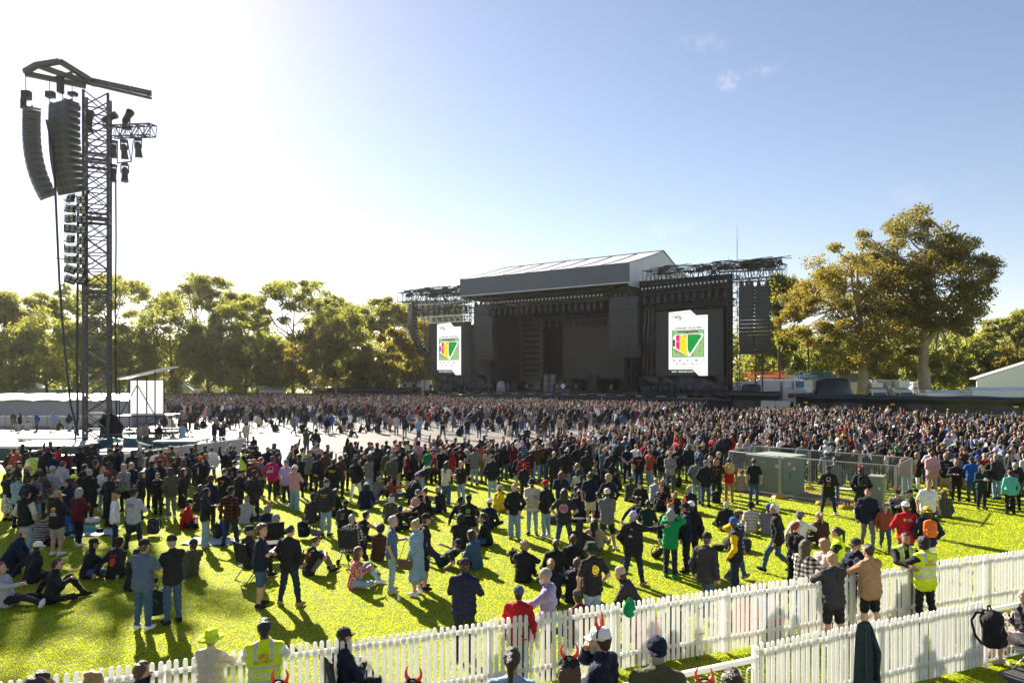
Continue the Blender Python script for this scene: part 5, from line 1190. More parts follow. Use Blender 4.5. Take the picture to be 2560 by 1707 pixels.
def grow(prims, h, k=.03, pad=.05):
    A = np.array([p[0] for p in prims] + [p[2] for p in prims], float); rr = np.array([p[1] for p in prims] + [p[3] for p in prims])
    lo = (A - rr[:, None] * 1.3).min(0) - 2 * h; hi = (A + rr[:, None] * 1.3).max(0) + 2 * h
    n = np.ceil((hi - lo) / h).astype(int) + 1; D = np.full(n, 9.0)
    for p in prims:
        a, b = np.array(p[0], float), np.array(p[2], float); r = max(p[1], p[3]) * 1.35 + k + 2 * h
        i0 = np.maximum(0, np.floor((np.minimum(a, b) - r - lo) / h).astype(int)); i1 = np.minimum(n, np.ceil((np.maximum(a, b) + r - lo) / h).astype(int) + 1)
        s = tuple(slice(x, y) for x, y in zip(i0, i1)); G = np.stack(np.meshgrid(*[np.arange(x, y) for x, y in zip(i0, i1)], indexing='ij'), -1) * h + lo
        d = d_cone(G, p); o = D[s]; kk = p[6] if len(p) > 6 else k
        if kk < 0: D[s] = np.maximum(o, -d); continue
        e = np.maximum(kk - np.abs(o - d), 0) / kk; D[s] = np.minimum(o, d) - e * e * kk * .25
    return surface_nets(D, lo, h)
def labels(V, Q, prims):
    C = V[Q].mean(1); best = np.full(len(C), 9.0); lab = np.zeros(len(C), int); who = np.zeros(len(C), int)
    for i, p in enumerate(prims):
        if len(p) > 6 and p[6] < 0: continue
        d = d_cone(C, p); m = d < best; best[m] = d[m]; lab[m] = p[4]; who[m] = i
    return lab, who
SKIN, TOP, BOT, SHOE, DARK, LIP, SOLE = range(7)
def ik(S, Wp, l1, l2, pole):
    S, Wp = np.array(S, float), np.array(Wp, float); d = Wp - S; L = np.linalg.norm(d)
    if L > (l1 + l2) * .985: Wp = S + d / L * (l1 + l2) * .985; d = Wp - S; L = np.linalg.norm(d)
    u = d / L; a = (l1 * l1 - l2 * l2 + L * L) / (2 * L); hgt = math.sqrt(max(1e-6, l1 * l1 - a * a)); pl = np.array(pole, float); pl -= u * (pl @ u); pl /= np.linalg.norm(pl) + 1e-9
    return S + u * a + pl * hgt, Wp
LEGS = {  # pelvis height, lean forward (deg), per leg (knee, ankle, toe direction), left then right
 's': (.93, 1, ((-.105, .02, .50), (-.12, -.02, .085), (-.25, 1, 0)), ((.105, .02, .50), (.12, -.02, .085), (.25, 1, 0))),
 'W': (.91, 0, ((-.16, .02, .49), (-.23, -.02, .085), (-.4, 1, 0)), ((.16, .03, .49), (.22, .02, .085), (.35, 1, 0))),
 't': (.92, 2, ((-.09, .05, .50), (-.10, .04, .085), (-.1, 1, 0)), ((.12, -.0, .50), (.17, -.10, .085), (.5, .9, 0))),
 'w': (.90, 5, ((-.10, .23, .51), (-.09, .33, .11), (0, 1, .25)), ((.10, .02, .47), (.10, -.32, .20), (0, .9, -.5))),
 'c': (.115, 12, ((-.36, .27, .17), (.03, .37, .085), (.8, .5, -.1)), ((.36, .29, .17), (-.06, .30, .085), (-.8, .5, -.1))),
 'k': (.115, 14, ((-.14, .36, .45), (-.13, .62, .085), (-.1, 1, 0)), ((.16, .35, .46), (.14, .58, .085), (.1, 1, 0))),
 'o': (.115, -16, ((-.13, .43, .16), (-.17, .84, .085), (-.3, .4, 1)), ((.14, .42, .20), (.20, .82, .085), (.3, .5, 1))),
 'm': (.115, 8, ((-.16, .34, .46), (-.13, .60, .085), (0, 1, 0)), ((.38, .26, .15), (.05, .42, .085), (-.7, .6, 0))),
 'b': (.90, 62, ((-.11, .06, .49), (-.12, -.02, .085), (-.2, 1, 0)), ((.11, .08, .49), (.13, .02, .085), (.2, 1, 0))),
 'n': (.40, 30, ((-.20, .33, .46), (-.16, .05, .12), (-.3, 1, 0)), ((.18, .26, .11), (.14, -.14, .10), (.1, .6, -.6))),
 'h': (.47, -4, ((-.15, .43, .48), (-.14, .44, .085), (-.1, 1, 0)), ((.15, .43, .48), (.15, .46, .085), (.1, 1, 0))),
 'l': (.12, -52, ((-.14, .36, .44), (-.13, .56, .085), (0, 1, 0)), ((.16, .42, .20), (.18, .80, .085), (.2, .5, 1))),
}
ARMS = {  # wrist in the torso frame (side factor on x), elbow pole, or 'w' world wrist
 'd': ((.265, .03, -.06), (.5, -.8, -.2)), 'p': ((.215, .09, .0), (.8, -.7, 0)), 'x': ((-.055, .215, .235), (1, -.1, -.7)), 'f': ((.10, .27, .27), (.9, -.3, -.8)),
 'b': ((.02, -.185, .02), (1, -.35, 0)), 'i': ((.175, .03, .07), (1, -.5, .1)), 'u': ((.22, .14, 1.0), (1, .1, 0)), 'P': ((.70, .14, .52), (0, -.2, -1)),
 'e': ((.115, .10, .64), (.8, .4, -1)), 'm': ((.06, .19, .585), (.9, .2, -1)), 'R': ((.10, .43, .26), (1, 0, -.5)), 'r': ('w', (.33, -.33, .07), (.3, -1, 0)), 'k': ('w', (.07, .44, .40), (1, .2, -.3)),
 'g': ('w', (.26, .48, .10), (.6, .2, .5)), 'a': ('w', (.20, .36, .50), (1, 0, -.4)),
}
def pose_build(legs, arms, top, bot, g, h, head=True, fingers=True, lowpoly=False):
    """returns V, Q, labels, vest mask, head matrix, chest matrix; top is (type), bot is (type)"""
    pz, lean, LL, RL = LEGS[legs]; pr = []
    Rt = np.array(Matrix.Rotation(-R(lean), 3, 'X')); pel = np.array([0, 0, pz])
    def T(p): return Rt @ np.array(p, float) + pel
    puff = {'t': .0, 'j': .016, 'h': .013, 's': .006, 'v': .02, 'c': .018, 'D': .006, 'n': .0, 'V': .02}[top]
    sit = legs in 'ckomhln'
    # hips and legs
    jb = {'l': .0, 's': .012, 'w': .022, 'k': .0, 'g': -.008}[bot]
    for sx in (-1, 1): pr.append((T((.060 * sx, 0, -.035)), .120 * (1 + (g - 1) * .7), T((.060 * sx, 0, .0)), .112 * (1 + (g - 1) * .8), BOT))
    for sx, (kn, an, toe) in ((-1, LL), (1, RL)):
        hp = T((.09 * sx, .0, -.01)); kn = np.array(kn, float); an = np.array(an, float)
        if bot == 's':
            kk = hp + (kn - hp) * .93
            pr.append((hp, .102 * g ** .5, kk, .088, BOT)); pr.append((hp + (kn - hp) * .8, .06, kn, .056, SKIN)); pr.append((kn, .056, kn + (an - kn) * .35, .058, SKIN)); pr.append((kn + (an - kn) * .35, .058, an, .037, SKIN))
        elif bot == 'k':
            pr.append((hp, .105, kn + (an - kn) * .15, .10, BOT)); pr.append((kn, .052, kn + (an - kn) * .35, .054, SKIN)); pr.append((kn + (an - kn) * .3, .054, an, .036, SKIN))
        else:
            e = an + (kn - an) * .04
            pr.append((hp, (.104 + jb * .5) * g ** .5, kn, .068 + jb, BOT)); pr.append((kn, .068 + jb, kn + (an - kn) * .4, .064 + jb, BOT)); pr.append((kn + (an - kn) * .4, .064 + jb, e, .050 + jb * 1.9, BOT))
        toe = np.array(toe, float); toe /= np.linalg.norm(toe); hl = an + np.array([0, 0, -.045]) - toe * .035; tp = hl + toe * .185
        if toe[2] == 0: tp[2] = hl[2] = .044
        pr.append((hl, .043, hl + (tp - hl) * .6, .045, SHOE)); pr.append((hl + (tp - hl) * .5, .045, tp, .034, SHOE)); pr.append((an, .045, hl, .044, SHOE))
    nleg = len(pr)
    # torso
    gb = g; f = puff
    for sx in (-1, 1):
        pr.append((T((.058 * sx * gb, 0, .05)), .112 * gb + f, T((.085 * sx, .0, .34)), .112 * (1 + (gb - 1) * .5) + f, TOP))
        pr.append((T((.095 * sx, .005, .34)), .108 + f, T((.10 * sx, -.005, .43)), .092 + f, TOP))
        pr.append((T((.09 * sx, -.01, .455)), .075 + f, T((.178 * sx, -.012, .455)), .062 + f, TOP))
        pr.append((T((.0, -.02, .53)), .056 + f * .6, T((.10 * sx, -.015, .475)), .062 + f, TOP))
        if top == 'c': pr.append((T((.06 * sx, 0, .1)), .125 * gb + f, T((.075 * sx, 0.02 if not sit else .1, -.16 if not sit else .0)), .135 * gb + f, TOP))
        elif top == 'D':
            if sit: pr.append((T((.06 * sx, 0, .1)), .12, T((.1 * sx, .2, .1)), .13, TOP))
            else: pr.append((T((.06 * sx, 0, .1)), .125 * gb, np.array([.085 * sx, .02, pz - .57]), .165, TOP))
        else: pr.append((T((.06 * sx, 0, .1)), .120 * gb + f, T((.066 * sx, .0, -.03 - (.03 if top in 'jhv' else .02))), .133 * (1 + (gb - 1) * .8) + f, TOP))
    if bot == 'k' and not sit:
        for sx in (-1, 1): pr.append((T((.05 * sx, 0, 0)), .13, np.array([.08 * sx, .0, pz - .5]), .16, BOT))
    if g > 1.08: pr.append((T((0, .05 * g, .14)), .125 * g, T((0, .04, .22)), .11 * g, TOP))
    if top in 'h': pr.append((T((-.05, -.085, .50)), .058, T((.05, -.085, .50)), .058, TOP)); pr.append((T((0, -.07, .53)), .06, T((0, -.10, .42)), .045, TOP))
    if top in 'jvc': pr.append((T((0, .0, .52)), .075, T((0, .012, .575)), .066, TOP))
    ntor = len(pr)
    hands = []
    for sx, ac in ((-1, arms[0]), (1, arms[1])):
        A = ARMS[ac]; S = T((.185 * sx, -.012, .448))
        if A[0] == 'w': wt = np.array(A[1], float) * (sx, 1, 1); pole = np.array(A[2], float) * (sx, 1, 1)
        else:
            w0 = np.array(A[0], float) * (sx, 1, 1)
            if ac == 'x' and sx > 0: w0 += (0, .012, .045)
            if ac == 'b' and sx > 0: w0 += (0, -.02, .035)
            if g > 1.1 and ac in 'dpi': w0[0] += .03 * sx
            if g > 1.1 and ac in 'xf': w0[1] += .05
            wt = T(w0); pole = Rt @ (np.array(A[1], float) * (sx, 1, 1))
        E, wr = ik(S, wt, .295, .255, pole); sl = f * .8
        if top in 't':
            m = S + (E - S) * .72; pr.append((S, .066, m, .062, TOP)); pr.append((S + (E - S) * .5, .047, E, .043, SKIN)); pr.append((E, .043, wr, .031, SKIN))
        elif top == 'n': pr.append((S, .056, E, .044, SKIN)); pr.append((E, .043, wr, .031, SKIN))
        else: pr.append((S, .063 + sl, E, .050 + sl, TOP)); pr.append((E, .050 + sl, E + (wr - E) * .93, .040 + sl * .8, TOP)); pr.append((E + (wr - E) * .85, .032, wr, .031, SKIN))
        hd = wr - E; hd /= np.linalg.norm(hd)
        pr.append((wr, .031, wr + hd * .07, .038, SKIN, (1, 1, 1), .02)); hands.append((wr, hd, sx, ac))
    # neck
    nk = 0.5 * lean if legs != 'b' else 40
    Rh = np.array(Matrix.Rotation(-R(lean * .35), 3, 'X')); HC = T((0, .012, .555)) + Rh @ np.array([0, .02, .152])
    pr.append((T((0, .004, .525)), .046, HC + Rh @ np.array([0, -.016, -.06]), .052, SKIN))
    if lowpoly: pr += [(HC + Rh @ np.array([0, -.012, .028]), .095, HC + Rh @ np.array([0, .02, -.05]), .07, SKIN)]
    V, Q = grow(pr, h, .035); lab, who = labels(V, Q, pr); lab = np.where(lab == DARK, SKIN, lab)
    vest = (who >= nleg) & (who < ntor)
    # soft folds in the cloth
    s = V * np.array([17, 15, 23]); fold = (np.sin(s[:, 0] + 2.1 * np.sin(s[:, 2])) * np.sin(s[:, 2] * 1.3 + 1.7 * np.sin(s[:, 1] * .7)) + .5 * np.sin(2.3 * s[:, 2] + s[:, 0] * 1.9))
    nrm = np.zeros_like(V); fn = np.cross(V[Q[:, 2]] - V[Q[:, 0]], V[Q[:, 3]] - V[Q[:, 1]])
    for i in range(4): np.add.at(nrm, Q[:, i], fn)
    nrm /= np.linalg.norm(nrm, axis=1, keepdims=True) + 1e-12
    cl = np.zeros(len(V)); cl[Q[(lab == TOP) | (lab == BOT)].ravel()] = 1; cl[Q[(lab == SKIN) | (lab == SHOE)].ravel()] = 0
    V = V + nrm * (fold * cl * (.0075 if h < .03 else .005))[:, None]
    Vs, Fs, Ls = [V], [Q], [lab]; n0 = len(V)
    Mh = np.eye(4); Mh[:3, :3] = Rh; Mh[:3, 3] = HC; Mc = np.eye(4); Mc[:3, :3] = Rt; Mc[:3, 3] = pel
    return Vs, Fs, Ls, vest, Mh, Mc, hands, nrm
def finger_mesh(hands):
    """four bent fingers of different length and a thumb for each hand"""
    mb = MB()
    for wr, hd, sx, ac in hands:
        hd = Vector(hd); up = Vector((0, 0, 1)) if abs(hd.z) < .8 else Vector((0, 1, 0)); sd = hd.cross(up).normalized(); pn = sd.cross(hd).normalized(); base = Vector(wr) + hd * .075
        curl = -1 if ac not in 'd' else 1; pn = pn * curl
        for i, L_ in enumerate((.07, .08, .076, .06)):
            o = base + sd * (.027 - .018 * i); a = .25 if ac in 'rg' else .75
            p1 = o + hd * L_ * .5 + pn * L_ * .12 * a; p2 = p1 + hd * L_ * .32 + pn * L_ * .38 * a; p3 = p2 + hd * L_ * .1 + pn * L_ * .34 * a
            mb.path([o - hd * .02, p1, p2, p3], lambda t: .0095 - .003 * t, 5)
        th = sd * (.035 * (1 if sx > 0 else -1)); mb.path([Vector(wr) + hd * .03 + th * .6, Vector(wr) + hd * .06 + th * 1.3 + pn * .015, Vector(wr) + hd * .09 + th * 1.25 + pn * .03], lambda t: .0115 - .003 * t, 5)
    return mb
# ---- heads in their own frame (face along +y, crown at z = .125)
HP_ = [((0, -.012, .030), .094, (0, -.006, .035), .092, SKIN, (1.16, .98, 1.0)), ((0, .02, -.01), .078, (0, .032, -.055), .062, SKIN, (1.05, 1, 1)), ((0, .035, -.06), .052, (0, .058, -.088), .036, SKIN),
       ((0, .085, .012), .012, (0, .108, -.022), .015, SKIN, (1, 1, 1), .015), ((-.012, .092, -.026), .011, (.012, .092, -.026), .011, SKIN, (1, 1, 1), .012), ((-.03, .07, .034), .022, (.03, .07, .034), .022, SKIN),
       ((-.079, -.008, .012), .017, (-.076, -.004, -.022), .011, SKIN, (1.7, 1, 1), .008), ((.079, -.008, .012), .017, (.076, -.004, -.022), .011, SKIN, (1.7, 1, 1), .008),
       ((-.014, .082, -.058), .014, (.014, .082, -.058), .014, LIP, (1, 1, 1.4), .012), ((0, -.02, -.05), .054, (0, -.028, -.14), .055, SKIN),
       ((-.038, .068, -.02), .024, (-.03, .06, -.03), .02, SKIN), ((.038, .068, -.02), .024, (.03, .06, -.03), .02, SKIN)]
def head_build(h):
    V, Q = grow(HP_, h, .022); lab, who = labels(V, Q, HP_)
    C = V[Q].mean(1)
    for sx in (-1, 1):
        e = ((C[:, 0] - .033 * sx) / .016) ** 2 + ((C[:, 2] - .010) / .0085) ** 2; lab[(e < 1) & (C[:, 1] > .05)] = DARK
        b = ((C[:, 0] - .035 * sx) / .021) ** 2 + ((C[:, 2] - .036) / .0055) ** 2; lab[(b < 1) & (C[:, 1] > .05)] = DARK
    return V, Q, lab
HEADS = {.0075: head_build(.0075), .013: head_build(.013)}
# ---- hair and hats as children of the person
def clip_mesh(V, Q, keep):
    Q = Q[keep]; u, inv = np.unique(Q, return_inverse=True); return V[u], inv.reshape(Q.shape)
_pm = {}
def part_mesh(kind):
    if kind in _pm: return _pm[kind]
    h = .011; c = 0
    sk = [((0, -.016, .034), .099, (0, -.012, .040), .098, 0, (1.13, .97, 1.0))]
    def hairline(V): return V[:, 2] > np.where(V[:, 1] > -.03, -.012 + 1.05 * (V[:, 1] + .03), -.10 - 0 * V[:, 1])
    def noisy(V, a, f):
        s = np.sin(V[:, 0] * f + 1.3 * np.sin(V[:, 2] * f)) * np.sin(V[:, 2] * f * 1.1 + V[:, 1] * f * .9) ; d = V - np.array([0, -.01, .03]); return V + d / (np.linalg.norm(d, axis=1, keepdims=True) + 1e-9) * (s * a)[:, None]
    me = None
    if kind in ('short', 'buzz', 'bald', 'long', 'bob', 'tail', 'bun', 'curly', 'under', 'pig'):
        pr = list(sk)
        if kind == 'short': pr = [((0, -.016, .036), .102, (0, .012, .062), .078, 0, (1.1, .98, 1.0)), ((0, -.05, -.01), .075, (0, -.055, -.04), .06, 0)]
        if kind in ('buzz', 'bald'): pr = [((0, -.014, .031), .0965, (0, -.008, .036), .0945, 0, (1.15, .98, 1))]
        if kind == 'under': pr = [((0, -.02, .0), .092, (0, -.035, -.05), .07, 0, (1.1, 1, 1))]
        if kind in ('long', 'bob', 'pig'):
            z = -.30 if kind == 'long' else -.12
            pr = [((0, -.016, .034), .104, (0, -.006, .044), .10, 0, (1.08, .97, 1.0)), ((-.055, -.035, .0), .062, (-.075, -.05, z), .042, 0), ((.055, -.035, .0), .062, (.075, -.05, z), .042, 0), ((0, -.06, .0), .075, (0, -.09, z - .03), .05, 0, (.8, 1.2, 1))]
        if kind in ('tail', 'bun'): pr = [((0, -.016, .034), .1, (0, -.008, .042), .097, 0, (1.12, .97, 1.0)), ((0, -.06, -.01), .06, (0, -.05, -.04), .045, 0)]
        if kind == 'tail': pr += [((0, -.105, .06), .036, (0, -.15, .03), .034, 0), ((0, -.15, .03), .036, (0, -.165, -.20), .02, 0)]
        if kind == 'bun': pr += [((0, -.07, .13), .04, (0, -.085, .135), .038, 0)]
        if kind == 'curly': pr = [((0, -.022, .05), .118, (0, -.03, .0), .105, 0, (1.02, 1, 1.0)), ((-.06, -.03, -.02), .06, (.06, -.03, -.02), .06, 0)]
        V, Q = grow(pr, h, .03); C = V[Q].mean(1)
        if kind == 'bald': keep = (C[:, 2] > -.06) & (C[:, 2] < .045) & (C[:, 1] < .0) & (np.abs(C[:, 0]) + np.maximum(0, -C[:, 1] - .03) > .045)
        elif kind == 'under': keep = (C[:, 2] < .04) & (C[:, 1] < .02)
        elif kind == 'curly': keep = (C[:, 2] > -.01 + 1.0 * (C[:, 1] + .02)) | (C[:, 1] < -.02)
        else: keep = hairline(C) | ((C[:, 1] < .03) & (C[:, 2] < -.0) & (np.abs(C[:, 0]) > .05) if kind in ('long', 'bob') else np.zeros(len(C), bool)) | (C[:, 1] < -.045)
        V, Q = clip_mesh(V, Q, keep); V = noisy(V, .010 if kind == 'curly' else .0035, 55 if kind == 'curly' else 70)
        me = mesh_np('hair', V, Q, [None], smooth=True)
    elif kind in ('beard', 'goatee'):
        pr = [((0, .03, -.055), .067, (0, .055, -.10), .048, 0)] + ([((0, .06, -.10), .045, (0, .05, -.17), .03, 0)] if kind == 'beard' else [])
        V, Q = grow(pr, .009, .02); C = V[Q].mean(1); keep = (C[:, 2] < -.02 - .3 * np.abs(C[:, 0])) & (C[:, 1] > -.0) & ~((np.abs(C[:, 0]) < .02) & (np.abs(C[:, 2] + .058) < .008)); V, Q = clip_mesh(V, Q, keep); me = mesh_np('beard', noisy(V, .003, 90), Q, [None], smooth=True)
    elif kind in ('cap', 'backcap'):
        m_ = MB(); prof = [(.102, .030), (.104, .055), (.098, .09), (.078, .122), (.045, .141), (.012, .147)]; m_.lathe(prof, 18, c=(0, -.012, -.004), sx=.93, sy=1.06); m_.lathe([(.012, .147), (.008, .156), (.001, .157)], 6, c=(0, -.012, -.004))
        n = 9; vs = []; s = 1 if kind == 'cap' else -1
        for lay in (0, -.006):
            for i in range(n):
                a = R(-58 + 116 * i / (n - 1)); vs.append((.094 * math.sin(a), s * (.104 * math.cos(a)) - .012, .032 + lay))
            for i in range(n):
                a = R(-58 + 116 * i / (n - 1)); e = .070 * math.cos(a * 1.25) + .004; vs.append((.097 * math.sin(a), s * (.104 * math.cos(a) + e) - .012, .030 + lay - .018 * (1 - abs(math.sin(a))) - .022 * abs(math.sin(a)) ** 2))
        fs = []
        for o_, fl in ((0, s > 0), (2 * n, s < 0)):
            for i in range(n - 1):
                q = (o_ + i, o_ + i + 1, o_ + n + i + 1, o_ + n + i); fs.append(q if not fl else q[::-1])
        for i in range(n - 1): fs.append((n + i, n + i + 1, 3 * n + i + 1, 3 * n + i))
        m_.add(vs, fs, 0, True); me = m_.mesh('cap', [None])
    elif kind in ('bucket', 'straw', 'cowboy', 'beanie', 'flat', 'wide'):
        m_ = MB()
        if kind == 'beanie': m_.lathe([(.103, .005), (.107, .015), (.107, .045), (.101, .05), (.101, .085), (.082, .125), (.045, .15), (.005, .158)], 16, c=(0, -.014, 0), sx=.94, sy=1.05)
        elif kind == 'flat': m_.lathe([(.102, .03), (.115, .055), (.112, .085), (.08, .108), (.01, .115)], 16, c=(0, .0, 0), sx=.92, sy=1.14)
        else:
            B = {'bucket': [(.165, -.012), (.167, -.008), (.108, .048), (.100, .10), (.092, .128), (.075, .136), (.01, .138)], 'straw': [(.235, .02), (.236, .026), (.17, .034), (.108, .046), (.098, .10), (.085, .135), (.06, .148), (.01, .146)],
                 'wide': [(.215, .0), (.216, .006), (.16, .03), (.108, .046), (.103, .10), (.09, .135), (.06, .15), (.01, .15)], 'cowboy': [(.185, .036), (.186, .042), (.108, .046), (.100, .10), (.088, .14), (.05, .145), (.01, .13)]}[kind]
            n = 18; m_.lathe(B, n, c=(0, -.012, 0), sx=.95, sy=1.06)
            if kind in ('cowboy', 'straw', 'wide'):
                m_.v = [(x, y, z + (.05 if kind == 'cowboy' else .018) * max(0, (abs(x) - .10) / .1) + .006 * math.sin(5 * math.atan2(y, x))) for x, y, z in m_.v]
        me = m_.mesh('hat', [None])
    elif kind == 'hood':
        V, Q = grow([((0, -.02, .036), .114, (0, -.005, .045), .112, 0, (1.05, .97, 1)), ((0, -.03, -.03), .095, (0, -.045, -.12), .10, 0)], .012, .03); C = V[Q].mean(1); keep = ~((C[:, 1] > .035) & (C[:, 2] < .12 - .0)) | (C[:, 2] > .115); V, Q = clip_mesh(V, Q, keep); me = mesh_np('hood', V, Q, [None], smooth=True)
    elif kind == 'horns':
        m_ = MB()
        for sx in (-1, 1): m_.path([(sx * .05, -.01, .115), (sx * .078, -.005, .15), (sx * .085, .0, .19), (sx * .068, .004, .235), (sx * .055, .006, .25)], lambda t: .022 * (1 - t) + .002, 8)
        me = m_.mesh('devil_horns', [None])
    elif kind == 'band':
        m_ = MB(); m_.path([(.098 * math.sin(a), -.012, .03 + .108 * math.cos(a)) for a in [R(-80 + 160 * i / 12) for i in range(13)]], .008, 6); me = m_.mesh('head_band', [None])
    elif kind == 'glasses':
        m_ = MB()
        for sx in (-1, 1): m_.slab([(sx * .005, .112, .020), (sx * .052, .104, .022), (sx * .056, .102, .004), (sx * .035, .108, -.012), (sx * .010, .112, -.008)][::sx], (0, -.008, 0)); m_.tube((sx * .056, .102, .016), (sx * .078, .0, .016), .0035, 4)
        m_.tube((-.008, .112, .016), (.008, .112, .016), .004, 4); me = m_.mesh('sunglasses', [None])
    _pm[kind] = me; return me
PARTNAME = {'short': 'hair', 'buzz': 'hair', 'bald': 'hair', 'long': 'hair', 'bob': 'hair', 'tail': 'hair', 'bun': 'hair', 'curly': 'hair', 'under': 'hair', 'beard': 'beard', 'goatee': 'beard', 'cap': 'cap', 'backcap': 'cap', 'bucket': 'bucket_hat', 'straw': 'straw_hat', 'wide': 'wide_hat', 'cowboy': 'cowboy_hat', 'beanie': 'beanie', 'flat': 'flat_cap', 'hood': 'hood', 'horns': 'devil_horns', 'band': 'head_band', 'glasses': 'sunglasses'}
# ---- cloth
COLS = dict(blk=(.015, .015, .018), dgy=(.030, .030, .033), gry=(.15, .15, .16), lgy=(.40, .40, .42), wht=(.74, .73, .72), crm=(.58, .51, .41), bei=(.40, .31, .22), tan=(.33, .20, .10), brn=(.075, .038, .020), nvy=(.010, .015, .038), blu=(.018, .085, .34), lbl=(.22, .32, .45), den=(.045, .090, .17), ldn=(.24, .34, .44), ddn=(.016, .028, .060), red=(.42, .012, .018), mar=(.10, .010, .016), rst=(.30, .065, .035), pnk=(.55, .29, .28), mag=(.40, .015, .12), lil=(.42, .31, .58), grn=(.008, .27, .09), olv=(.075, .075, .042), dgn=(.010, .030, .022), yel=(.74, .46, .01), hiv=(.62, .80, .02), org=(.65, .13, .012), tea=(.10, .42, .40), sla=(.075, .11, .18), pur=(.10, .03, .22), lpk=(.55, .40, .38), lav=(.30, .26, .40))
CNAME = dict(blk='black', dgy='charcoal', gry='grey', lgy='light grey', wht='white', crm='cream', bei='beige', tan='tan', brn='brown', nvy='navy', blu='blue', lbl='pale blue', den='blue denim', ldn='pale denim', ddn='dark denim', red='red', mar='maroon', rst='rust red', pnk='pink', mag='magenta', lil='lilac', grn='green', olv='olive', dgn='dark green', yel='yellow', hiv='lime yellow', org='orange', tea='teal', sla='slate blue', pur='purple', lpk='pale pink', lav='grey lilac',
    plr='red plaid', plb='black and white plaid', plu='blue plaid', str='beige striped', rbs='red and black striped', flo='red floral', cmo='camouflage', flc='patterned grey fleece', ppr='striped blanket', pat='black and white patterned', bws='black and white striped')
HAIRC = dict(b=(.030, .018, .010), k=(.010, .008, .008), y=(.36, .23, .10), g=(.28, .27, .25), a=(.13, .045, .018), r=(.25, .03, .015), w=(.60, .58, .54), m=(.075, .045, .024))
HNAME = dict(b='brown', k='black', y='blond', g='grey', a='auburn', r='red', w='white', m='light brown')
def cloth(key):
    nm = 'cloth_' + key
    if nm in _mats: return _mats[nm]
    base = COLS.get(key, (.1, .1, .1)); m = mat(nm, base, .85, var=.30, scale=7, bump=.9, bscale=13, spec=.25)
    if key in COLS:
        if key in ('den', 'ldn', 'ddn'): pass
        return m
    nt = m.node_tree; N, L = nt.nodes, nt.links; b = N['Principled BSDF']; tc = N.new('ShaderNodeTexCoord'); sp = N.new('ShaderNodeSeparateXYZ'); L.new(tc.outputs['Object'], sp.inputs[0])
    def stripe(ax, per, duty):
        a = N.new('ShaderNodeMath'); a.operation = 'MULTIPLY'; L.new(sp.outputs[ax], a.inputs[0]); a.inputs[1].default_value = 1 / per
        f = N.new('ShaderNodeMath'); f.operation = 'FRACT'; L.new(a.outputs[0], f.inputs[0]); c = N.new('ShaderNodeMath'); c.operation = 'LESS_THAN'; L.new(f.outputs[0], c.inputs[0]); c.inputs[1].default_value = duty; return c.outputs[0]
    def mix(f, A, B):
        x = N.new('ShaderNodeMix'); x.data_type = 'RGBA'; L.new(f, x.inputs['Factor'])
        for q, nme in ((A, 'A'), (B, 'B')):
            if isinstance(q, tuple): x.inputs[nme].default_value = (*q, 1)
            else: L.new(q, x.inputs[nme])
        return x.outputs['Result']
    if key in ('plr', 'plb', 'plu'):
        c0, c1, c2 = {'plr': ((.012, .008, .010), (.05, .012, .012), (.11, .03, .025)), 'plb': ((.02, .02, .02), (.22, .19, .16), (.70, .66, .58)), 'plu': ((.012, .025, .06), (.03, .06, .12), (.25, .32, .40))}[key]
        p = .085 if key == 'plb' else .10; col = mix(stripe('Z', p, .5), mix(stripe('X', p, .5), c0, c1), mix(stripe('X', p, .5), c1, c2))
    elif key == 'str': col = mix(stripe('Z', .10, .22), (.42, .36, .28), (.66, .62, .55))
    elif key == 'rbs': col = mix(stripe('Z', .15, .5), (.012, .012, .012), (.45, .02, .03))
    elif key == 'bws': col = mix(stripe('Z', .09, .4), (.015, .015, .016), (.6, .6, .6))
    elif key == 'ppr': col = mix(stripe('Z', .07, .35), mix(stripe('Z', .14, .5), (.04, .06, .10), (.20, .09, .06)), (.42, .38, .34))
    else:
        n = N.new('ShaderNodeTexNoise' if key in ('cmo', 'flo') else 'ShaderNodeTexVoronoi'); n.inputs['Scale'].default_value = {'flo': 22, 'cmo': 12, 'flc': 16, 'pat': 14}[key]; L.new(tc.outputs['Object'], n.inputs['Vector'])
        r = N.new('ShaderNodeValToRGB'); r.color_ramp.interpolation = 'CONSTANT' if key != 'flc' else 'LINEAR'; cs = {'flo': ((0, (.46, .05, .05)), (.53, (.62, .45, .40))), 'cmo': ((0, (.04, .045, .025)), (.47, (.10, .09, .05)), (.56, (.02, .02, .015))), 'flc': ((0, (.06, .06, .065)), (.35, (.40, .38, .35)), (.6, (.15, .14, .14))), 'pat': ((0, (.015, .015, .016)), (.34, (.52, .50, .48)))}[key]
        r.color_ramp.elements[0].position = cs[0][0]; r.color_ramp.elements[0].color = (*cs[0][1], 1); r.color_ramp.elements.remove(r.color_ramp.elements[1])
        for p, c in cs[1:]: e = r.color_ramp.elements.new(p); e.color = (*c, 1)
        L.new(n.outputs[0], r.inputs[0]); col = r.outputs[0]
    L.new(col, b.inputs['Base Color']); return m
SKINS = [mat('skin_%d' % i, c, .55, var=.08, scale=12, bump=.05, spec=.4) for i, c in enumerate(((.52, .30, .21), (.46, .25, .17), (.58, .36, .27), (.40, .21, .135), (.17, .085, .05)))]
EYE = mat('eye_dark', (.025, .018, .015), .35); LIPM = mat('lip', (.34, .12, .10), .5); SOLEM = mat('shoe_sole', (.6, .6, .58), .7)
def shoe(key): return cloth(key)
def hairm(k): return mat('hair_' + k, HAIRC[k], .5, var=.35, scale=40, bump=.6, bscale=60)
HORN = mat('horn_red', (.80, .05, .015), .35); GLS = mat('sunglass_black', (.008, .008, .010), .12, spec=.8)
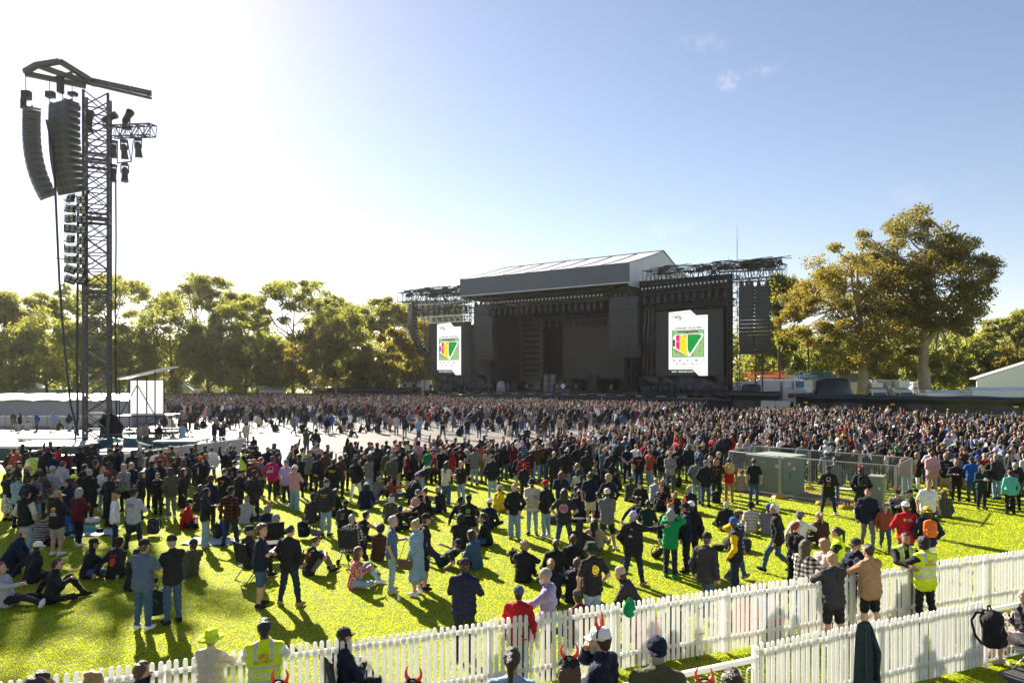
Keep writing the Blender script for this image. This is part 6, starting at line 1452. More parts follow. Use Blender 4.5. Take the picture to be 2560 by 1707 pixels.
# ---- the person
_body = {}
def body(legs, arms, top, bot, g, lod):
    k = (legs, arms, top, bot, g, lod)
    if k in _body: return _body[k]
    h = (.019, .024, .032)[lod]
    Vs, Fs, Ls, vest, Mh, Mc, hands, nrm = pose_build(legs, arms, top, bot, g, h)
    hv, hq, hl = HEADS[.0075 if lod == 0 else .013]
    V0, Q0, L0, n0 = Vs[0], Fs[0], Ls[0], nrm
    _body[k] = dict(V=V0, Q=Q0, L=L0, vest=vest, Mh=Mh, Mc=Mc, hands=hands, nrm=n0, me={}); return _body[k]
def body_mesh(B, yaw, lod):
    ky = round(yaw / 15) * 15
    if ky in B['me']: return B['me'][ky]
    hv, hq, hl = HEADS[.0075 if lod == 0 else .013]
    Ry = np.array(Matrix.Rotation(R(ky), 3, 'Z')); M = B['Mh'][:3, :3] @ Ry
    V = np.concatenate([B['V'], hv @ M.T + B['Mh'][:3, 3]]); n = len(B['V']); Q = np.concatenate([B['Q'], hq + n]); Lb = np.concatenate([B['L'], hl])
    me = mesh_np('person', V, Q, [None] * 7, Lb, True)
    if lod < 2:
        fm = finger_mesh(B['hands']); q = [f for f in fm.f if len(f) == 4]; n = len(V)
        V = np.concatenate([V, np.array(fm.v)]); Q = np.concatenate([Q, np.array(q) + n]); Lb = np.concatenate([Lb, np.zeros(len(q), int)])
        bpy.data.meshes.remove(me); me = mesh_np('person', V, Q, [None] * 7, Lb, True)
    Mh = B['Mh'].copy(); Mh[:3, :3] = M; B['me'][ky] = (me, Matrix(Mh.tolist())); return B['me'][ky]
def setmat(o, i, m): o.material_slots[i].link = 'OBJECT'; o.material_slots[i].material = m
def project_print(B, V2, Fs, z, x=0.0, side=-1, lift=.008):
    """lay flat lettering onto the back (-1) or chest (+1) of a body"""
    if 'bvh' not in B: B['bvh'] = BVHTree.FromPolygons([tuple(v) for v in B['V']], [tuple(int(i) for i in q) for q in B['Q']])
    Mc = B['Mc']; out = []
    for a in V2:
        p = np.array([(-a[0] if side > 0 else a[0]) + x, 0, z + a[1]]); d = Mc[:3, :3] @ np.array([0, -side, 0.]); o = Mc[:3, :3] @ p + Mc[:3, 3] - d * .6
        hit = B['bvh'].ray_cast(Vector(o), Vector(d))
        if hit[0] is None: q = Mc[:3, :3] @ (p + np.array([0, side * .13, 0])) + Mc[:3, 3]
        else: q = np.array(hit[0]) - d * lift
        out.append(tuple(q))
    return out
def subdiv_text(V, Fs):  # split long triangles so lettering follows the cloth
    return V, Fs
ALLP = []
def person(loc, rot, legs, arms, top, topc, bot, botc, shoec, hair, hat=None, extras=(), scale=1.0, g=1.0, yaw=0, skin=0, lod=2, label=None, group=None):
    B = body(legs, arms, top if top not in 'V' else 'h', bot, g, lod); me, Mh = body_mesh(B, yaw, lod)
    o = link('person', me); o.location = loc; o.rotation_euler = (0, 0, rot); o.scale = (scale,) * 3
    sleeve = topc
    for i, m in enumerate((SKINS[skin], cloth(topc), cloth(botc), shoe(shoec), EYE, LIPM, SOLEM)): setmat(o, i, m)
    def child(kind, m, off=None, sc=1.0):
        c = link(PARTNAME[kind], part_mesh(kind), o); c.matrix_basis = Mh @ Matrix.Translation(off or (0, 0, 0)) @ Matrix.Diagonal((sc, sc, sc, 1)); setmat(c, 0, m); return c
    if hair:
        st, hc = hair.split('.')
        if hat in ('cap', 'backcap', 'bucket', 'straw', 'beanie', 'cowboy', 'flat', 'wide') or (hat or '').split('.')[0] in ('cap', 'backcap', 'bucket', 'straw', 'beanie', 'cowboy', 'flat', 'wide'): st = {'short': 'under', 'buzz': 'under', 'curly': 'bob', 'bun': 'under'}.get(st, st)
        if st != 'none': child(st, hairm(hc))
    if hat:
        for hh in hat.split('+'):
            hk, _, hcol = hh.partition('.')
            if hk == 'horns': child('horns', HORN, (0, 0, .02 if '+' in hat else 0)); child('band', cloth('blk'), None, 1.06)
            else:
                c = child(hk, cloth(hcol))
                if hk in ('straw',) and hcol == 'tan': setmat(c, 0, mat('woven_straw', (.50, .36, .16), .8, var=.2, scale=60, bump=.5, bscale=70))
    for e in extras:
        ek, _, ev = e.partition('.')
        if ek == 'sg': child('glasses', GLS)
        elif ek in ('beard', 'goatee'): child(ek, hairm(ev or 'b'))
        elif ek == 'hv' or ek == 'vest':
            keep = B['vest'] & (B['L'] == TOP); V, Q = clip_mesh(B['V'] + B['nrm'] * .012, B['Q'], keep)
            Cc = (V[Q].mean(1) - B['Mc'][:3, 3]) @ B['Mc'][:3, :3]; mi = np.zeros(len(Q), int)
            if ek == 'hv':
                z, x, y = Cc[:, 2], Cc[:, 0], Cc[:, 1]; mi[((z > .07) & (z < .115)) | ((z > .24) & (z < .285) & (y * 0 == 0))] = 1; mi[(z > .33) & (np.abs(np.abs(x) - .10) < .024)] = 1; mi[(y > .0) & (np.abs(x) < .045) & (z > .12)] = 2
            vm = mesh_np('vest', V, Q, [cloth('hiv') if ek == 'hv' else cloth(ev), mat('reflective_band', (.45, .46, .47), .35), cloth(topc)], mi, True); c = link('safety_vest' if ek == 'hv' else 'padded_vest', vm, o)
        elif ek == 'p': shirt_print(o, B, ev)
        elif ek == 'can': hand_item(o, B, ev or 'tea')
        elif ek == 'phone': hand_item(o, B, 'phone')
        elif ek == 'bp': back_pack(o, B, ev)
    tag(o, label, 'person', group); ALLP.append(o); return o
def hand_item(o, B, kind):
    """a drink can or a phone in the right hand: a thing of its own"""
    wr, hd, sx, ac = B['hands'][1]; p = Vector(wr) + Vector(hd) * .095; M = Matrix.LocRotScale(o.location, o.rotation_euler, o.scale); q = M @ p
    m_ = MB()
    if kind == 'phone':
        m_.b2((-.036, -.005, -.02), (.036, .005, .125)); t = m_.build('phone', mat('phone_black', (.012, .012, .014), .2), None, q, o.rotation_euler[2]); tag(t, 'dark phone held up by the ' + 'person', 'phone')
    else:
        m_.lathe([(.024, -.05), (.031, -.045), (.031, .055), (.026, .066)], 10); t = m_.build('drink_can', cloth(kind), None, q); tag(t, '%s drink can held in a hand' % CNAME[kind], 'drink can')
    t['owner'] = o.name
    return t
def back_pack_mesh():
    if 'bp' in _pm: return _pm['bp']
    V, Q = grow([((-.08, 0, -.12), .085, (-.07, 0, .14), .085, 0), ((.08, 0, -.12), .085, (.07, 0, .14), .085, 0), ((0, 0, -.12), .095, (0, 0, .16), .09, 0), ((-.06, -.075, -.13), .06, (.06, -.075, -.13), .06, 0), ((-.06, -.075, -.03), .055, (.06, -.075, -.03), .055, 0)], .016, .03)
    b = mesh_np('bag_body', V, Q, [None], smooth=True)
    m_ = MB()
    for sx in (-1, 1): m_.path([(sx * .07, .06, .20), (sx * .09, .14, .20), (sx * .10, .20, .08), (sx * .10, .15, -.10), (sx * .09, .07, -.18)], .016, 5)
    m_.path([(-.04, .04, .24), (-.02, .05, .29), (.02, .05, .29), (.04, .04, .24)], .012, 5); st = m_.mesh('strap', [None])
    m_ = MB(); m_.path([(.075 * math.cos(a), -.118 - .012 * math.sin(a), .02 + .09 * math.sin(a)) for a in [R(t) for t in range(0, 181, 20)]], .006, 4); zp = m_.mesh('zip', [None]); _pm['bp'] = (b, st, zp); return _pm['bp']
def back_pack(o, B, col, loc=None, rz=0.0, label=None, sc=1.0, tilt=0.0):
    b, st, zp = back_pack_mesh(); r = empty('backpack', (0, 0, 0))
    for n_, me, m in (('bag_body', b, cloth(col)), ('strap', st, cloth('blk')), ('zip', zp, cloth('gry'))): c = link(n_, me, r); setmat(c, 0, m)
    if o is not None:
        M = Matrix.LocRotScale(o.location, o.rotation_euler, o.scale); Mc = Matrix(B['Mc'].tolist()); r.matrix_world = M @ Mc @ Matrix.Translation((0, -.205, .30)); r['owner'] = o.name
        tag(r, '%s backpack worn on a back' % CNAME[col], 'backpack')
    else: r.location = loc; r.rotation_euler = (tilt, 0, rz); r.scale = (sc,) * 3; tag(r, label, 'backpack')
    return r
def pm_(n_, c, rough=.7): return mat('print_' + n_, c, rough)
PW, PO, PY, PK_, PG, PB_ = (pm_('white', (.72, .72, .70)), pm_('orange', (.70, .13, .02)), pm_('yellow', (.85, .60, .01)), pm_('black', (.015, .015, .015)), pm_('green', (.20, .65, .02)), pm_('blue', (.05, .30, .50)))
PR_ = pm_('red', (.50, .02, .03)); PGY = pm_('grey', (.38, .39, .40))
def shirt_print(o, B, code):
    def words(txt, size, z, m, side=-1, x=0.0, bold=.02, nm='lettering', lift=.010, shear=0.0):
        V, Fs = text_mesh(txt, size, bold, shear); W = project_print(B, V, Fs, z, x, side, lift); mb = MB(); mb.add(W, [f if side < 0 else f[::-1] for f in Fs]); return mb.build(nm, m, o)
    def disc(r, z, m, x=0.0, side=-1, nm='print', lift=.008, n=20, sy=1.0, ring=0.0):
        vs = []; rings = 4
        for j in range(rings + 1):
            for i in range(n): a = 2 * math.pi * i / n; rr = ring + (r - ring) * j / rings; vs.append((rr * math.cos(a), rr * sy * math.sin(a)))
        W = project_print(B, vs, None, z, x, side, lift); mb = MB(); mb.add(W, [(j * n + i, j * n + (i + 1) % n, (j + 1) * n + (i + 1) % n, (j + 1) * n + i)[::(1 if side > 0 else -1)] for j in range(rings) for i in range(n)]); return mb.build(nm, m, o)
    def block(x0, x1, z0, z1, m, side=-1, nm='print', lift=.007):
        k = 6; vs = [(x0 + (x1 - x0) * i / k, (z0 + (z1 - z0) * j / k)) for j in range(k + 1) for i in range(k + 1)]; W = project_print(B, vs, None, 0, 0, side, lift); mb = MB()
        mb.add(W, [(j * (k + 1) + i, j * (k + 1) + i + 1, (j + 1) * (k + 1) + i + 1, (j + 1) * (k + 1) + i) for j in range(k) for i in range(k)]); return mb.build(nm, m, o)
    c = code
    if c == 'SRS': words('SRS', .085, .395, PR_, bold=.0, lift=.022); words('SECURITY', .055, .335, PR_, bold=-.0, lift=.022); words('SECURITY', .085, .175, PW, bold=.02, lift=.022)
    elif c == 'OBEY': block(-.09, .09, .20, .42, PW); block(-.075, .075, .30, .405, PK_, lift=.010); words('OBEY', .075, .25, PK_, lift=.012)
    elif c == 'DEW': words('DEWALT', .075, .36, PY); block(-.09, .09, .31, .322, PY)
    elif c == 'MON':
        for x in (-.045, 0, .045): block(x - .012, x + .012, .30 - .01 * (x == 0), .43, PG)
        words('RACING', .05, .235, PW)
    elif c == 'ACDC': words('AC/DC', .10, .38, PO, bold=.02); [words('TOUR', .03, .30 - .045 * i, PO, x=-.04) for i in range(5)]
    elif c == 'ROUND': disc(.125, .30, PW, nm='badge', lift=.006); disc(.115, .30, PR_, nm='badge_ring', lift=.009); disc(.075, .30, PB_, nm='badge_centre', lift=.012); words('M', .11, .30, PR_, lift=.016, bold=.03); words('MELBOURNE', .026, .392, PW, lift=.016); words('GUITARS', .026, .207, PW, lift=.016)
    elif c == 'SMILE':
        disc(.078, .33, PY, nm='face_print', sy=1.12); [block(x - .006, x + .006, .345, .37, PK_, lift=.012) for x in (-.022, .022)]
        mb = MB(); pts = [(.048 * math.cos(a), .33 + .05 * math.sin(a)) for a in [R(t) for t in range(200, 341, 14)]]; mb.path(project_print(B, pts, None, 0, 0, -1, .012), .004, 4); mb.build('smile_line', PK_, o); words('GOOD TIMES', .018, .222, PY)
    elif c == 'BULL': disc(.07, .36, PY, nm='print', sy=.8); block(-.06, .06, .325, .37, PR_, lift=.011); words('Red Bull', .036, .305, PR_, lift=.013); words('AMPOL', .055, .255, PW, shear=.2); words('RACING', .055, .205, PW, shear=.2)
    elif c == 'PASA': words('NATIONAL', .045, .40, PK_); words('PASADENA', .045, .355, PK_); words('California', .035, .27, PW, shear=.2)
    elif c == 'FIRE': disc(.085, .25, PR_, nm='print', sy=1.2); [block(-.05, .05, .17 + .04 * i, .18 + .04 * i, PO, lift=.011) for i in range(5)]; words('ROCK', .07, .40, PR_)
    elif c == 'TRI': words('7', .22, .30, PO, shear=.2); block(-.10, .10, .385, .41, PO)
    elif c == 'LINES': [block(-.02 + .03 * k, -.005 + .03 * k, .14, .42, PW) for k in range(2)]
    elif c == 'SHELL': disc(.03, .40, PY, x=-.08, nm='shell_emblem'); words('SHELL', .035, .41, PW, x=.04); words('V-POWER', .03, .375, PW, x=.045)
    elif c == 'REDLOGO': block(-.07, .05, .235, .262, PR_); block(-.05, .02, .262, .285, PW); block(-.03, .03, .42, .432, PW)
    elif c == 'OTXT': words('AC/DC', .085, .39, PO); [words('LIVE', .035, .33 - .05 * i, PO) for i in range(4)]
    elif c == 'WTXT': words('SAMSUNG', .055, .38, PW) if False else words('CRUISING', .052, .37, PW); words('CREW', .052, .32, PW)
    elif c == 'YTXT': words('ALL STARS', .05, .36, PY); [block(-.08 + .035 * k, -.065 + .035 * k, .285, .305, PY) for k in range(5)]
    elif c == 'BIGW': disc(.08, .38, PGY, ring=.05, nm='print'); words('BOBBER', .035, .30, PY); disc(.045, .20, PR_, nm='print', sy=.7); words('ROCK BAR', .028, .14, PY)
    elif c == 'GREY': words('TOUR', .06, .39, PGY); [words('LIVE DATES', .026, .33 - .035 * i, PGY) for i in range(4)]
    elif c == 'SLOGAN': words('MUSIC', .03, .36, PW, side=-1)
    elif c == 'NIKE':
        mb = MB(); pts = [(-.06, .20), (-.02, .175), (.08, .25), (-.02, .2), (-.05, .225)]; mb.add(project_print(B, pts, None, 0, 0, -1, .20), [(0, 1, 2, 3, 4)[::-1]]); mb.build('swoosh', PW, o)
    elif c == 'CHEST': words('LIVE', .06, .38, PGY, side=1)
    elif c == 'JERSEY': words('23', .13, .28, pm_('pink', (.6, .12, .28))); words('CHICAGO', .04, .40, PW)
    elif c == 'BACKLINE': block(-.12, .12, .27, .276, PGY); words('TEAM', .03, .30, PGY)
# ---------------------------------------------------------------- who stands where: zone, head position, facing, pose, clothes
ZONE = dict(A=(0, 1080, 4.9), B=(440, 1080, 4.9), C=(860, 1080, 4.9), D=(1280, 1080, 4.9), E=(1700, 1080, 4.9), G=(2080, 1080, 4.9), P=(0, 1300, 3.853), Q=(500, 1300, 3.853), R=(1000, 1300, 3.853), S=(1400, 1300, 3.853), T=(1960, 1300, 3.853), H=(640, 640, 3.136), I=(0, 960, 3.675))
PEOPLE = """
A 225 350 -60 s pp j.dgy l.blk blk short.k flat.dgy -
A 385 240 70 s xx s.wht l.blk blk short.k - hv,beard.k s=4 |bearded security guard in lime vest and white shirt behind the barrier
A 120 405 -30 s dd j.blk l.den blk short.b cap.bei -
A 110 490 -10 s ff t.blk k.pat blk bun.b - - h=1.66 |woman in black top and long black and white patterned skirt
A 230 500 -8 s ff t.lbl l.blk blk short.b cap.nvy p.GREY |person in pale blue printed tee and black trousers, navy cap
A 362 525 -14 s df t.blk s.den blk short.k cap.blk p.GREY g=1.18 |broad person in big black printed tee and denim shorts
A 350 405 -50 s ff j.dgn l.blk blk short.m cap.bei sg
A 445 500 -15 s pp h.gry s.lbl wht short.b cap.nvy - |person in grey hoodie and pale blue shorts, navy cap
A 480 440 20 s ff j.olv l.blk blk bob.b cap.tan -
A 540 515 -70 s ff t.gry s.lbl wht short.b cap.blk - h=1.5
A 645 408 -10 s ff s.lgy l.olv blk short.g cap.lgy - g=1.2 |broad person in pale grey sweatshirt with matching grey cap
A 775 350 -12 s pp j.lgy l.den blk short.m - - g=1.1
A 845 560 80 s mx j.nvy l.blu blk short.k cap.nvy - |person in navy and blue clothes with hand raised to the mouth
A 905 515 -30 s pp j.olv l.blk blk short.b cap.hiv - h=1.62 |person in olive jacket with bright lime yellow cap
A 1040 392 -30 s pp h.blk l.blk wht short.k - - |dark haired teenager in black hoodie beside bald grey head
A 1180 345 -60 s dd t.blk l.blk blk curly.k - - |curly dark haired person in black tee near the equipment case
A 1095 450 -12 s ff j.blk l.blk blk buzz.g - g=1.22 |broad balding person seen from behind in black jacket and trousers
A 1265 432 -20 s ff s.wht l.ldn wht bun.y - h=1.62
A 1310 465 -50 s ff j.lgy l.blk blk short.b cap.red - h=1.66
A 1355 492 -25 s pp h.blk l.blk blk short.b cap.dgy beard.b,p.SLOGAN |bearded person in black hoodie with small white lettering across the back
A 1345 362 -10 s ff j.brn l.blk blk long.b cap.dgy - h=1.68
A 1512 390 165 s ff s.flc l.blk blk short.g - sg,phone g=1.15 |grey haired person in patterned fleece looking down at a phone
A 1605 375 170 s pp j.nvy l.blk blk bob.y - sg h=1.68 |blond person in navy coat and glasses facing the camera
A 1742 480 -75 s ii j.blk l.den blk long.b - - h=1.66
A 1860 350 -12 s pp j.nvy l.blk blk short.k cap.blk - g=1.1
A 1960 332 -10 s pp j.blk l.blk blk short.k cap.blk - g=1.15
A 1928 500 172 s dd h.blk l.blk blk short.m - p.CHEST h=1.5 |boy in black hoodie and black trousers facing the camera
A 2085 430 60 s pp j.olv l.gry wht curly.b cap.blk - |person in olive jacket and grey trousers turned left, black cap
A 2125 312 -40 s ff j.blk l.blk blk bun.b - h=1.68
A 2255 335 -15 s ff j.dgy l.blk blk long.a beanie.blk - h=1.7
A 2250 445 -70 s dd s.blk k.blk blk long.k - - h=1.68 |long haired person in all black with a black skirt
A 1340 205 175 s fx j.blk l.blk blk short.b cap.cmo can.org h=1.78 |person in black jacket and camouflage cap with drink inside the barrier
A 330 695 -8 s pp h.crm l.ldn wht short.k backcap.blk vest.blk |person in black padded vest over cream hoodie with pale trousers
A 710 718 -8 s ff j.blk s.bei wht short.b wide.tan p.BULL |person in wide straw hat, black racing jacket and beige shorts
A 975 685 -18 t ff j.mar l.blk wht bob.g - - h=1.68 |person with pale grey bob, maroon leather jacket and black leggings
A 1425 705 -60 s dd s.wht l.ddn wht long.y cap.blk sg h=1.68 |long blond haired person in white shirt and black cap
A 1645 680 -10 W ff h.lgy l.ddn blk short.m backcap.blk p.PASA |person in pale grey lettered hoodie and dark jeans
A 290 1165 -65 n gg j.nvy l.blk blk short.m cap.bei - |person in navy padded jacket and beige cap kneeling
A 470 1330 -30 c rr j.blk l.blk blk short.b cap.wht - |person in black padded jacket and white cap sitting on the grass
A 1150 1290 -55 c fk j.blk l.den wht short.k cap.blk sg |person sitting in black padded jacket and black cap, turned right
A 1462 1285 -10 c rr h.blk l.blk blk buzz.k beanie.blk p.FIRE |sitting person in black hoodie with red flame print
A 545 985 -10 c ff c.ppr l.blk blk bun.b - - |person wrapped in striped blanket sitting on the grass
A 2325 815 -75 c ff j.red l.blk blk short.k cap.blk - |person in bright red jacket sitting, black cap
P 553 366 -60 m ra j.blk l.blk blk short.b - sg |person in black jacket sitting and leaning back on one hand, sunglasses
P 5 405 -85 o ra s.lgy l.blk wht long.r - - |long red haired person sitting with legs stretched out and white sneakers
P 1390 172 -8 s ff t.sla l.den wht short.m cap.blk sg g=1.12 |person in slate blue tee and jeans beside the dark backpack
P 1652 133 55 s fx t.blk l.den blk short.g cap.blk can.grn |person in black tee and jeans holding a green drink, black cap
P 1862 175 55 o ra h.olv l.den brn short.b cap.dgy beard.b |bearded person in olive grey hoodie sitting on one hand
P 1330 265 -20 c ff t.blk l.blk wht short.k - - |person in black tee sitting half hidden behind the slate blue tee
P 2040 1040 -10 s RR s.crm l.bei blk short.g wide.hiv - h=1.52,g=1.1 |person in cream top and bright lime sun hat behind the picket fence
P 1362 1358 -20 s mx j.nvy l.den blk short.m - - z=T,h=1.3 |boy in navy polo with hand to the face in front of the fence
P 375 1462 -25 s dd j.dgy l.blk blk short.b - sg z=T |brown haired head with sunglasses at the bottom left of the fence
P 905 1462 -15 s dd s.lpk l.den blk bun.y - - z=T,h=1.5 |blond person with hair in a bun before the picket fence
B 300 292 -10 s pp h.blk l.blk blk short.k beanie.org p.LINES |person in orange beanie and black hoodie with white vertical print
B 370 257 -75 s ff j.nvy l.blk blk short.k cap.tan -
B 715 342 -12 s ff t.blk l.blk blk buzz.b - p.GREY
B 830 196 -60 s ff s.blk l.blk blk short.k - hv s=4 |dark haired security guard in lime vest over black by the barrier
B 595 440 -12 s ff t.blk l.blk blk buzz.m - p.TRI g=1.12 |person in black tee with orange triangle and number print
B 430 527 -20 s pp j.nvy l.blk blk short.b beanie.brn - g=1.2 |broad person in navy padded jacket and brown beanie
B 785 457 -45 s ff j.blk l.blk blk short.g cap.dgy -
B 965 457 -14 s pp j.dgy l.blk blk short.k cap.blk bp.blk |person in charcoal jacket wearing black backpack, legs apart
B 955 330 -10 s ff s.mar l.blk blk short.b wide.tan - |person in maroon jersey and wide straw hat
B 1050 305 -40 s dd s.gry l.blk blk tail.r - - h=1.66
B 1185 287 -8 s pp h.mag l.dgy tan short.b cap.olv p.OBEY |person in magenta hoodie with white square print on the back
B 1350 330 170 s pp t.lil l.ddn wht short.g cap.gry sg g=1.1 |person in lilac tee with black sash facing the camera
B 1460 395 -20 s ff j.pnk w.ldn wht tail.y cap.wht - h=1.66 |blond person in pink jacket, white cap and wide pale jeans
B 1510 268 50 s ux t.blk l.blk blk short.k cap.blk sg,beard.k |bearded person in black tee with one arm raised high
B 1750 267 -12 s bb j.blk l.ddn blk short.k horns+cap.blk - |person in black jacket and jeans with hands behind, horned cap
B 1830 222 -10 s dd j.brn l.ddn blk short.k - -
B 1935 322 -12 s pp j.blk l.blk blk short.k - p.DEW g=1.1 |person in black jacket with yellow lettering on the back
B 2210 305 -20 W pp j.blk l.wht wht short.k cap.blk bp.blk |person with black backpack and white trousers standing legs apart
B 1845 567 -18 s pp h.dgy l.ldn blk short.g cap.olv p.YTXT |person in charcoal hoodie with yellow print and pale jeans
B 2010 283 -10 s dd t.brn l.blk blk buzz.m - -
B 1630 217 -10 s dd j.gry l.blk blk none.k beanie.gry -
B 1545 187 -10 s dd s.blk l.blk blk short.k - hv
B 1245 250 -40 s ff j.dgy l.blk blk short.k cap.blk -
B 1560 240 120 s dd t.blk l.blk blk short.b - - h=1.5
B 1900 240 -20 s pp s.wht l.blk blk long.k horns - h=1.6
B 2080 255 -20 s pp j.blk l.blk blk short.b - - h=1.65
B 375 690 -60 s fd h.blk w.ldn tan long.k hood.blk can.org h=1.7 |person in black hooded top and pale wide jeans holding a can
B 675 657 -15 W pp s.plr l.ddn blk short.b backcap.blk - |person in red plaid shirt and dark jeans with black cap
B 300 645 -20 c ff h.dgy l.blk blk bob.m - - |brown haired child sitting in charcoal top
B 1130 885 -30 c ff j.nvy l.blk blk bob.g horns - |grey haired person with devil horns sitting in navy jacket
B 1230 1000 -55 c kk j.nvy l.blk blk long.g - sg |long grey haired person with sunglasses sitting in navy
B 1680 748 -15 c ff h.dgy l.blk wht short.k beanie.blk - |person in charcoal hoodie and black beanie sitting
B 2080 828 -15 c ff h.blk l.blk blk short.k cap.blk p.GREY |person in black printed top with cap sitting on the lawn
B 1955 692 -25 c ff j.blk l.nvy blk short.k - - |dark haired person in black jacket sitting behind a standing hoodie
B 905 1140 -40 h dd j.dgy l.blk blk short.g cowboy.blk - |person in black cowboy hat sitting in a folding chair
B 1060 1133 -80 s xx t.nvy s.den blk curly.a - - g=1.2,y=-25 |curly haired person in navy polo and denim shorts, arms crossed
B 1400 1133 -18 W pp h.blk l.ddn tan buzz.k - - |person in black hoodie, dark jeans and tan boots
B 1710 1273 -50 k ka t.blk l.gry blk buzz.m - p.ACDC,sg |balding person in black tee with orange lettering sitting, knees up
B 2155 1002 -12 h ff s.plb l.blk blk buzz.g - - g=1.1 |person in black and white plaid shirt on a wheeled walker
B 2330 962 -40 c ra n.blk l.blk blk short.k - p.JERSEY |dark haired person in sleeveless black jersey with pink number
B 2235 1403 -75 m fa s.flo l.ldn wht long.a - phone |auburn haired person in red floral shirt sitting with a phone
B 872 772 -10 c ff s.lgy l.blk blk short.g - - |person in pale grey top sitting behind a dark standing figure
C 665 190 -20 s dd s.blk l.blk blk short.b horns+cap.blk - h=1.66
B 650 188 -40 k kk s.olv l.den wht bob.y cap.wht - |person in olive top and white cap sitting against the pale barrier
B 718 163 -40 k kk s.blk l.blk blk short.b cap.gry - |person in black top and grey cap sitting against the pale barrier
B 842 137 -50 o kk s.blk l.den blk short.b - sg |person in sunglasses sitting at the end of the pale barrier
B 905 275 -70 o ra j.dgy l.blk blk short.k - - |dark haired person reclining on the ground cover by the barrier end
H 397 1347 -20 s ee j.olv l.den blk tail.b - - |person in olive coat standing alone on the ground cover, hands raised
H 470 1352 -10 s pp j.blk w.den blk short.k beanie.blk - |person in black puffer and wide jeans on the open ground cover
C 230 252 -70 s dd j.blk l.den blk short.k - -
C 300 267 60 s xx t.gry l.ldn blk bob.b backcap.dgy sg |person in grey tee and pale jeans, arms crossed, turned left
C 370 227 -15 s dd j.blk l.blk blk long.b - - h=1.68
C 545 212 -15 s dd j.olv l.blk blk short.k - - 
C 590 270 -5 s bb j.olv l.blk blk short.g cap.gry - g=1.12 |person in olive grey jacket with hands clasped behind the back
C 665 217 -60 s dd j.blk s.bei wht short.k horns+cap.blk -
C 785 217 -75 s pp j.mar s.nvy blk short.b cap.dgy - g=1.1 |person in maroon jacket and dark shorts turned right
C 850 252 -15 s dd j.blk l.blk blk bob.k - - h=1.66
C 745 102 65 s dd s.blk l.blk blk short.k - hv,beard.k s=4 |bearded security guard in lime vest on the ground cover side
C 885 52 -75 s dd j.blk l.blk blk bob.b - vest.blk h=1.68 |dark haired person in black vest standing beyond the front barrier
C 1165 37 -20 s pp j.blk l.blk blk buzz.g - - |bald person in black jacket standing beyond the front barrier
C 1040 197 -10 s ff h.grn l.blk blk short.b beanie.yel - h=1.6 |person in green top and yellow beanie
C 1100 177 -15 s ff s.lil l.blk blk long.b bucket.lil - h=1.62
C 1095 242 160 s dd t.red l.blk blk short.b cap.red - h=1.45 |child in red tee and red cap at the barrier
C 1195 177 160 s dd t.blk l.blk blk short.b - sg
C 1270 157 -20 s dd j.tan l.blk blk long.a - - h=1.66
C 1295 197 -20 s dd s.red l.blk blk long.k - - h=1.66
C 1420 157 -12 s ff t.blk l.blk blk buzz.m - p.TRI |person in black tee with orange number print near the front barrier
C 1520 127 -60 s pp s.bws l.blk blk short.k beanie.nvy -
C 1600 172 -12 s ff h.gry l.ldn blk short.k cap.gry - |person in grey hoodie and pale jeans with grey cap
C 1085 355 -60 b ff j.dgy l.ldn blk short.k cap.blk - |person in charcoal jacket and pale jeans bending forward
C 1260 357 -30 s ff n.crm w.den wht long.b - - h=1.68 |long haired person in cream sleeveless top and wide jeans
C 1430 352 150 s df t.blk l.ldn blk short.w - p.CHEST h=1.64 |short white haired person in black printed tee holding a jacket
C 1745 107 -40 s dd t.blk l.blk blk short.k - p.JERSEY
C 1770 192 -15 s ff c.bei l.den blk long.m beanie.tan - h=1.66 |long haired person in beige coat and tan beanie
C 1875 127 -30 s dd j.blk l.den blk short.k - sg
C 1870 210 -10 s dd j.blk l.blk blk bun.k horns - h=1.6
C 1965 152 -15 s dd s.blk l.den blk long.k - - h=1.7
C 2065 117 -15 s dd j.blk l.blk blk long.a - - h=1.7
C 1820 277 -18 s pp j.blk l.ldn wht short.g cap.dgy - |person in black jacket and pale jeans before the dark crowd
C 2185 102 150 s ff s.plu l.den blk short.k - - g=1.1
C 2145 262 -10 s dd j.nvy s.lbl wht short.k cap.nvy - h=1.6
C 2205 260 -10 s dd s.rbs l.blk blk short.b cap.nvy - h=1.68 |person in red and black striped rugby top
C 2212 388 -30 s dd h.blk l.blk wht short.b cap.red - h=1.4
C 430 540 -50 k kk h.gry l.blk blk short.g - - |grey haired person in grey hoodie sitting with knees up
C 560 538 -65 o ra s.rst l.den wht curly.k - - |curly haired person in rust red sweater sitting, legs out
C 280 612 -8 c ff j.nvy l.den blk long.k cap.wht - |person in navy jacket and pale cap sitting, back turned
C 900 507 -50 n gg j.blk l.den blk short.g cap.pur - |person in black jacket and purple cap crouching
C 585 757 -15 c ff j.olv l.blk blk long.w cap.nvy - |long white haired person in dark jacket and navy cap sitting
C 905 697 160 c ff s.pnk l.ldn blk bob.y cap.gry - |person in pink top and grey cap sitting in the circle
C 985 692 110 c ff s.blk l.blk blk bun.b - sg |dark haired person in sunglasses sitting in the circle
C 935 757 60 c kf t.blk l.blk blk short.k cap.blk - |person in black tee and cap sitting beside the red picnic bag
C 690 905 -40 c gg s.blk l.blk blk curly.k - - h=1.45 |person in black bent over the red picnic bag
C 1150 662 60 c rf j.blk l.den blk short.g - - g=1.1 |grey haired person in black jacket sitting on the grass
C 1430 782 -20 o rr j.blk l.blk blk short.k cap.blk - |person in black with cap sitting beside the green claw jacket
C 1530 760 -8 h ff j.blk l.bei blk short.b cap.blk p.MON |person in black jacket with three green claw marks
C 1785 812 -20 c ff h.nvy l.blk blk short.b cap.wht - |person in navy hoodie and white cap sitting
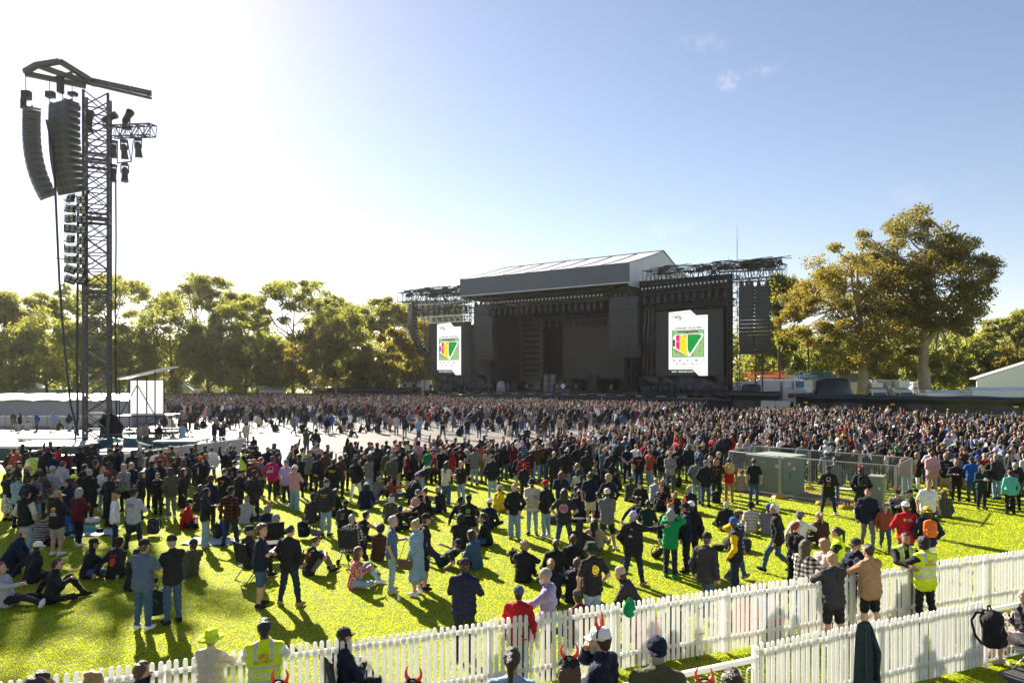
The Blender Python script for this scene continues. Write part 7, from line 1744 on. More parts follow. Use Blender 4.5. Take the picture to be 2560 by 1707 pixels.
C 1915 642 -50 c ff c.yel l.yel blk short.b bucket.bei - |person in bright yellow rain suit sitting
C 2085 632 170 s pp j.blk w.ldn bei tail.y - - h=1.68 |blond person in black puffer and wide pale jeans, facing camera
C 2305 562 170 s xx h.crm l.ldn blk short.b bucket.nvy sg,goatee.b |person in cream hoodie and ripped pale jeans, arms crossed
C 452 1125 -20 k ka s.brn l.den blk curly.k - - |curly dark haired person in brown top sitting, knees up
C 605 1022 -80 s fd t.sla l.ldn bei short.g - sg,can.tea |grey haired person in slate tee holding up a teal can
C 870 1072 70 s pd c.lbl k.lbl wht bun.y - sg h=1.7 |person in long pale denim coat dress and sunglasses with brown handbag
C 1010 987 -75 s pd h.blk s.blk blk short.m cap.blk - |person in black hoodie and black shorts with black cap
C 1430 1007 -10 k kk j.blk l.blk blk curly.k - - |dark haired person in black jacket sitting with knees up
C 1700 985 70 c ff s.blk l.den blk tail.b - - |person with ponytail in black top sitting cross legged in jeans
C 1395 1295 60 l ra t.dgn l.ddn blk buzz.b cap.blk - |person in dark green tee and black cap reclining on the grass
C 1555 1208 60 c ff j.den l.blk blk curly.b - - |person in blue denim jacket with dark curly updo sitting
C 2215 1332 -15 k kk j.blk l.blk blk curly.y - - |curly blond person in black puffer sitting with a small bag
D 405 580 50 s pp j.blk l.ldn wht short.m cap.red sg |person in black jacket, red cap and pale jeans
D 640 692 -10 W ii t.dgy l.den blk long.b - p.ROUND g=1.18 |long haired person in charcoal tee with round red emblem
D 605 477 -15 s ff j.nvy l.blk blk long.a - - h=1.68 |long curly haired person in black and blue jacket
D 960 487 -10 w dd t.nvy s.crm wht short.b - - |person in navy shirt and short cream shorts
D 1185 515 -10 s pp s.nvy l.ddn blk curly.y - - |curly blond person in navy top with shoulder strap
D 1165 682 -10 W xx h.gry s.dgn wht short.b backcap.crm beard.b |person in grey hoodie, dark shorts and white socks, cream cap
D 1488 957 -28 W pP j.blk l.ddn tan short.g cap.lil p.REDLOGO g=1.3 |large person in black jacket pointing with one arm, lilac cap
D 1948 940 -35 s ee j.grn l.ddn grn bob.g - - h=1.68 |grey haired person in bright green jacket
D 2120 852 65 s ff j.nvy l.blk blk short.k horns+cap.blk phone |person in navy jacket and horned black cap looking at a phone
D 1940 857 170 s dd j.blk l.blk blk short.b horns+cap.tan -
D 2195 837 -20 s dd j.blk l.blk blk short.b cap.wht - |person in black patterned jacket and white cap
D 225 222 -15 s dd t.blk l.den blk short.m - - h=1.5
D 300 142 -10 s ff s.brn l.ldn blk short.b wide.tan - |person in brown top, pale jeans and wide straw hat
D 380 132 -12 s ff t.blk l.den blk short.b - p.OTXT |person in black tee with orange vertical print beside a straw hat
D 460 117 -15 s ff s.mar l.blk blk short.g cap.gry -
D 510 90 -30 s dd s.mar l.blk blk long.b - - h=1.68
D 650 72 -60 s ff t.blk l.blk blk buzz.k - p.YTXT
D 683 187 -12 s dd t.blk l.dgy blk short.g - p.GREY g=1.1 |grey haired person in black tee with pale dragon like print
D 760 82 -10 s dd t.nvy l.nvy blk short.k cap.nvy - g=1.15 |broad person in plain navy tee and navy cap
D 515 237 -10 s ff j.blk l.blk blk short.g - - g=1.2 |broad grey haired person in black jacket seen from behind
D 935 87 60 s ff t.blk l.den blk bun.y - can.yel h=1.7
D 1000 70 -20 s dd j.gry l.den blk buzz.g - -
D 1070 67 -20 s dd t.grn l.ldn blk bob.y - - h=1.66
D 1160 112 60 s ff s.pnk l.ldn blk short.m - - h=1.66
D 1090 167 -15 s dd t.blk l.blk blk short.k cap.blk -
D 1205 155 -10 s pp s.blk l.olv blk short.k - -
D 1390 47 -40 s pu s.wht l.wht blk long.y - - h=1.7 |blond person in white with an arm stretched up
D 1412 157 -8 s bb t.nvy l.blk blk short.k cap.blk - g=1.22 |broad person in navy tee with hands clasped behind
D 1555 217 -12 s dd t.blk l.ddn blk short.g - p.OTXT |grey haired person in black tee with orange print and dark jeans
D 1690 142 -10 s pp j.nvy l.blk blk short.k cap.nvy - g=1.1
D 1850 217 -20 s dd j.blk l.den blk short.b - - h=1.68
D 1935 230 -8 s bb s.flc l.den blk short.g cowboy.tan - |person in grey checked jacket and tan brimmed hat, hands behind
D 2015 167 -10 s dd h.blk l.olv blk short.k cap.blk p.WTXT |person in black hoodie with white lettering on the back
D 2170 142 -10 s dd j.dgy l.ldn blk short.k bucket.gry -
D 2292 167 60 s dd s.sla l.den blk short.k cap.blk -
D 2268 312 -30 s pp h.gry l.ldn blk short.b cap.blk - |person in grey hoodie and pale jeans with black cap near the mesh
D 800 377 -15 c ff s.den l.blk blk bob.y - - |blond person in denim top sitting with back turned
D 815 457 -15 c ff s.crm l.blk blk bob.b - - |person with brown bob in cream top sitting
D 850 527 -10 c ff t.nvy l.blk blk short.k backcap.nvy - |person in navy tee and backwards navy cap sitting
D 1010 442 -15 c ff h.blk l.blk blk short.g beanie.gry - |person in grey beanie and black hoodie sitting
D 790 660 -60 c ff j.blk l.blk blk short.k - - h=1.6 |dark haired person leaning forward while sitting in black
D 825 702 -20 m ff j.nvy l.blk wht short.k - - |dark haired person in navy top sitting, one knee up
D 1060 737 -25 c ff j.blk l.den blk curly.a - - h=1.6 |curly auburn haired person sitting behind the grey hoodie
D 1265 437 60 c ff t.blk l.bei blk short.b - p.YTXT |person in black tee with yellow lettering sitting
D 1460 545 -35 k kk j.cmo l.dgn blk short.b cap.olv - |person in dark camouflage puffer and olive cap sitting
D 1570 592 150 c ff h.blk l.blk blk short.k cap.blk - |person in black hoodie and cap sitting beside camouflage puffer
D 1765 557 -35 k ka h.lgy l.blk wht buzz.y - - |person in pale grey hoodie sitting with knees up
D 1850 572 20 c ff j.blk l.blk blk short.m cap.bei - |person in black jacket and beige cap sitting with the group
D 1830 640 150 c ff t.blk l.blk blk short.b horns - |person in black tee with devil horns sitting with the group
D 1800 735 -60 k kk t.blk s.blk tan curly.m - - h=1.3 |curly haired child in black sitting with knees up
D 2000 732 -20 c ff h.blk l.blk blk long.y cap.mag - h=1.4 |long blond haired child in magenta cap sitting
D 2170 657 20 c ff j.blk l.blk blk short.g cap.bei - g=1.1 |person in black jacket and cream cap sitting by the long jeans
D 1545 787 -60 c ra s.nvy l.blk blk short.k cap.blk beard.g |grey bearded person in black cap sitting and leaning
D 1665 832 -20 c ff s.dgn l.bei blk short.k - - |person in dark green sweater sitting
D 835 1085 -40 k kk j.dgy l.bei blk long.k - - |long dark haired person in charcoal jacket sitting
D 1010 1062 -20 o ff c.bei l.den tan long.b - - |long haired person in beige cardigan sitting behind bare legs
D 750 1252 -20 c ff h.blk l.blk blk short.m - - |light brown haired person in black hoodie sitting near the emblem tee
D 540 1312 -20 c ff j.blk l.den blk short.m - - |brown haired person in black jacket sitting left of two others
E 318 337 -30 s pp j.blk l.den blk short.g cap.gry - |person in black jacket and jeans with pale grey cap
E 445 308 -15 s ff t.blk l.ddn blk bob.y cap.mar p.OTXT |person in maroon cap and black tee with orange lettering
E 370 287 100 s dd j.blk l.crm blk short.y - - h=1.66
E 600 310 -10 s ff s.red l.tan blk short.k - hatback |person in red sleeves and tan trousers with straw hat on the back
E 475 237 60 s ff t.blk l.blk blk buzz.g - - 
E 225 162 120 s dd s.sla l.den blk short.k cap.nvy sg
E 110 142 -10 s pp j.dgy l.den blk short.k bucket.gry - g=1.1
E 1820 407 -25 W ff c.blk l.ddn wht short.m cap.nvy p.BIGW |person in long black tee with big print and white shoes
E 2210 425 -10 w pp j.blk s.dgy wht short.b horns bp.blk,p.NIKE |person with devil horns, black backpack and charcoal shorts
E 565 842 -10 c ff j.blk l.blk blk short.w horns - |white haired person with devil horns sitting in black
E 865 842 -10 c rr s.str l.bei blk short.k bucket.blk - g=1.1 |person in beige striped sweater and black bucket hat sitting
E 1085 872 -30 k kk s.gry l.gry blk short.k cap.blu - |person in grey top and blue cap sitting behind the black vest
E 1470 962 -40 m ra s.wht l.ddn blk short.b bucket.gry - g=1.1 |person in white sweater and grey bucket hat sitting
E 1700 972 10 k ff j.brn l.ldn blk tail.y - - |blond ponytailed person in brown jacket sitting
E 1155 882 60 w dd j.blk l.den blk short.w - - y=15 |white haired person in black vest walking in blue jeans
E 715 942 -70 w fd s.plu l.den gry short.k flat.olv - |person in blue plaid shirt and flat cap walking away
E 655 1032 60 s pe j.yel l.ddn blk short.m cap.blu vest.blk y=-60 |person in yellow and black jacket talking on a phone
E 335 1217 -45 w dd h.dgy l.den blk short.m cap.blk - |person in charcoal hooded jacket and jeans walking right
E 1425 1092 -60 s ff s.blk w.blk blk tail.r - sg h=1.66 |red haired ponytailed person in black with shoulder bag
E 1915 1160 60 s xx j.dgn l.blk blk tail.k - vest.hiv h=1.66,s=3 |ponytailed security guard in lime vest with arms folded
G 440 695 160 w dd j.nvy l.gry brn short.m - goatee.b,vest.nvy |person in navy vest and grey jeans striding toward the fence
G 655 878 160 w dd s.rst l.den gry short.b - - h=1.38 |boy in rust red top walking with an adult
G 900 842 -8 s ff j.red l.den blk short.b cap.wht p.SHELL g=1.1 |person in bright red padded racing jacket and red white cap
G 1165 902 -15 s pp j.nvy l.wht blk long.b backcap.yel bp.org h=1.7 |person in navy jacket and yellow cap with orange grey backpack
G 1185 587 170 s dd t.wht l.nvy blk short.m - - g=1.2 |well built person in white tee facing the camera
G 800 702 150 k kk s.gry l.blk blk short.k horns+cap.blk - |person in grey top with horned cap sitting against the mesh
G 950 697 60 c ff t.blk l.blk blk short.g cap.blk - |grey haired person in black and cap sitting against the mesh
G 1365 707 -10 c ff s.olv l.den wht long.a - - |long auburn haired person in olive top sitting
G 1040 247 70 s ff c.blk l.wht blk bob.y - sg h=1.68 |person in long black coat with a drink beside the mesh corner
G 1200 197 -12 s fd t.wht s.gry blk short.k - beard.k g=1.1 |bearded person in white tee and grey shorts
G 1390 262 -20 w dd t.blk s.bei blk short.y - p.GREY |person in black printed tee and tan shorts walking
G 1520 347 150 s ff j.blk l.blk wht bun.y - bp.red h=1.66 |blond person in black jacket wearing a red backpack
G 1710 297 -15 s ff j.blu l.den blk short.b cap.dgy - g=1.15 |broad person in bright blue jacket and jeans
G 1840 402 175 s ff s.dgn l.blk blk long.k - can.wht h=1.66 |dark haired person in dark green top holding a white cup
G 1870 257 170 s dd s.wht l.blk blk short.y - vest.red,sg
G 1965 307 150 s ff j.blk l.blk blk short.m - vest.blk h=1.64
G 2240 372 -20 s dd t.blk l.blk blk short.g - p.GREY,sg g=1.12 |grey haired person in black printed tee near the right edge
G 2010 187 165 s dd t.gry l.blk blk short.g bucket.lil sg g=1.15 |person in grey tee with lilac bucket hat
G 2210 177 -20 s dd s.wht l.ldn blk long.y cap.gry -
G 2230 322 -20 s dd j.blk l.den blk short.k cap.blk -
G 1630 192 165 s ff j.dgy l.dgy blk short.k cap.blk -
G 1785 277 60 s dd h.blk l.blk blk short.b cap.blu -
G 2180 460 -15 s dd s.tea l.blk blk short.k - - h=1.6
G 1440 170 -20 s dd j.gry l.dgy blk short.k bucket.gry -
G 720 215 170 s ff c.crm l.blk blk long.b - - h=1.66
G 790 168 -12 s dd j.blk l.blk blk short.k cap.grn -
G 930 100 -15 s dd s.blk l.blk blk bun.b - - h=1.66
G 1040 85 50 s ff s.tea l.den blk short.k cap.blk -
G 1230 42 -10 s dd j.brn l.blk blk long.b bucket.lil - h=1.64
G 1430 12 -10 s ff h.lgy l.den blk long.a bucket.lil - h=1.66 |person in pale grey hoodie with lilac bucket hat
G 1755 85 -10 s dd j.blk l.den blk long.b bucket.lil - h=1.66
G 1845 65 -15 s dd j.blk l.blk blk short.k bucket.lil - h=1.66
G 360 15 -20 s ff t.gry l.blk blk short.b - -
G 225 20 -15 s dd j.blk l.blk blk short.k cap.dgn -
G 620 0 -10 s dd s.bws l.den blk short.b - - g=1.1
G 1185 0 -15 s ff s.blu l.den blk short.k - - g=1.1
G 2100 22 170 s dd h.blk l.blk blk long.y - - h=1.66
G 2290 0 -30 s dd s.plb l.den blk short.g - -
G 520 75 40 s ff c.crm l.den blk long.k - - h=1.64
E 905 320 -15 s dd t.blk l.den blk short.b - -
E 1090 105 170 s dd j.bei l.den blk curly.y - - h=1.64
E 980 15 -20 s dd s.lpk l.blk blk buzz.g - -
E 1160 110 -20 s dd h.gry l.blk blk short.b cap.nvy -
E 1300 85 160 s dd j.blk l.blk blk short.m cap.mar -
E 1500 112 -15 s pp j.gry l.den blk short.m - - g=1.1
E 1640 145 -15 s ff h.dgy l.blk blk short.k cap.blk -
E 1780 95 -15 s pp h.wht l.den blk short.g beanie.lgy - g=1.2
E 1850 45 -15 s dd h.lgy l.den blk short.b - -
E 2000 20 -15 s dd j.cmo l.blk blk short.k cap.yel - h=1.8
E 2100 40 -20 s dd j.red l.blk blk short.b backcap.blk - h=1.7 |person in bright red top above the mesh fence
E 1895 310 -15 s pp s.gry l.den blk short.m - - g=1.1
E 1795 220 -20 s dd j.gry l.den blk short.k cap.wht -
E 1590 340 10 c ff j.blk l.blk blk short.k bucket.bei - |person in beige bucket hat sitting inside the mesh fence
E 760 455 -20 c ff s.bei l.bei blk short.b - - |person in beige sitting behind the mesh at the left
E 1930 210 -15 s dd j.nvy l.den blk bob.y cap.grn - h=1.66
E 2050 185 -15 s dd j.brn l.den blk long.m bucket.olv - h=1.66
E 2150 215 -20 s dd j.brn l.blk blk long.b cowboy.bei - h=1.64
E 200 95 -15 s dd j.blk l.blk blk long.y cap.tea - h=1.66
E 290 120 160 s ff t.blk l.blk blk short.k - beard.k
E 380 180 -20 s dd j.blk l.blk blk short.k cap.blk -
E 490 80 -20 s dd j.dgy l.blk blk bob.k - - h=1.62
E 570 18 -10 s dd j.blk l.den blk short.k - - g=1.15
E 635 45 -30 s dd s.red l.blk blk long.r - - h=1.64
E 720 130 -20 s dd s.nvy l.den blk buzz.g - -
E 740 75 150 s dd s.lpk l.den blk long.y - - h=1.62
E 830 80 -20 s dd j.lav l.den blk long.y - - h=1.64
E 940 70 -20 s ff h.gry l.den blk short.k - -
T 210 187 -60 s RR s.plb l.den blk long.m - sg,beard.w g=1.15 |long haired bearded person in black and white plaid leaning at the fence
T 400 185 -70 s RR s.lpk l.den blk curly.y - sg h=1.68 |curly blond person in pale pink top and sunglasses at the fence
T 460 302 10 t RR s.dgy s.blk wht short.y - - g=1.08 |blond person in charcoal shirt and black shorts leaning on the fence
T 690 167 110 s Rf j.nvy l.blk blk short.g cap.dgy sg,goatee.w,can.grn |person in navy jacket and grey cap holding a green can
T 808 226 20 t RR j.tan s.blk wht short.b - sg g=1.15 |person in tan padded jacket and black shorts leaning on the fence
T 1172 122 172 s RR s.blk l.blk blk short.k - hv,goatee.k s=3 |bearded security guard in lime vest facing the camera over the fence
T 1340 167 12 t RR h.blk l.blk blk curly.k - hv,p.SRS s=4 |security guard in lettered lime vest seen from behind at the fence
R 620 357 -8 s ff j.nvy l.blk blk short.b cap.dgy - g=1.12 |person in navy jacket and dark cap alone before the picket fence
R 1145 622 -8 s dd h.red l.den blk short.b cap.sla - h=1.58 |person in bright red hoodie and blue cap behind the picket fence
R 1400 457 80 s Rd h.lav s.dgy blk buzz.g - goatee.w h=1.76 |balding person in grey lilac hoodie reaching over the picket fence
R 1842 200 25 s pp t.blk l.ldn blk buzz.b bucket.dgn beard.a,p.SMILE,sg g=1.12 |long bearded person in black tee with yellow smiling face
R 1500 180 -15 c ff h.blk l.blk blk short.b - - |brown haired person in black hoodie sitting behind the bearded one
R 1455 372 -10 k kk j.nvy l.blk blk tail.y - - |blond ponytailed person in navy sitting close to the fence
R 1710 360 -35 k kk h.blk l.dgy blk short.m - - |brown haired person in black hoodie sitting beside the smiling print
R 1712 660 20 c ff s.mar l.blk blk short.b backcap.cmo - |person in maroon top and camouflage cap sitting low behind fence
R 2120 443 70 n gg j.dgy l.blk blk short.b beanie.bei - |person in knitted beige beanie and charcoal jacket crouching
Q 1392 1022 -55 h ff j.nvy l.blk blk short.b cap.dgy sg |person in navy jacket and dark cap sitting right behind the fence
Q 622 946 15 s RR s.wht l.blk blk short.k - hv,p.SRS s=4,h=1.78 |security guard in lettered lime vest leaning on the left fence
R 1078 1225 -5 s dd s.lbl l.den blk tail.b - - z=T,h=1.66 |ponytailed person in pale denim shirt before the fence
R 1632 1300 -5 s dd s.blk l.blk blk long.m horns+cap.blk - z=T,h=1.62 |long haired person in black cap with big red horns
R 1920 1010 62 s xm j.nvy l.blk blk short.b horns+cap.wht sg,goatee.g z=T |person in white cap with horns and navy jacket, hand to mouth
S 935 1105 -5 s dd j.olv l.blk blk buzz.g backcap.nvy - z=T,g=1.15 |bald person in olive shirt and navy cap nearest the camera
S 1660 1432 -10 s dd s.dgy l.blk blk short.b - - z=T |short brown haired head at the bottom before the hoop rail
S 1390 1535 -10 s dd s.blk l.blk blk long.y horns - z=T,h=1.55 |blond head with red horns at the bottom before the hoop rail
Q 770 1545 -10 s dd s.blk l.blk blk long.b horns - z=T,h=1.55 |brown haired head with red horns beside the lettered security vest
R 130 1520 -15 s dd s.blk l.blk blk short.k horns+cap.blk - z=T,h=1.55 |dark capped head with red horns at the bottom before the fence
S 850 905 -20 c ff s.pnk l.blk blk bob.b - - Y=12.5 |person in pink seen low between the pickets beside the hung cap
S 1060 960 30 c ff j.blk l.blk blk short.b - - Y=12.7 |person in black seen low between the pickets right of the hung cap
S 1790 745 -10 c ff s.red l.blk blk long.b - - Y=13.2 |person in red seen low through the pickets
S 1945 760 -20 c ff s.lbl l.red blk short.b - - Y=13.5 |person in pale blue seen low through the pickets
T 2330 650 75 h ff j.dgy s.lpk bei bob.y - - Y=11.9 |blond person in dark jacket seated on a white chair, legs bare
"""
TERR = .72
def pname(p): return {'t': 'tee', 'j': 'jacket', 'h': 'hoodie', 's': 'top', 'v': 'vest', 'c': 'long coat', 'D': 'dress', 'n': 'sleeveless top'}[p]
def bname(t): return {'l': 'trousers', 's': 'shorts', 'w': 'wide trousers', 'k': 'skirt'}[t]
def autolabel(d):
    bot = ('%s jeans' % {'den': 'blue', 'ldn': 'pale', 'ddn': 'dark'}[d['bc']]) if d['bc'] in ('den', 'ldn', 'ddn') and d['bt'] in 'lw' else '%s %s' % (CNAME[d['bc']], bname(d['bt']))
    hs = []
    for hh in (d['hat'] or '').split('+'):
        if not hh: continue
        k, _, c = hh.partition('.'); hs.append({'cap': 'cap', 'backcap': 'cap', 'bucket': 'bucket hat', 'beanie': 'beanie', 'wide': 'straw hat', 'straw': 'straw hat', 'cowboy': 'brimmed hat', 'flat': 'flat cap', 'hood': 'hood', 'horns': 'devil horns'}[k] if not c or k in ('wide', 'straw') else CNAME[c] + ' ' + {'cap': 'cap', 'backcap': 'cap', 'bucket': 'bucket hat', 'beanie': 'beanie', 'cowboy': 'brimmed hat', 'flat': 'flat cap', 'hood': 'hood'}[k])
    st, hc = d['hair'].split('.'); hd = ' and '.join(hs) if hs else {'buzz': 'cropped ', 'bald': 'thin ', 'long': 'long ', 'bob': 'bobbed ', 'tail': 'ponytailed ', 'bun': 'tied up ', 'curly': 'curly ', 'short': 'short '}.get(st, '') + HNAME[hc] + ' hair'
    return 'standing person in %s %s and %s, %s' % (CNAME[d['tc']], pname(d['tt']), bot, hd) if d['legs'] in 'sWtw' else 'sitting person in %s %s, %s' % (CNAME[d['tc']], pname(d['tt']), hd)
PLACED = []      # (x, y, label, d, object)
def spawn(d, x, y, z0, lab):
    lod = 0 if y < 17.5 else (1 if y < 27 else 2)
    ex = tuple(e for e in d['ex'] if e != 'hatback')
    o = person((x, y, z0), R(d['rot']), d['legs'], d['arms'], d['tt'], d['tc'], d['bt'], d['bc'], d['sc'], d['hair'], d['hat'], ex, d['h'] / 1.75, d['g'], d['yaw'], d['skin'], lod, lab)
    PLACED.append([x, y, lab, d, o]); return o
rp = random.Random(21)
for ln in PEOPLE.strip().splitlines():
    a, _, lab = ln.partition('|'); f = a.split(); lab = lab.strip() or None
    z, zx, zy, rot, legs, arms, tp_c, bt_c, sc_, hair, hat, ex = f[:12] if len(f) >= 12 else f[:11] + ['-']
    if '=' in ex: f.insert(11, '-'); ex = '-'
    kv = dict(q.split('=') for q in ','.join(f[12:]).split(',') if '=' in q)
    tt, tcl = tp_c.split('.'); bt, bcl = bt_c.split('.')
    d = dict(rot=float(rot), legs=legs, arms=arms, tt=tt, tc=tcl, bt=bt, bc=bcl, sc=sc_, hair=hair, hat=None if hat == '-' else hat, ex=[] if ex == '-' else ex.split(','), h=float(kv.get('h', 1.76)), g=float(kv.get('g', 1.0)), yaw=float(kv.get('y', 0)), skin=int(kv.get('s', rp.choice((0, 0, 1, 2, 3)))))
    ox, oy, s = ZONE[z]; px, py = ox + float(zx) / s, oy + float(zy) / s
    lodg = 2
    B = body(legs, arms, tt, bt, d['g'], lodg); top = (B['Mh'][2, 3] + .128 + (.02 if d['hat'] and d['hat'].split('.')[0] not in ('horns', 'hood') else 0)) * d['h'] / 1.75
    z0 = TERR if kv.get('z') == 'T' else .012
    Y = float(kv['Y']) if 'Y' in kv else F * (CH - z0 - top) / (py - HY)
    hx = B['Mh'][0, 3] * math.cos(R(d['rot'])) - B['Mh'][1, 3] * math.sin(R(d['rot'])); hy = B['Mh'][0, 3] * math.sin(R(d['rot'])) + B['Mh'][1, 3] * math.cos(R(d['rot']))
    d['X'] = gx(px, Y) - hx * d['h'] / 1.75; d['Yb'] = Y - hy * d['h'] / 1.75
    o = spawn(d, d['X'], d['Yb'], z0, lab)
    if 'hatback' in d['ex']: c = link('straw_hat', part_mesh('wide'), o); c.matrix_basis = Matrix.Translation((0, -.19, 1.38)) @ Matrix.Rotation(R(90), 4, 'X'); setmat(c, 0, mat('woven_straw', (.50, .36, .16), .8, var=.2, scale=60, bump=.5, bscale=70))
# ---- the rest of the 300 nearest: filled in between the people placed by hand
TOPW = ['blk'] * 12 + ['dgy'] * 4 + ['nvy'] * 4 + ['gry'] * 3 + ['lgy', 'lgy', 'wht', 'wht', 'crm', 'olv', 'olv', 'brn', 'mar', 'red', 'den', 'blu', 'lbl', 'plr', 'plu', 'str', 'pnk', 'lil', 'grn', 'tan', 'bei', 'rst']
BOTW = ['blk'] * 6 + ['den'] * 5 + ['ddn'] * 4 + ['ldn'] * 3 + ['gry', 'bei', 'dgy', 'olv']
HAIRW = ['short.b', 'short.k', 'short.m', 'short.g', 'buzz.b', 'buzz.g', 'long.b', 'long.y', 'long.k', 'bob.b', 'bob.y', 'tail.b', 'bun.b', 'curly.k', 'short.y', 'long.a']
HATW = [None] * 11 + ['cap.blk', 'cap.blk', 'cap.nvy', 'cap.wht', 'cap.red', 'cap.gry', 'cap.bei', 'beanie.gry', 'beanie.blk', 'bucket.lil', 'bucket.blk', 'wide.tan', 'horns', 'cap.grn', 'backcap.blk', 'cap.olv']
FILLPOSE = [('s', 'dd'), ('s', 'pp'), ('s', 'ff'), ('s', 'xx'), ('s', 'df'), ('s', 'bb')]
def randp(rg):
    hair = rg.choice(HAIRW); fem = hair.split('.')[0] in ('long', 'bob', 'tail', 'bun'); p = rg.choice(FILLPOSE)
    return dict(rot=rg.gauss(-14, 35) if rg.random() < .85 else rg.uniform(90, 270), legs=p[0], arms=p[1], tt=rg.choice('tjjhhss'), tc=rg.choice(TOPW), bt='l' if rg.random() < .9 else 's', bc=rg.choice(BOTW), sc=rg.choice(('blk', 'wht', 'brn')), hair=hair, hat=rg.choice(HATW), ex=[], h=rg.gauss(1.66 if fem else 1.76, .05), g=rg.choice((1.0, 1.0, 1.1)), yaw=rg.choice((-30, 0, 0, 30)), skin=rg.choice((0, 0, 1, 2, 3, 4)))
FILL = [  # standing ground (photo pixels of the feet) where people are packed: polygons in x, feet-y, and how many
 ([(0, 1245), (330, 1245), (330, 1215), (0, 1215)], 6), ([(330, 1225), (700, 1225), (830, 1195), (330, 1195)], 9), ([(880, 1215), (1290, 1215), (1290, 1185), (880, 1190)], 12),
 ([(1290, 1212), (1700, 1205), (1700, 1160), (1330, 1160)], 16), ([(1700, 1180), (2050, 1185), (2050, 1160), (1700, 1155)], 10), ([(2060, 1225), (2560, 1240), (2560, 1180), (2060, 1170)], 22)]
def inpoly1(x, y, pl): return bool(in_poly(np.array([[x, y]]), pl)[0])
NFILL = 300 - len(PLACED)
quota = sum(n for _, n in FILL); rgf = random.Random(77)
for pl, n in FILL:
    want = round(n * NFILL / quota); xs = [p[0] for p in pl]; ys = [p[1] for p in pl]; tries = 0
    while want > 0 and tries < 4000 and len(PLACED) < 300:
        tries += 1; px, py = rgf.uniform(min(xs), max(xs)), rgf.uniform(min(ys), max(ys))
        if not inpoly1(px, py, pl): continue
        x, y, _ = gp(px, py)
        if any((x - q[0]) ** 2 + (y - q[1]) ** 2 < .36 for q in PLACED): continue
        spawn(randp(rgf), x, y, .012, None); want -= 1
# ---- labels that single each person out
for q in PLACED:
    if not q[2]: q[2] = autolabel(q[3])
def short(q): d = q[3]; return '%s %s' % (CNAME[d['tc']], pname(d['tt']))
from collections import Counter
for rnd in range(8):
    cnt = Counter(q[2] for q in PLACED)
    used = set(cnt)
    for q in PLACED:
        if cnt[q[2]] < 2: continue
        base = (q[2].split(' beside ')[0].split(' standing left of')[0].split(' standing right of')[0]).replace('standing person', 'person')
        nb = sorted((r for r in PLACED if r is not q), key=lambda r: (r[0] - q[0]) ** 2 + (r[1] - q[1]) ** 2)
        for r in nb[rnd:rnd + 8]:
            side = 'right' if q[0] > r[0] else 'left'; hat = autolabel(r[3]).split(', ')[-1]
            c = base + ' %s of %s with %s' % (side, short(r), hat)
            if len(c.split()) > 16: c = base + ' %s of %s' % (side, short(r))
            if len(c.split()) > 16: c = base + ' by ' + short(r)
            if len(c.split()) <= 16 and c not in used: q[2] = c; used.add(c); break
for q in PLACED: q[4]['label'] = q[2]; q[4]['category'] = 'person'; q[4]['group'] = 'people of the crowd on the lawn'
for o in list(COL.objects):
    if o.get('owner'):
        r = next(q for q in PLACED if q[4].name == o['owner']); o['label'] = o['label'].replace('on a back', 'by a person in %s' % short(r)).replace('in a hand', 'by a person in %s' % short(r)).replace('by the person', 'by a person in %s' % short(r)) + (' and ' + autolabel(r[3]).split(', ')[-1] if o['category'] == 'backpack' else ''); del o['owner']

# ---------------------------------------------------------------- the far crowd: one mass
def lowp(legs, arms, top, bot, h, hatk):
    Vs, Fs, Ls, vest, Mh, Mc, hands, nrm = pose_build(legs, arms, top, bot, 1.0, h, lowpoly=True); V, Q, Lb = Vs[0], Fs[0], Ls[0]
    C = V[Q].mean(1) - Mh[:3, 3]; hd = np.linalg.norm(C - np.array([0, -.01, .03]), axis=1) < .16
    hair = hd & ((C[:, 2] > np.where(C[:, 1] > 0, .055, .0)) | (C[:, 1] < -.045) & (C[:, 2] > -.07)); Lb = Lb.copy(); Lb[hair] = 4
    if hatk == 1: Lb[hd & (C[:, 2] > .06)] = 5
    if hatk == 2: Lb[hd & (C[:, 1] < -.0) & (C[:, 2] > -.25)] = 4
    return V, Q, Lb
VAR = {}
for hh in (.036, .05, .075):
    VAR[hh] = [lowp(l, a, t, b, hh, k) for l, a, t, b, k in (('s', 'dd', 'j', 'l', 0), ('s', 'pp', 'h', 'l', 1), ('W', 'xx', 't', 'l', 0), ('s', 'ff', 'j', 'l', 1), ('t', 'df', 's', 'l', 2), ('s', 'dd', 't', 's', 1), ('s', 'bb', 'j', 'l', 0), ('s', 'ud', 'j', 'l', 2), ('w', 'dd', 'j', 'l', 0))]
    VAR[hh] += [lowp(l, a, t, b, hh, k) for l, a, t, b, k in (('c', 'ff', 'j', 'l', 0), ('k', 'kk', 'h', 'l', 1), ('o', 'rr', 'j', 'l', 0))]
spots = []
rc = np.random.default_rng(5)
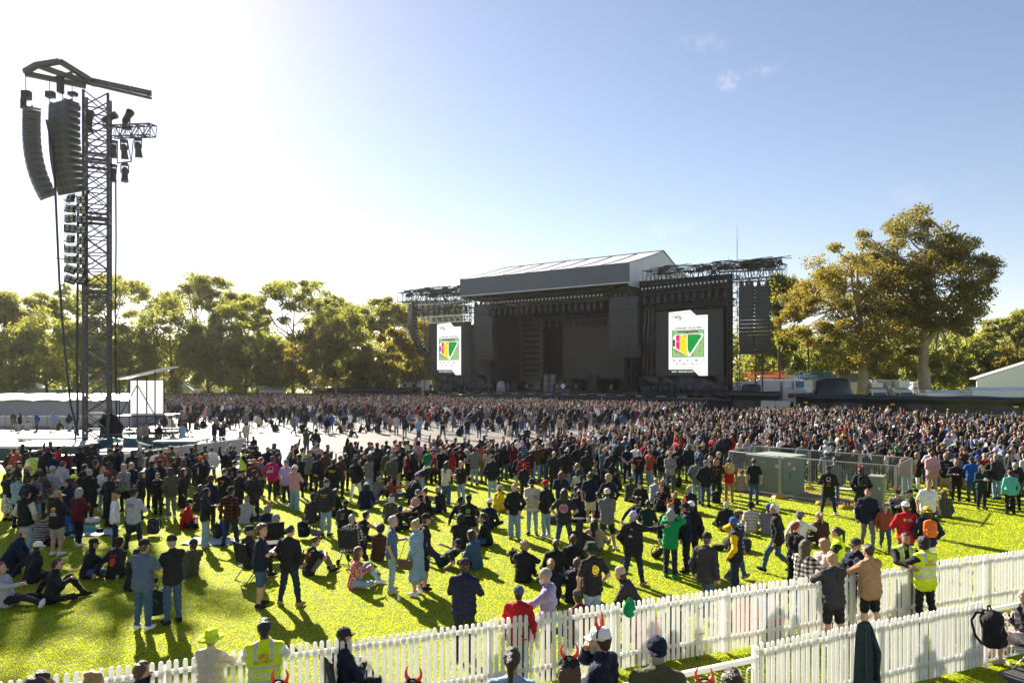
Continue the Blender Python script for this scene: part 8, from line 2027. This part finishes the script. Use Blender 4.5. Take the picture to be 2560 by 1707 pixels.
def scatter(poly, n, mind, sit=0.0, jit=1.0):
    xs = [p[0] for p in poly]; ys = [p[1] for p in poly]; m = int(n * 6)
    P = np.stack([rc.uniform(min(xs), max(xs), m), rc.uniform(min(ys), max(ys), m)], 1); P = P[in_poly(P, poly)]
    grid = {}; k = 0
    for p in P:
        if n > 300 and rc.random() > .62 + .38 * math.sin(p[0] * .8 + 2 * math.sin(p[1] * .45)) * math.sin(p[1] * .6 + p[0] * .2): continue
        c = (int(p[0] // mind), int(p[1] // mind)); 
        if any((p[0] - q[0]) ** 2 + (p[1] - q[1]) ** 2 < mind * mind for i in (-1, 0, 1) for j in (-1, 0, 1) for q in grid.get((c[0] + i, c[1] + j), ())): continue
        grid.setdefault(c, []).append(p); spots.append((p[0], p[1], rc.random() < sit)); k += 1
        if k >= n: break
def W(px, py): return gp(px, py)[:2]
# packed field in front of the stage, and the looser groups along its near edge
scatter([(gx(395, 84), 84), (gx(900, 82), 82), (gx(1400, 74), 74), (gx(1640, 70), 70), (gx(1700, 84), 84), (27, 91), (-17, 123), (-30, 139), (gx(640, 148), 148), (gx(395, 140), 140)], 5200, .55)
scatter([W(430, 1050), W(700, 1058), W(1000, 1062), W(1300, 1075), W(1560, 1070), W(1640, 1040), W(1400, 1030), W(900, 1026), W(430, 1026)], 520, .75, .12)
scatter([W(480, 1075), W(680, 1082), W(1000, 1085), W(1320, 1095), W(1560, 1090), W(1560, 1065), W(1000, 1055), W(480, 1050)], 170, .9, .35)
scatter([W(700, 1090), W(1000, 1100), W(1200, 1106), W(1420, 1112), W(1480, 1090), W(1000, 1080), W(700, 1075)], 26, 1.3, .3)
# the lawn on the right
scatter([(gx(1500, 41), 41), (gx(2050, 35.5), 35.5), (gx(2100, 34.5), 34.5), (gx(2620, 30), 30), (gx(2620, 58), 58), (gx(2205, 64), 64), (gx(1985, 78), 78), (gx(1720, 72), 72), (gx(1600, 55), 55)], 1700, .62, .06)
scatter([(gx(1460, 41), 41), (gx(1720, 36.0), 36.0), (gx(1740, 39), 39), (gx(1520, 47), 47)], 110, .7, .05)
scatter([(gx(1990, 78), 78), (gx(2230, 68), 68), (gx(2600, 62), 62), (gx(2600, 66), 66), (gx(2300, 72), 72), (gx(2000, 84), 84)], 60, 1.2)
# behind the tower, by the marquee and along the far barriers
scatter([(gx(10, 62), 62), (gx(300, 62), 62), (gx(300, 65), 65), (gx(10, 65), 65)], 26, 1.1, .45)
scatter([(gx(350, 46), 46), (gx(560, 46), 46), (gx(560, 50), 50), (gx(350, 51), 51)], 10, 1.1, .3)
scatter([(gx(390, 58), 58), (gx(480, 58), 58), (gx(480, 70), 70), (gx(390, 70), 70)], 22, 1.0, .4)
scatter([(gx(-40, 162), 162), (gx(700, 162), 162), (gx(700, 175), 175), (gx(-40, 175), 175)], 420, .8)
scatter([(gx(540, 47), 47), (gx(640, 47), 47), (gx(640, 51), 51), (gx(540, 51), 51)], 5, 1.3, .5)
scatter([(gx(20, 29.5), 29.5), (gx(420, 30), 30), (gx(820, 32.5), 32.5), (gx(820, 35), 35), (gx(420, 33), 33), (gx(20, 33.5), 33.5)], 60, .62, .05)
scatter([(gx(860, 31), 31), (gx(1330, 32), 32), (gx(1500, 36), 36), (gx(1450, 43), 43), (gx(1300, 38.4), 38.4), (gx(870, 35), 35)], 110, .62, .08)
scatter([(gx(1400, 29), 29), (gx(1760, 31.5), 31.5), (gx(1740, 37), 37), (gx(1450, 37), 37)], 60, .7, .2)
scatter([(gx(2060, 29.5), 29.5), (gx(2290, 28.5), 28.5), (gx(2600, 27), 27), (gx(2600, 31), 31), (gx(2080, 35), 35)], 70, .75)
spots = [s_ + (.012,) for s_ in spots]
for px, v in ((1262, -3), (1270, -2), (1284, 2), (1290, -4), (1317, -3), (1322, -2.5), (1385, -3), (1394, -2), (1433, -4), (1440, -3.5), (1449, -3), (1528, -5), (1330, 4), (1278, 1)):
    q = st_p(st_s(px, v), v); spots.append((q.x, q.y, False, 2.2))
pal = {k: np.array(v) for k, v in COLS.items()}; pal['plr'] = np.array((.08, .02, .02)); pal['plu'] = np.array((.06, .09, .15)); pal['str'] = np.array((.45, .40, .33))
HC_ = [np.array(HAIRC[k]) for k in 'bbkkmmyyga']; HT_ = [np.array(COLS[k]) for k in ('blk', 'blk', 'nvy', 'gry', 'wht', 'red', 'bei', 'olv', 'lil', 'grn')]; SK_ = [np.array(c) for c in ((.52, .30, .21), (.46, .25, .17), (.58, .36, .27), (.30, .16, .10))]
TOPF = [q for q in TOPW if q not in ('grn', 'pnk', 'lil', 'blu')] + ['blk'] * 22 + ['blu', 'pnk'] + ['dgy'] * 8 + ['nvy'] * 6 + ['gry'] * 2
Vl, Ql, Cl, base = [], [], [], 0
near_xy = np.array([(q[0], q[1]) for q in PLACED])
for x, y, sit, zf in spots:
    if np.min((near_xy[:, 0] - x) ** 2 + (near_xy[:, 1] - y) ** 2) < .30: continue
    hh = .036 if y < 37 else .05 if y < 60 else .075; v = VAR[hh]; V, Q, Lb = v[9 + rc.integers(3)] if sit else v[rc.integers(9)]
    a = R(rc.normal(-12, 40)) if rc.random() < .9 else rc.random() * 6.28; s = rc.normal(.985, .04); c_, s_ = math.cos(a), math.sin(a)
    Vw = np.stack([(V[:, 0] * c_ - V[:, 1] * s_) * s + x, (V[:, 0] * s_ + V[:, 1] * c_) * s + y, V[:, 2] * s + zf], 1)
    tcol = pal[TOPF[rc.integers(len(TOPF))]]; bcol = pal[BOTW[rc.integers(len(BOTW))]]; tab = np.array([SK_[rc.integers(4)], tcol, bcol, (.03, .03, .03), HC_[rc.integers(len(HC_))], HT_[rc.integers(len(HT_))], (0, 0, 0)])
    Vl.append(Vw.astype(np.float32)); Ql.append(Q + base); Cl.append(tab[Lb]); base += len(V)
Vc, Qc, Cc = np.concatenate(Vl), np.concatenate(Ql), np.concatenate(Cl)
m, nt, b = nodes('crowd_clothes'); at = nt.nodes.new('ShaderNodeAttribute'); at.attribute_name = 'dye'; nt.links.new(at.outputs['Color'], b.inputs['Base Color']); b.inputs['Roughness'].default_value = .8; b.inputs['Specular IOR Level'].default_value = .25
me = mesh_np('crowd', Vc, Qc, [m], None, True)
ca = me.attributes.new('dye', 'FLOAT_COLOR', 'FACE'); ca.data.foreach_set('color', np.concatenate([Cc, np.ones((len(Cc), 1))], 1).astype(np.float32).ravel())
tag(link('crowd', me), 'dense far crowd filling the ground cover and the lawn before the stage', 'crowd', kind='stuff')
print('people', len(PLACED), 'crowd', len(Vl), 'faces', len(Qc))
# ---------------------------------------------------------------- chairs, bags and other small things
def who_is(sub): return next(q[4] for q in PLACED if sub in q[2])
def chair(o, name, label, col, white=False, zs=.44, wheels=False):
    r = empty(name, (o.location.x, o.location.y, 0), o.rotation_euler[2], label, 'chair'); fm = WHITEPAINT if white else BLACKSTEEL; cl = cloth(col); w = .27
    m_ = MB()
    for sx in (-1, 1):
        m_.tube((sx * w, .30, 0), (sx * w, -.22, .62), .013, 6); m_.tube((sx * w, -.26, 0), (sx * w, .28, .62), .013, 6); m_.tube((sx * w, .28, .62), (sx * w, -.24, .62), .016, 6); m_.tube((sx * w, -.2, zs - .1), (sx * (w + .01), -.30, .98), .013, 6)
    for y in (-.26, .30): m_.tube((-w, y, .03), (w, y, .03), .012, 6)
    m_.build('frame', fm, r)
    m_ = MB(); m_.b2((-w, -.22, zs - .11), (w, .26, zs - .09)); m_.build('seat', cl, r)
    if name == 'folding_stool': return r
    m_ = MB(); m_.slab([(-w, -.215, zs + .02), (w, -.215, zs + .02), (w, -.30, .97), (-w, -.30, .97)], (0, -.02, 0)); m_.build('backrest', cl, r)
    if wheels:
        for sx in (-1, 1):
            for y in (-.28, .32): m_ = MB(); m_.tube((sx * w - .015, y, .085), (sx * w + .015, y, .085), .085, 14); m_.build('wheel', RUBBER, r)
    return r
chair(who_is('cowboy hat sitting'), 'folding_chair', 'black folding camp chair under the person in the cowboy hat', 'blk')
chair(who_is('wheeled walker'), 'wheeled_walker', 'wheeled walker with dark frame carrying the plaid shirted person', 'dgy', wheels=True)
chair(who_is('seated on a white chair'), 'metal_chair', 'white metal chair at the right edge under the seated person', 'wht', True)
chair(who_is('three green claw'), 'folding_stool', 'small pale stool under the jacket with green claw marks', 'bei')
chair(who_is('dark cap sitting right behind'), 'folding_chair', 'dark folding chair just behind the picket fence at the left', 'nvy')
q = empty('q', (*gp(440 + 1190 / 4.9, 1080 + 1500 / 4.9)[:2], 0), R(20)); chair(q, 'folding_chair', 'empty black folding chair behind the person with crossed arms', 'blk'); bpy.data.objects.remove(q)
for z, zx, zy, c, lab, sc, tl in (('A', 1875, 1272, 'dgy', 'charcoal backpack standing alone beside the pale lettered hoodie', 1.15, 0), ('P', 1490, 945, 'dgn', 'dark green backpack behind the legs of the slate blue tee', 1.2, 0), ('B', 505, 1315, 'blk', 'black backpack on the white blanket', 1.0, .3),
    ('B', 590, 1300, 'blu', 'blue backpack behind the red plaid shirt', 1.2, 0), ('B', 1560, 1310, 'nvy', 'navy backpack on the grass right of the black hoodie', 1.15, .2), ('B', 1700, 1285, 'gry', 'grey backpack lying on the grass beside the navy one', 1.0, 1.2), ('E', 440, 890, 'blk', 'black backpack beside the tan trousers and straw hat', 1.1, 0),
    ('D', 2045, 690, 'blk', 'black backpack on the lawn in the middle of the crowd', 1.0, .3), ('R', 1100, 440, 'blk', 'small black backpack left of the curly blond sitter', .9, .4), ('D', 1790, 1545, 'dgy', 'charcoal bag lying behind the pointing person', .9, 1.0), ('A', 1620, 1250, 'blk', 'black backpack behind the dark jeans of the lettered hoodie', 1.2, 0), ('Q', 965, 415, 'brn', 'brown bag beside the balding sitter with orange lettering', .9, 1.1), ('G', 900, 1010, 'gry', 'grey bag by the sitters against the mesh', .8, .6)):
    ox, oy, s = ZONE[z]; x, y, _ = gp(ox + zx / s, oy + zy / s); back_pack(None, None, c, (x, y, .26 * sc if tl < .9 else .16), R(rp.uniform(-60, 60)), lab, sc, tl)
# a bag hung on the end of the near fence, a jacket and a cap hung on pickets
back_pack(None, None, 'blk', (8.02, 11.38, .78), R(30), 'black backpack hanging on the end of the near picket fence', 1.35, 0)
def cloth_drape(name, p, rz, w0, w1, H, col, label, cat, seed=1):
    o = empty(name, p, rz, label, cat); m_ = MB(); n, k = 14, 16; vs = []; rng = random.Random(seed)
    for side in (0, 1):
        for j in range(k + 1):
            f = j / k
            for i in range(n + 1):
                u = i / n * 2 - 1; w = w0 + (w1 - w0) * f ** .7
                vs.append((u * w + .05 * f, -.06 - .045 * math.cos(u * 1.5) * (1 - side) - .025 * math.sin(6 * u + 2 * f) * f - (.014 * abs(math.sin(f * 22)) if not side else 0), -H * f + .03 * (1 - u * u)))
    N1 = (n + 1) * (k + 1)
    for o_, fl in ((0, 0), (N1, 1)): pass
    fs = [tuple(o_ + a for a in (q if not fl else q[::-1])) for o_, fl in ((0, 1), (N1, 0)) for j in range(k) for i in range(n) for q in [(j * (n + 1) + i, j * (n + 1) + i + 1, (j + 1) * (n + 1) + i + 1, (j + 1) * (n + 1) + i)]]
    m_.add(vs, fs, 0, True); m_.build('body', cloth(col), o); m_ = MB()
    m_.path([(-.02, -.115, -.02), (-.03, -.13, -H * .5), (0, -.12, -H * .97)], .006, 5); m_.build('zip', cloth('gry'), o)
    m_ = MB(); m_.path([(w0 * .9, -.05, -.08), (w1 * .85, -.10, -H * .45), (w1 * .8, -.09, -H * .85)], lambda t: .055 - .015 * t, 8); m_.build('sleeve', cloth(col), o); return o
COLS['slj'] = (.030, .050, .062); CNAME['slj'] = 'slate'
jx = gx(2148, 10.45); cloth_drape('jacket', (jx, 10.42, 1.27), math.atan2(1.9, 4.52), .13, .30, 1.05, 'slj', 'dark slate padded jacket hanging over the near picket fence', 'jacket')
o = empty('hung_cap', (gx(1570, 11.35), 11.36, 1.17), R(20), 'green cap with white and yellow panel hung on a picket', 'cap'); c = link('crown', part_mesh('cap'), o); setmat(c, 0, cloth('grn')); c.matrix_basis = Matrix.Translation((0, -.10, 0)) @ Matrix.Rotation(R(-100), 4, 'X') @ Matrix.Rotation(R(180), 4, 'Z') @ Matrix.Diagonal((1.15, 1.15, 1.15, 1))
m_ = MB(); m_.slab([(-.05, -.275, .02), (.06, -.275, .06), (.05, -.27, -.04), (-.03, -.272, -.05)], (0, .01, 0)); m_.build('panel', PW, o)
# handbag of the denim dress, picnic bag, blankets, cans and cups
d_ = who_is('denim coat dress'); hb = empty('handbag', d_.matrix_basis @ Vector((-.36, .12, .80)), d_.rotation_euler[2], 'brown leather handbag hanging from a shoulder strap of the denim dress', 'handbag'); m_ = MB(); m_.b2((-.05, -.15, -.11), (.05, .15, .10)); m_.build('body', mat('brown_leather', (.085, .035, .022), .45, bump=.2), hb); m_ = MB(); m_.b2((-.056, -.155, 0), (-.0505, .155, .105)); m_.build('flap', mat('brown_leather', (.085, .035, .022), .45), hb)
m_ = MB(); m_.path([(0, -.14, .1), (.10, -.12, .35), (.17, -.10, .60), (.20, .10, .45), (.02, .14, .1)], .008, 5); m_.build('strap', mat('brown_leather', (.085, .035, .022), .45), hb)
def bag(name, z, zx, zy, sx, sy, h, m, label, cat, trim=None):
    ox, oy, s = ZONE[z]; x, y, _ = gp(ox + zx / s, oy + zy / s); o = empty(name, (x, y, 0), R(rp.uniform(-30, 30)), label, cat); m_ = MB(); m_.lathe([(.9, 0.01), (1, h * .3), (1.02, h * .8), (.8, h), (.1, h * .97)], 8, sx=sx, sy=sy); m_.build('body', m, o)
    if trim:
        m_ = MB(); m_.path([(sx * 1.03 * math.cos(a), sy * 1.03 * math.sin(a), h * .85) for a in [R(t) for t in range(0, 361, 30)]], .014, 5); m_.path([(-sx * .5, 0, h), (-sx * .2, 0, h * 1.5), (sx * .2, 0, h * 1.5), (sx * .5, 0, h)], .014, 5); m_.build('handle', trim, o)
    return o
bag('picnic_bag', 'C', 815, 1075, .34, .24, .34, cloth('dgy'), 'dark picnic bag with red trim among the sitting circle', 'bag', cloth('red'))
bag('shopping_bag', 'D', 675, 600, .14, .1, .32, PW, 'white plastic bag beside the dragon printed tee', 'bag', PW)
bag('clothes_heap', 'A', 1090, 1215, .34, .22, .16, cloth('tea'), 'heap of teal clothing on the plastic sheet', 'clothes')
bag('clothes_heap', 'A', 1135, 1110, .24, .18, .18, cloth('wht'), 'white crumpled garment beyond the teal heap', 'clothes')
bag('hand_bag', 'A', 1220, 1230, .12, .1, .14, cloth('blk'), 'small black bag on the plastic sheet', 'bag')
bag('duffel_bag', 'A', 640, 1380, .5, .16, .22, cloth('blk'), 'long black duffel bag behind the beige shorts', 'bag')
bag('clothes_heap', 'D', 810, 1095, .32, .2, .12, cloth('blk'), 'black jackets heaped beside the round emblem tee', 'clothes')
bag('folded_tent', 'D', 480, 1110, .28, .2, .26, cloth('cmo'), 'small camouflage bundle left of the round emblem tee', 'bundle')
bag('clothes_heap', 'E', 700, 1440, .4, .3, .35, cloth('dgy'), 'grey heap of bags behind the plaid shirt walker', 'clothes')
bag('clothes_heap', 'S', 1520, 285, .18, .12, .15, cloth('blk'), 'black bundle left of the yellow and black jacket', 'clothes')
def blanket(z, zx, zy, w, d, m, label):
    ox, oy, s = ZONE[z]; x, y, _ = gp(ox + zx / s, oy + zy / s); n = 10; vs = [(w * (i / n - .5), d * (j / n - .5), .015 + .02 * (1 + math.sin(i * 1.7 + j * .9) * math.cos(j * 1.3))) for j in range(n + 1) for i in range(n + 1)]; m_ = MB(); m_.add(vs, [(j * (n + 1) + i, j * (n + 1) + i + 1, (j + 1) * (n + 1) + i + 1, (j + 1) * (n + 1) + i) for j in range(n) for i in range(n)], 0, True)
    o = m_.build('picnic_rug', m, None, (x, y, 0), R(rp.uniform(-20, 20))); tag(o, label, 'rug')
blanket('A', 1150, 1240, 1.3, .9, mat('plastic_sheet', (.55, .57, .60), .25), 'pale plastic sheet spread under the teal heap')
blanket('B', 430, 1345, 1.5, .9, cloth('lgy'), 'pale rug under the black backpack'); blanket('E', 2080, 700, .8, .6, cloth('wht'), 'white cloth on the ground inside the mesh fence')
for z, zx, zy, c, lab in (('A', 1525, 1290, 'yel', 'gold can on the grass near the lettered hoodie'), ('A', 1560, 1300, 'tan', 'tan can on the grass near the lettered hoodie'), ('C', 1900, 1030, 'blk', 'black can beside the navy hoodie sitter'), ('P', 1755, 500, 'dgy', 'dark can on the grass beside the black tee'), ('Q', 1915, 775, 'wht', 'crushed white cup on the open grass'), ('S', 1285, 525, 'wht', 'white crumpled cup on the grass before the pointing person'), ('E', 740, 795, 'lgy', 'pale can in front of the mesh fence'), ('E', 1120, 850, 'wht', 'white cup on the grass before the big cabinet')):
    ox, oy, s = ZONE[z]; x, y, _ = gp(ox + zx / s, oy + zy / s); m_ = MB(); m_.lathe([(.028, 0), (.033, .01), (.036, .105), (.028, .118)], 10); tag(m_.build('drink_can', cloth(c), None, (x, y, .01)), lab, 'drink can')
# radios standing on a yellow foot
ox, oy, s = ZONE['E']; x, y, _ = gp(ox + 2020 / s, oy + 935 / s); foot(x + .1, y + .06, .3, 'yellow fence foot carrying two hand radios')
for k in (0, 1):
    o = empty('hand_radio', (x + .05 + .11 * k, y, .135), 0, 'black hand radio standing on a yellow foot, ' + ('nearer the long tee' if k == 0 else 'nearer the slim cabinet'), 'radio'); m_ = MB(); m_.b2((-.03, -.02, 0), (.03, .02, .13)); m_.build('body', BLACKSTEEL, o); m_ = MB(); m_.tube((-.015, 0, .13), (-.015, 0, .27), .007, 5); m_.build('aerial', BLACKSTEEL, o)
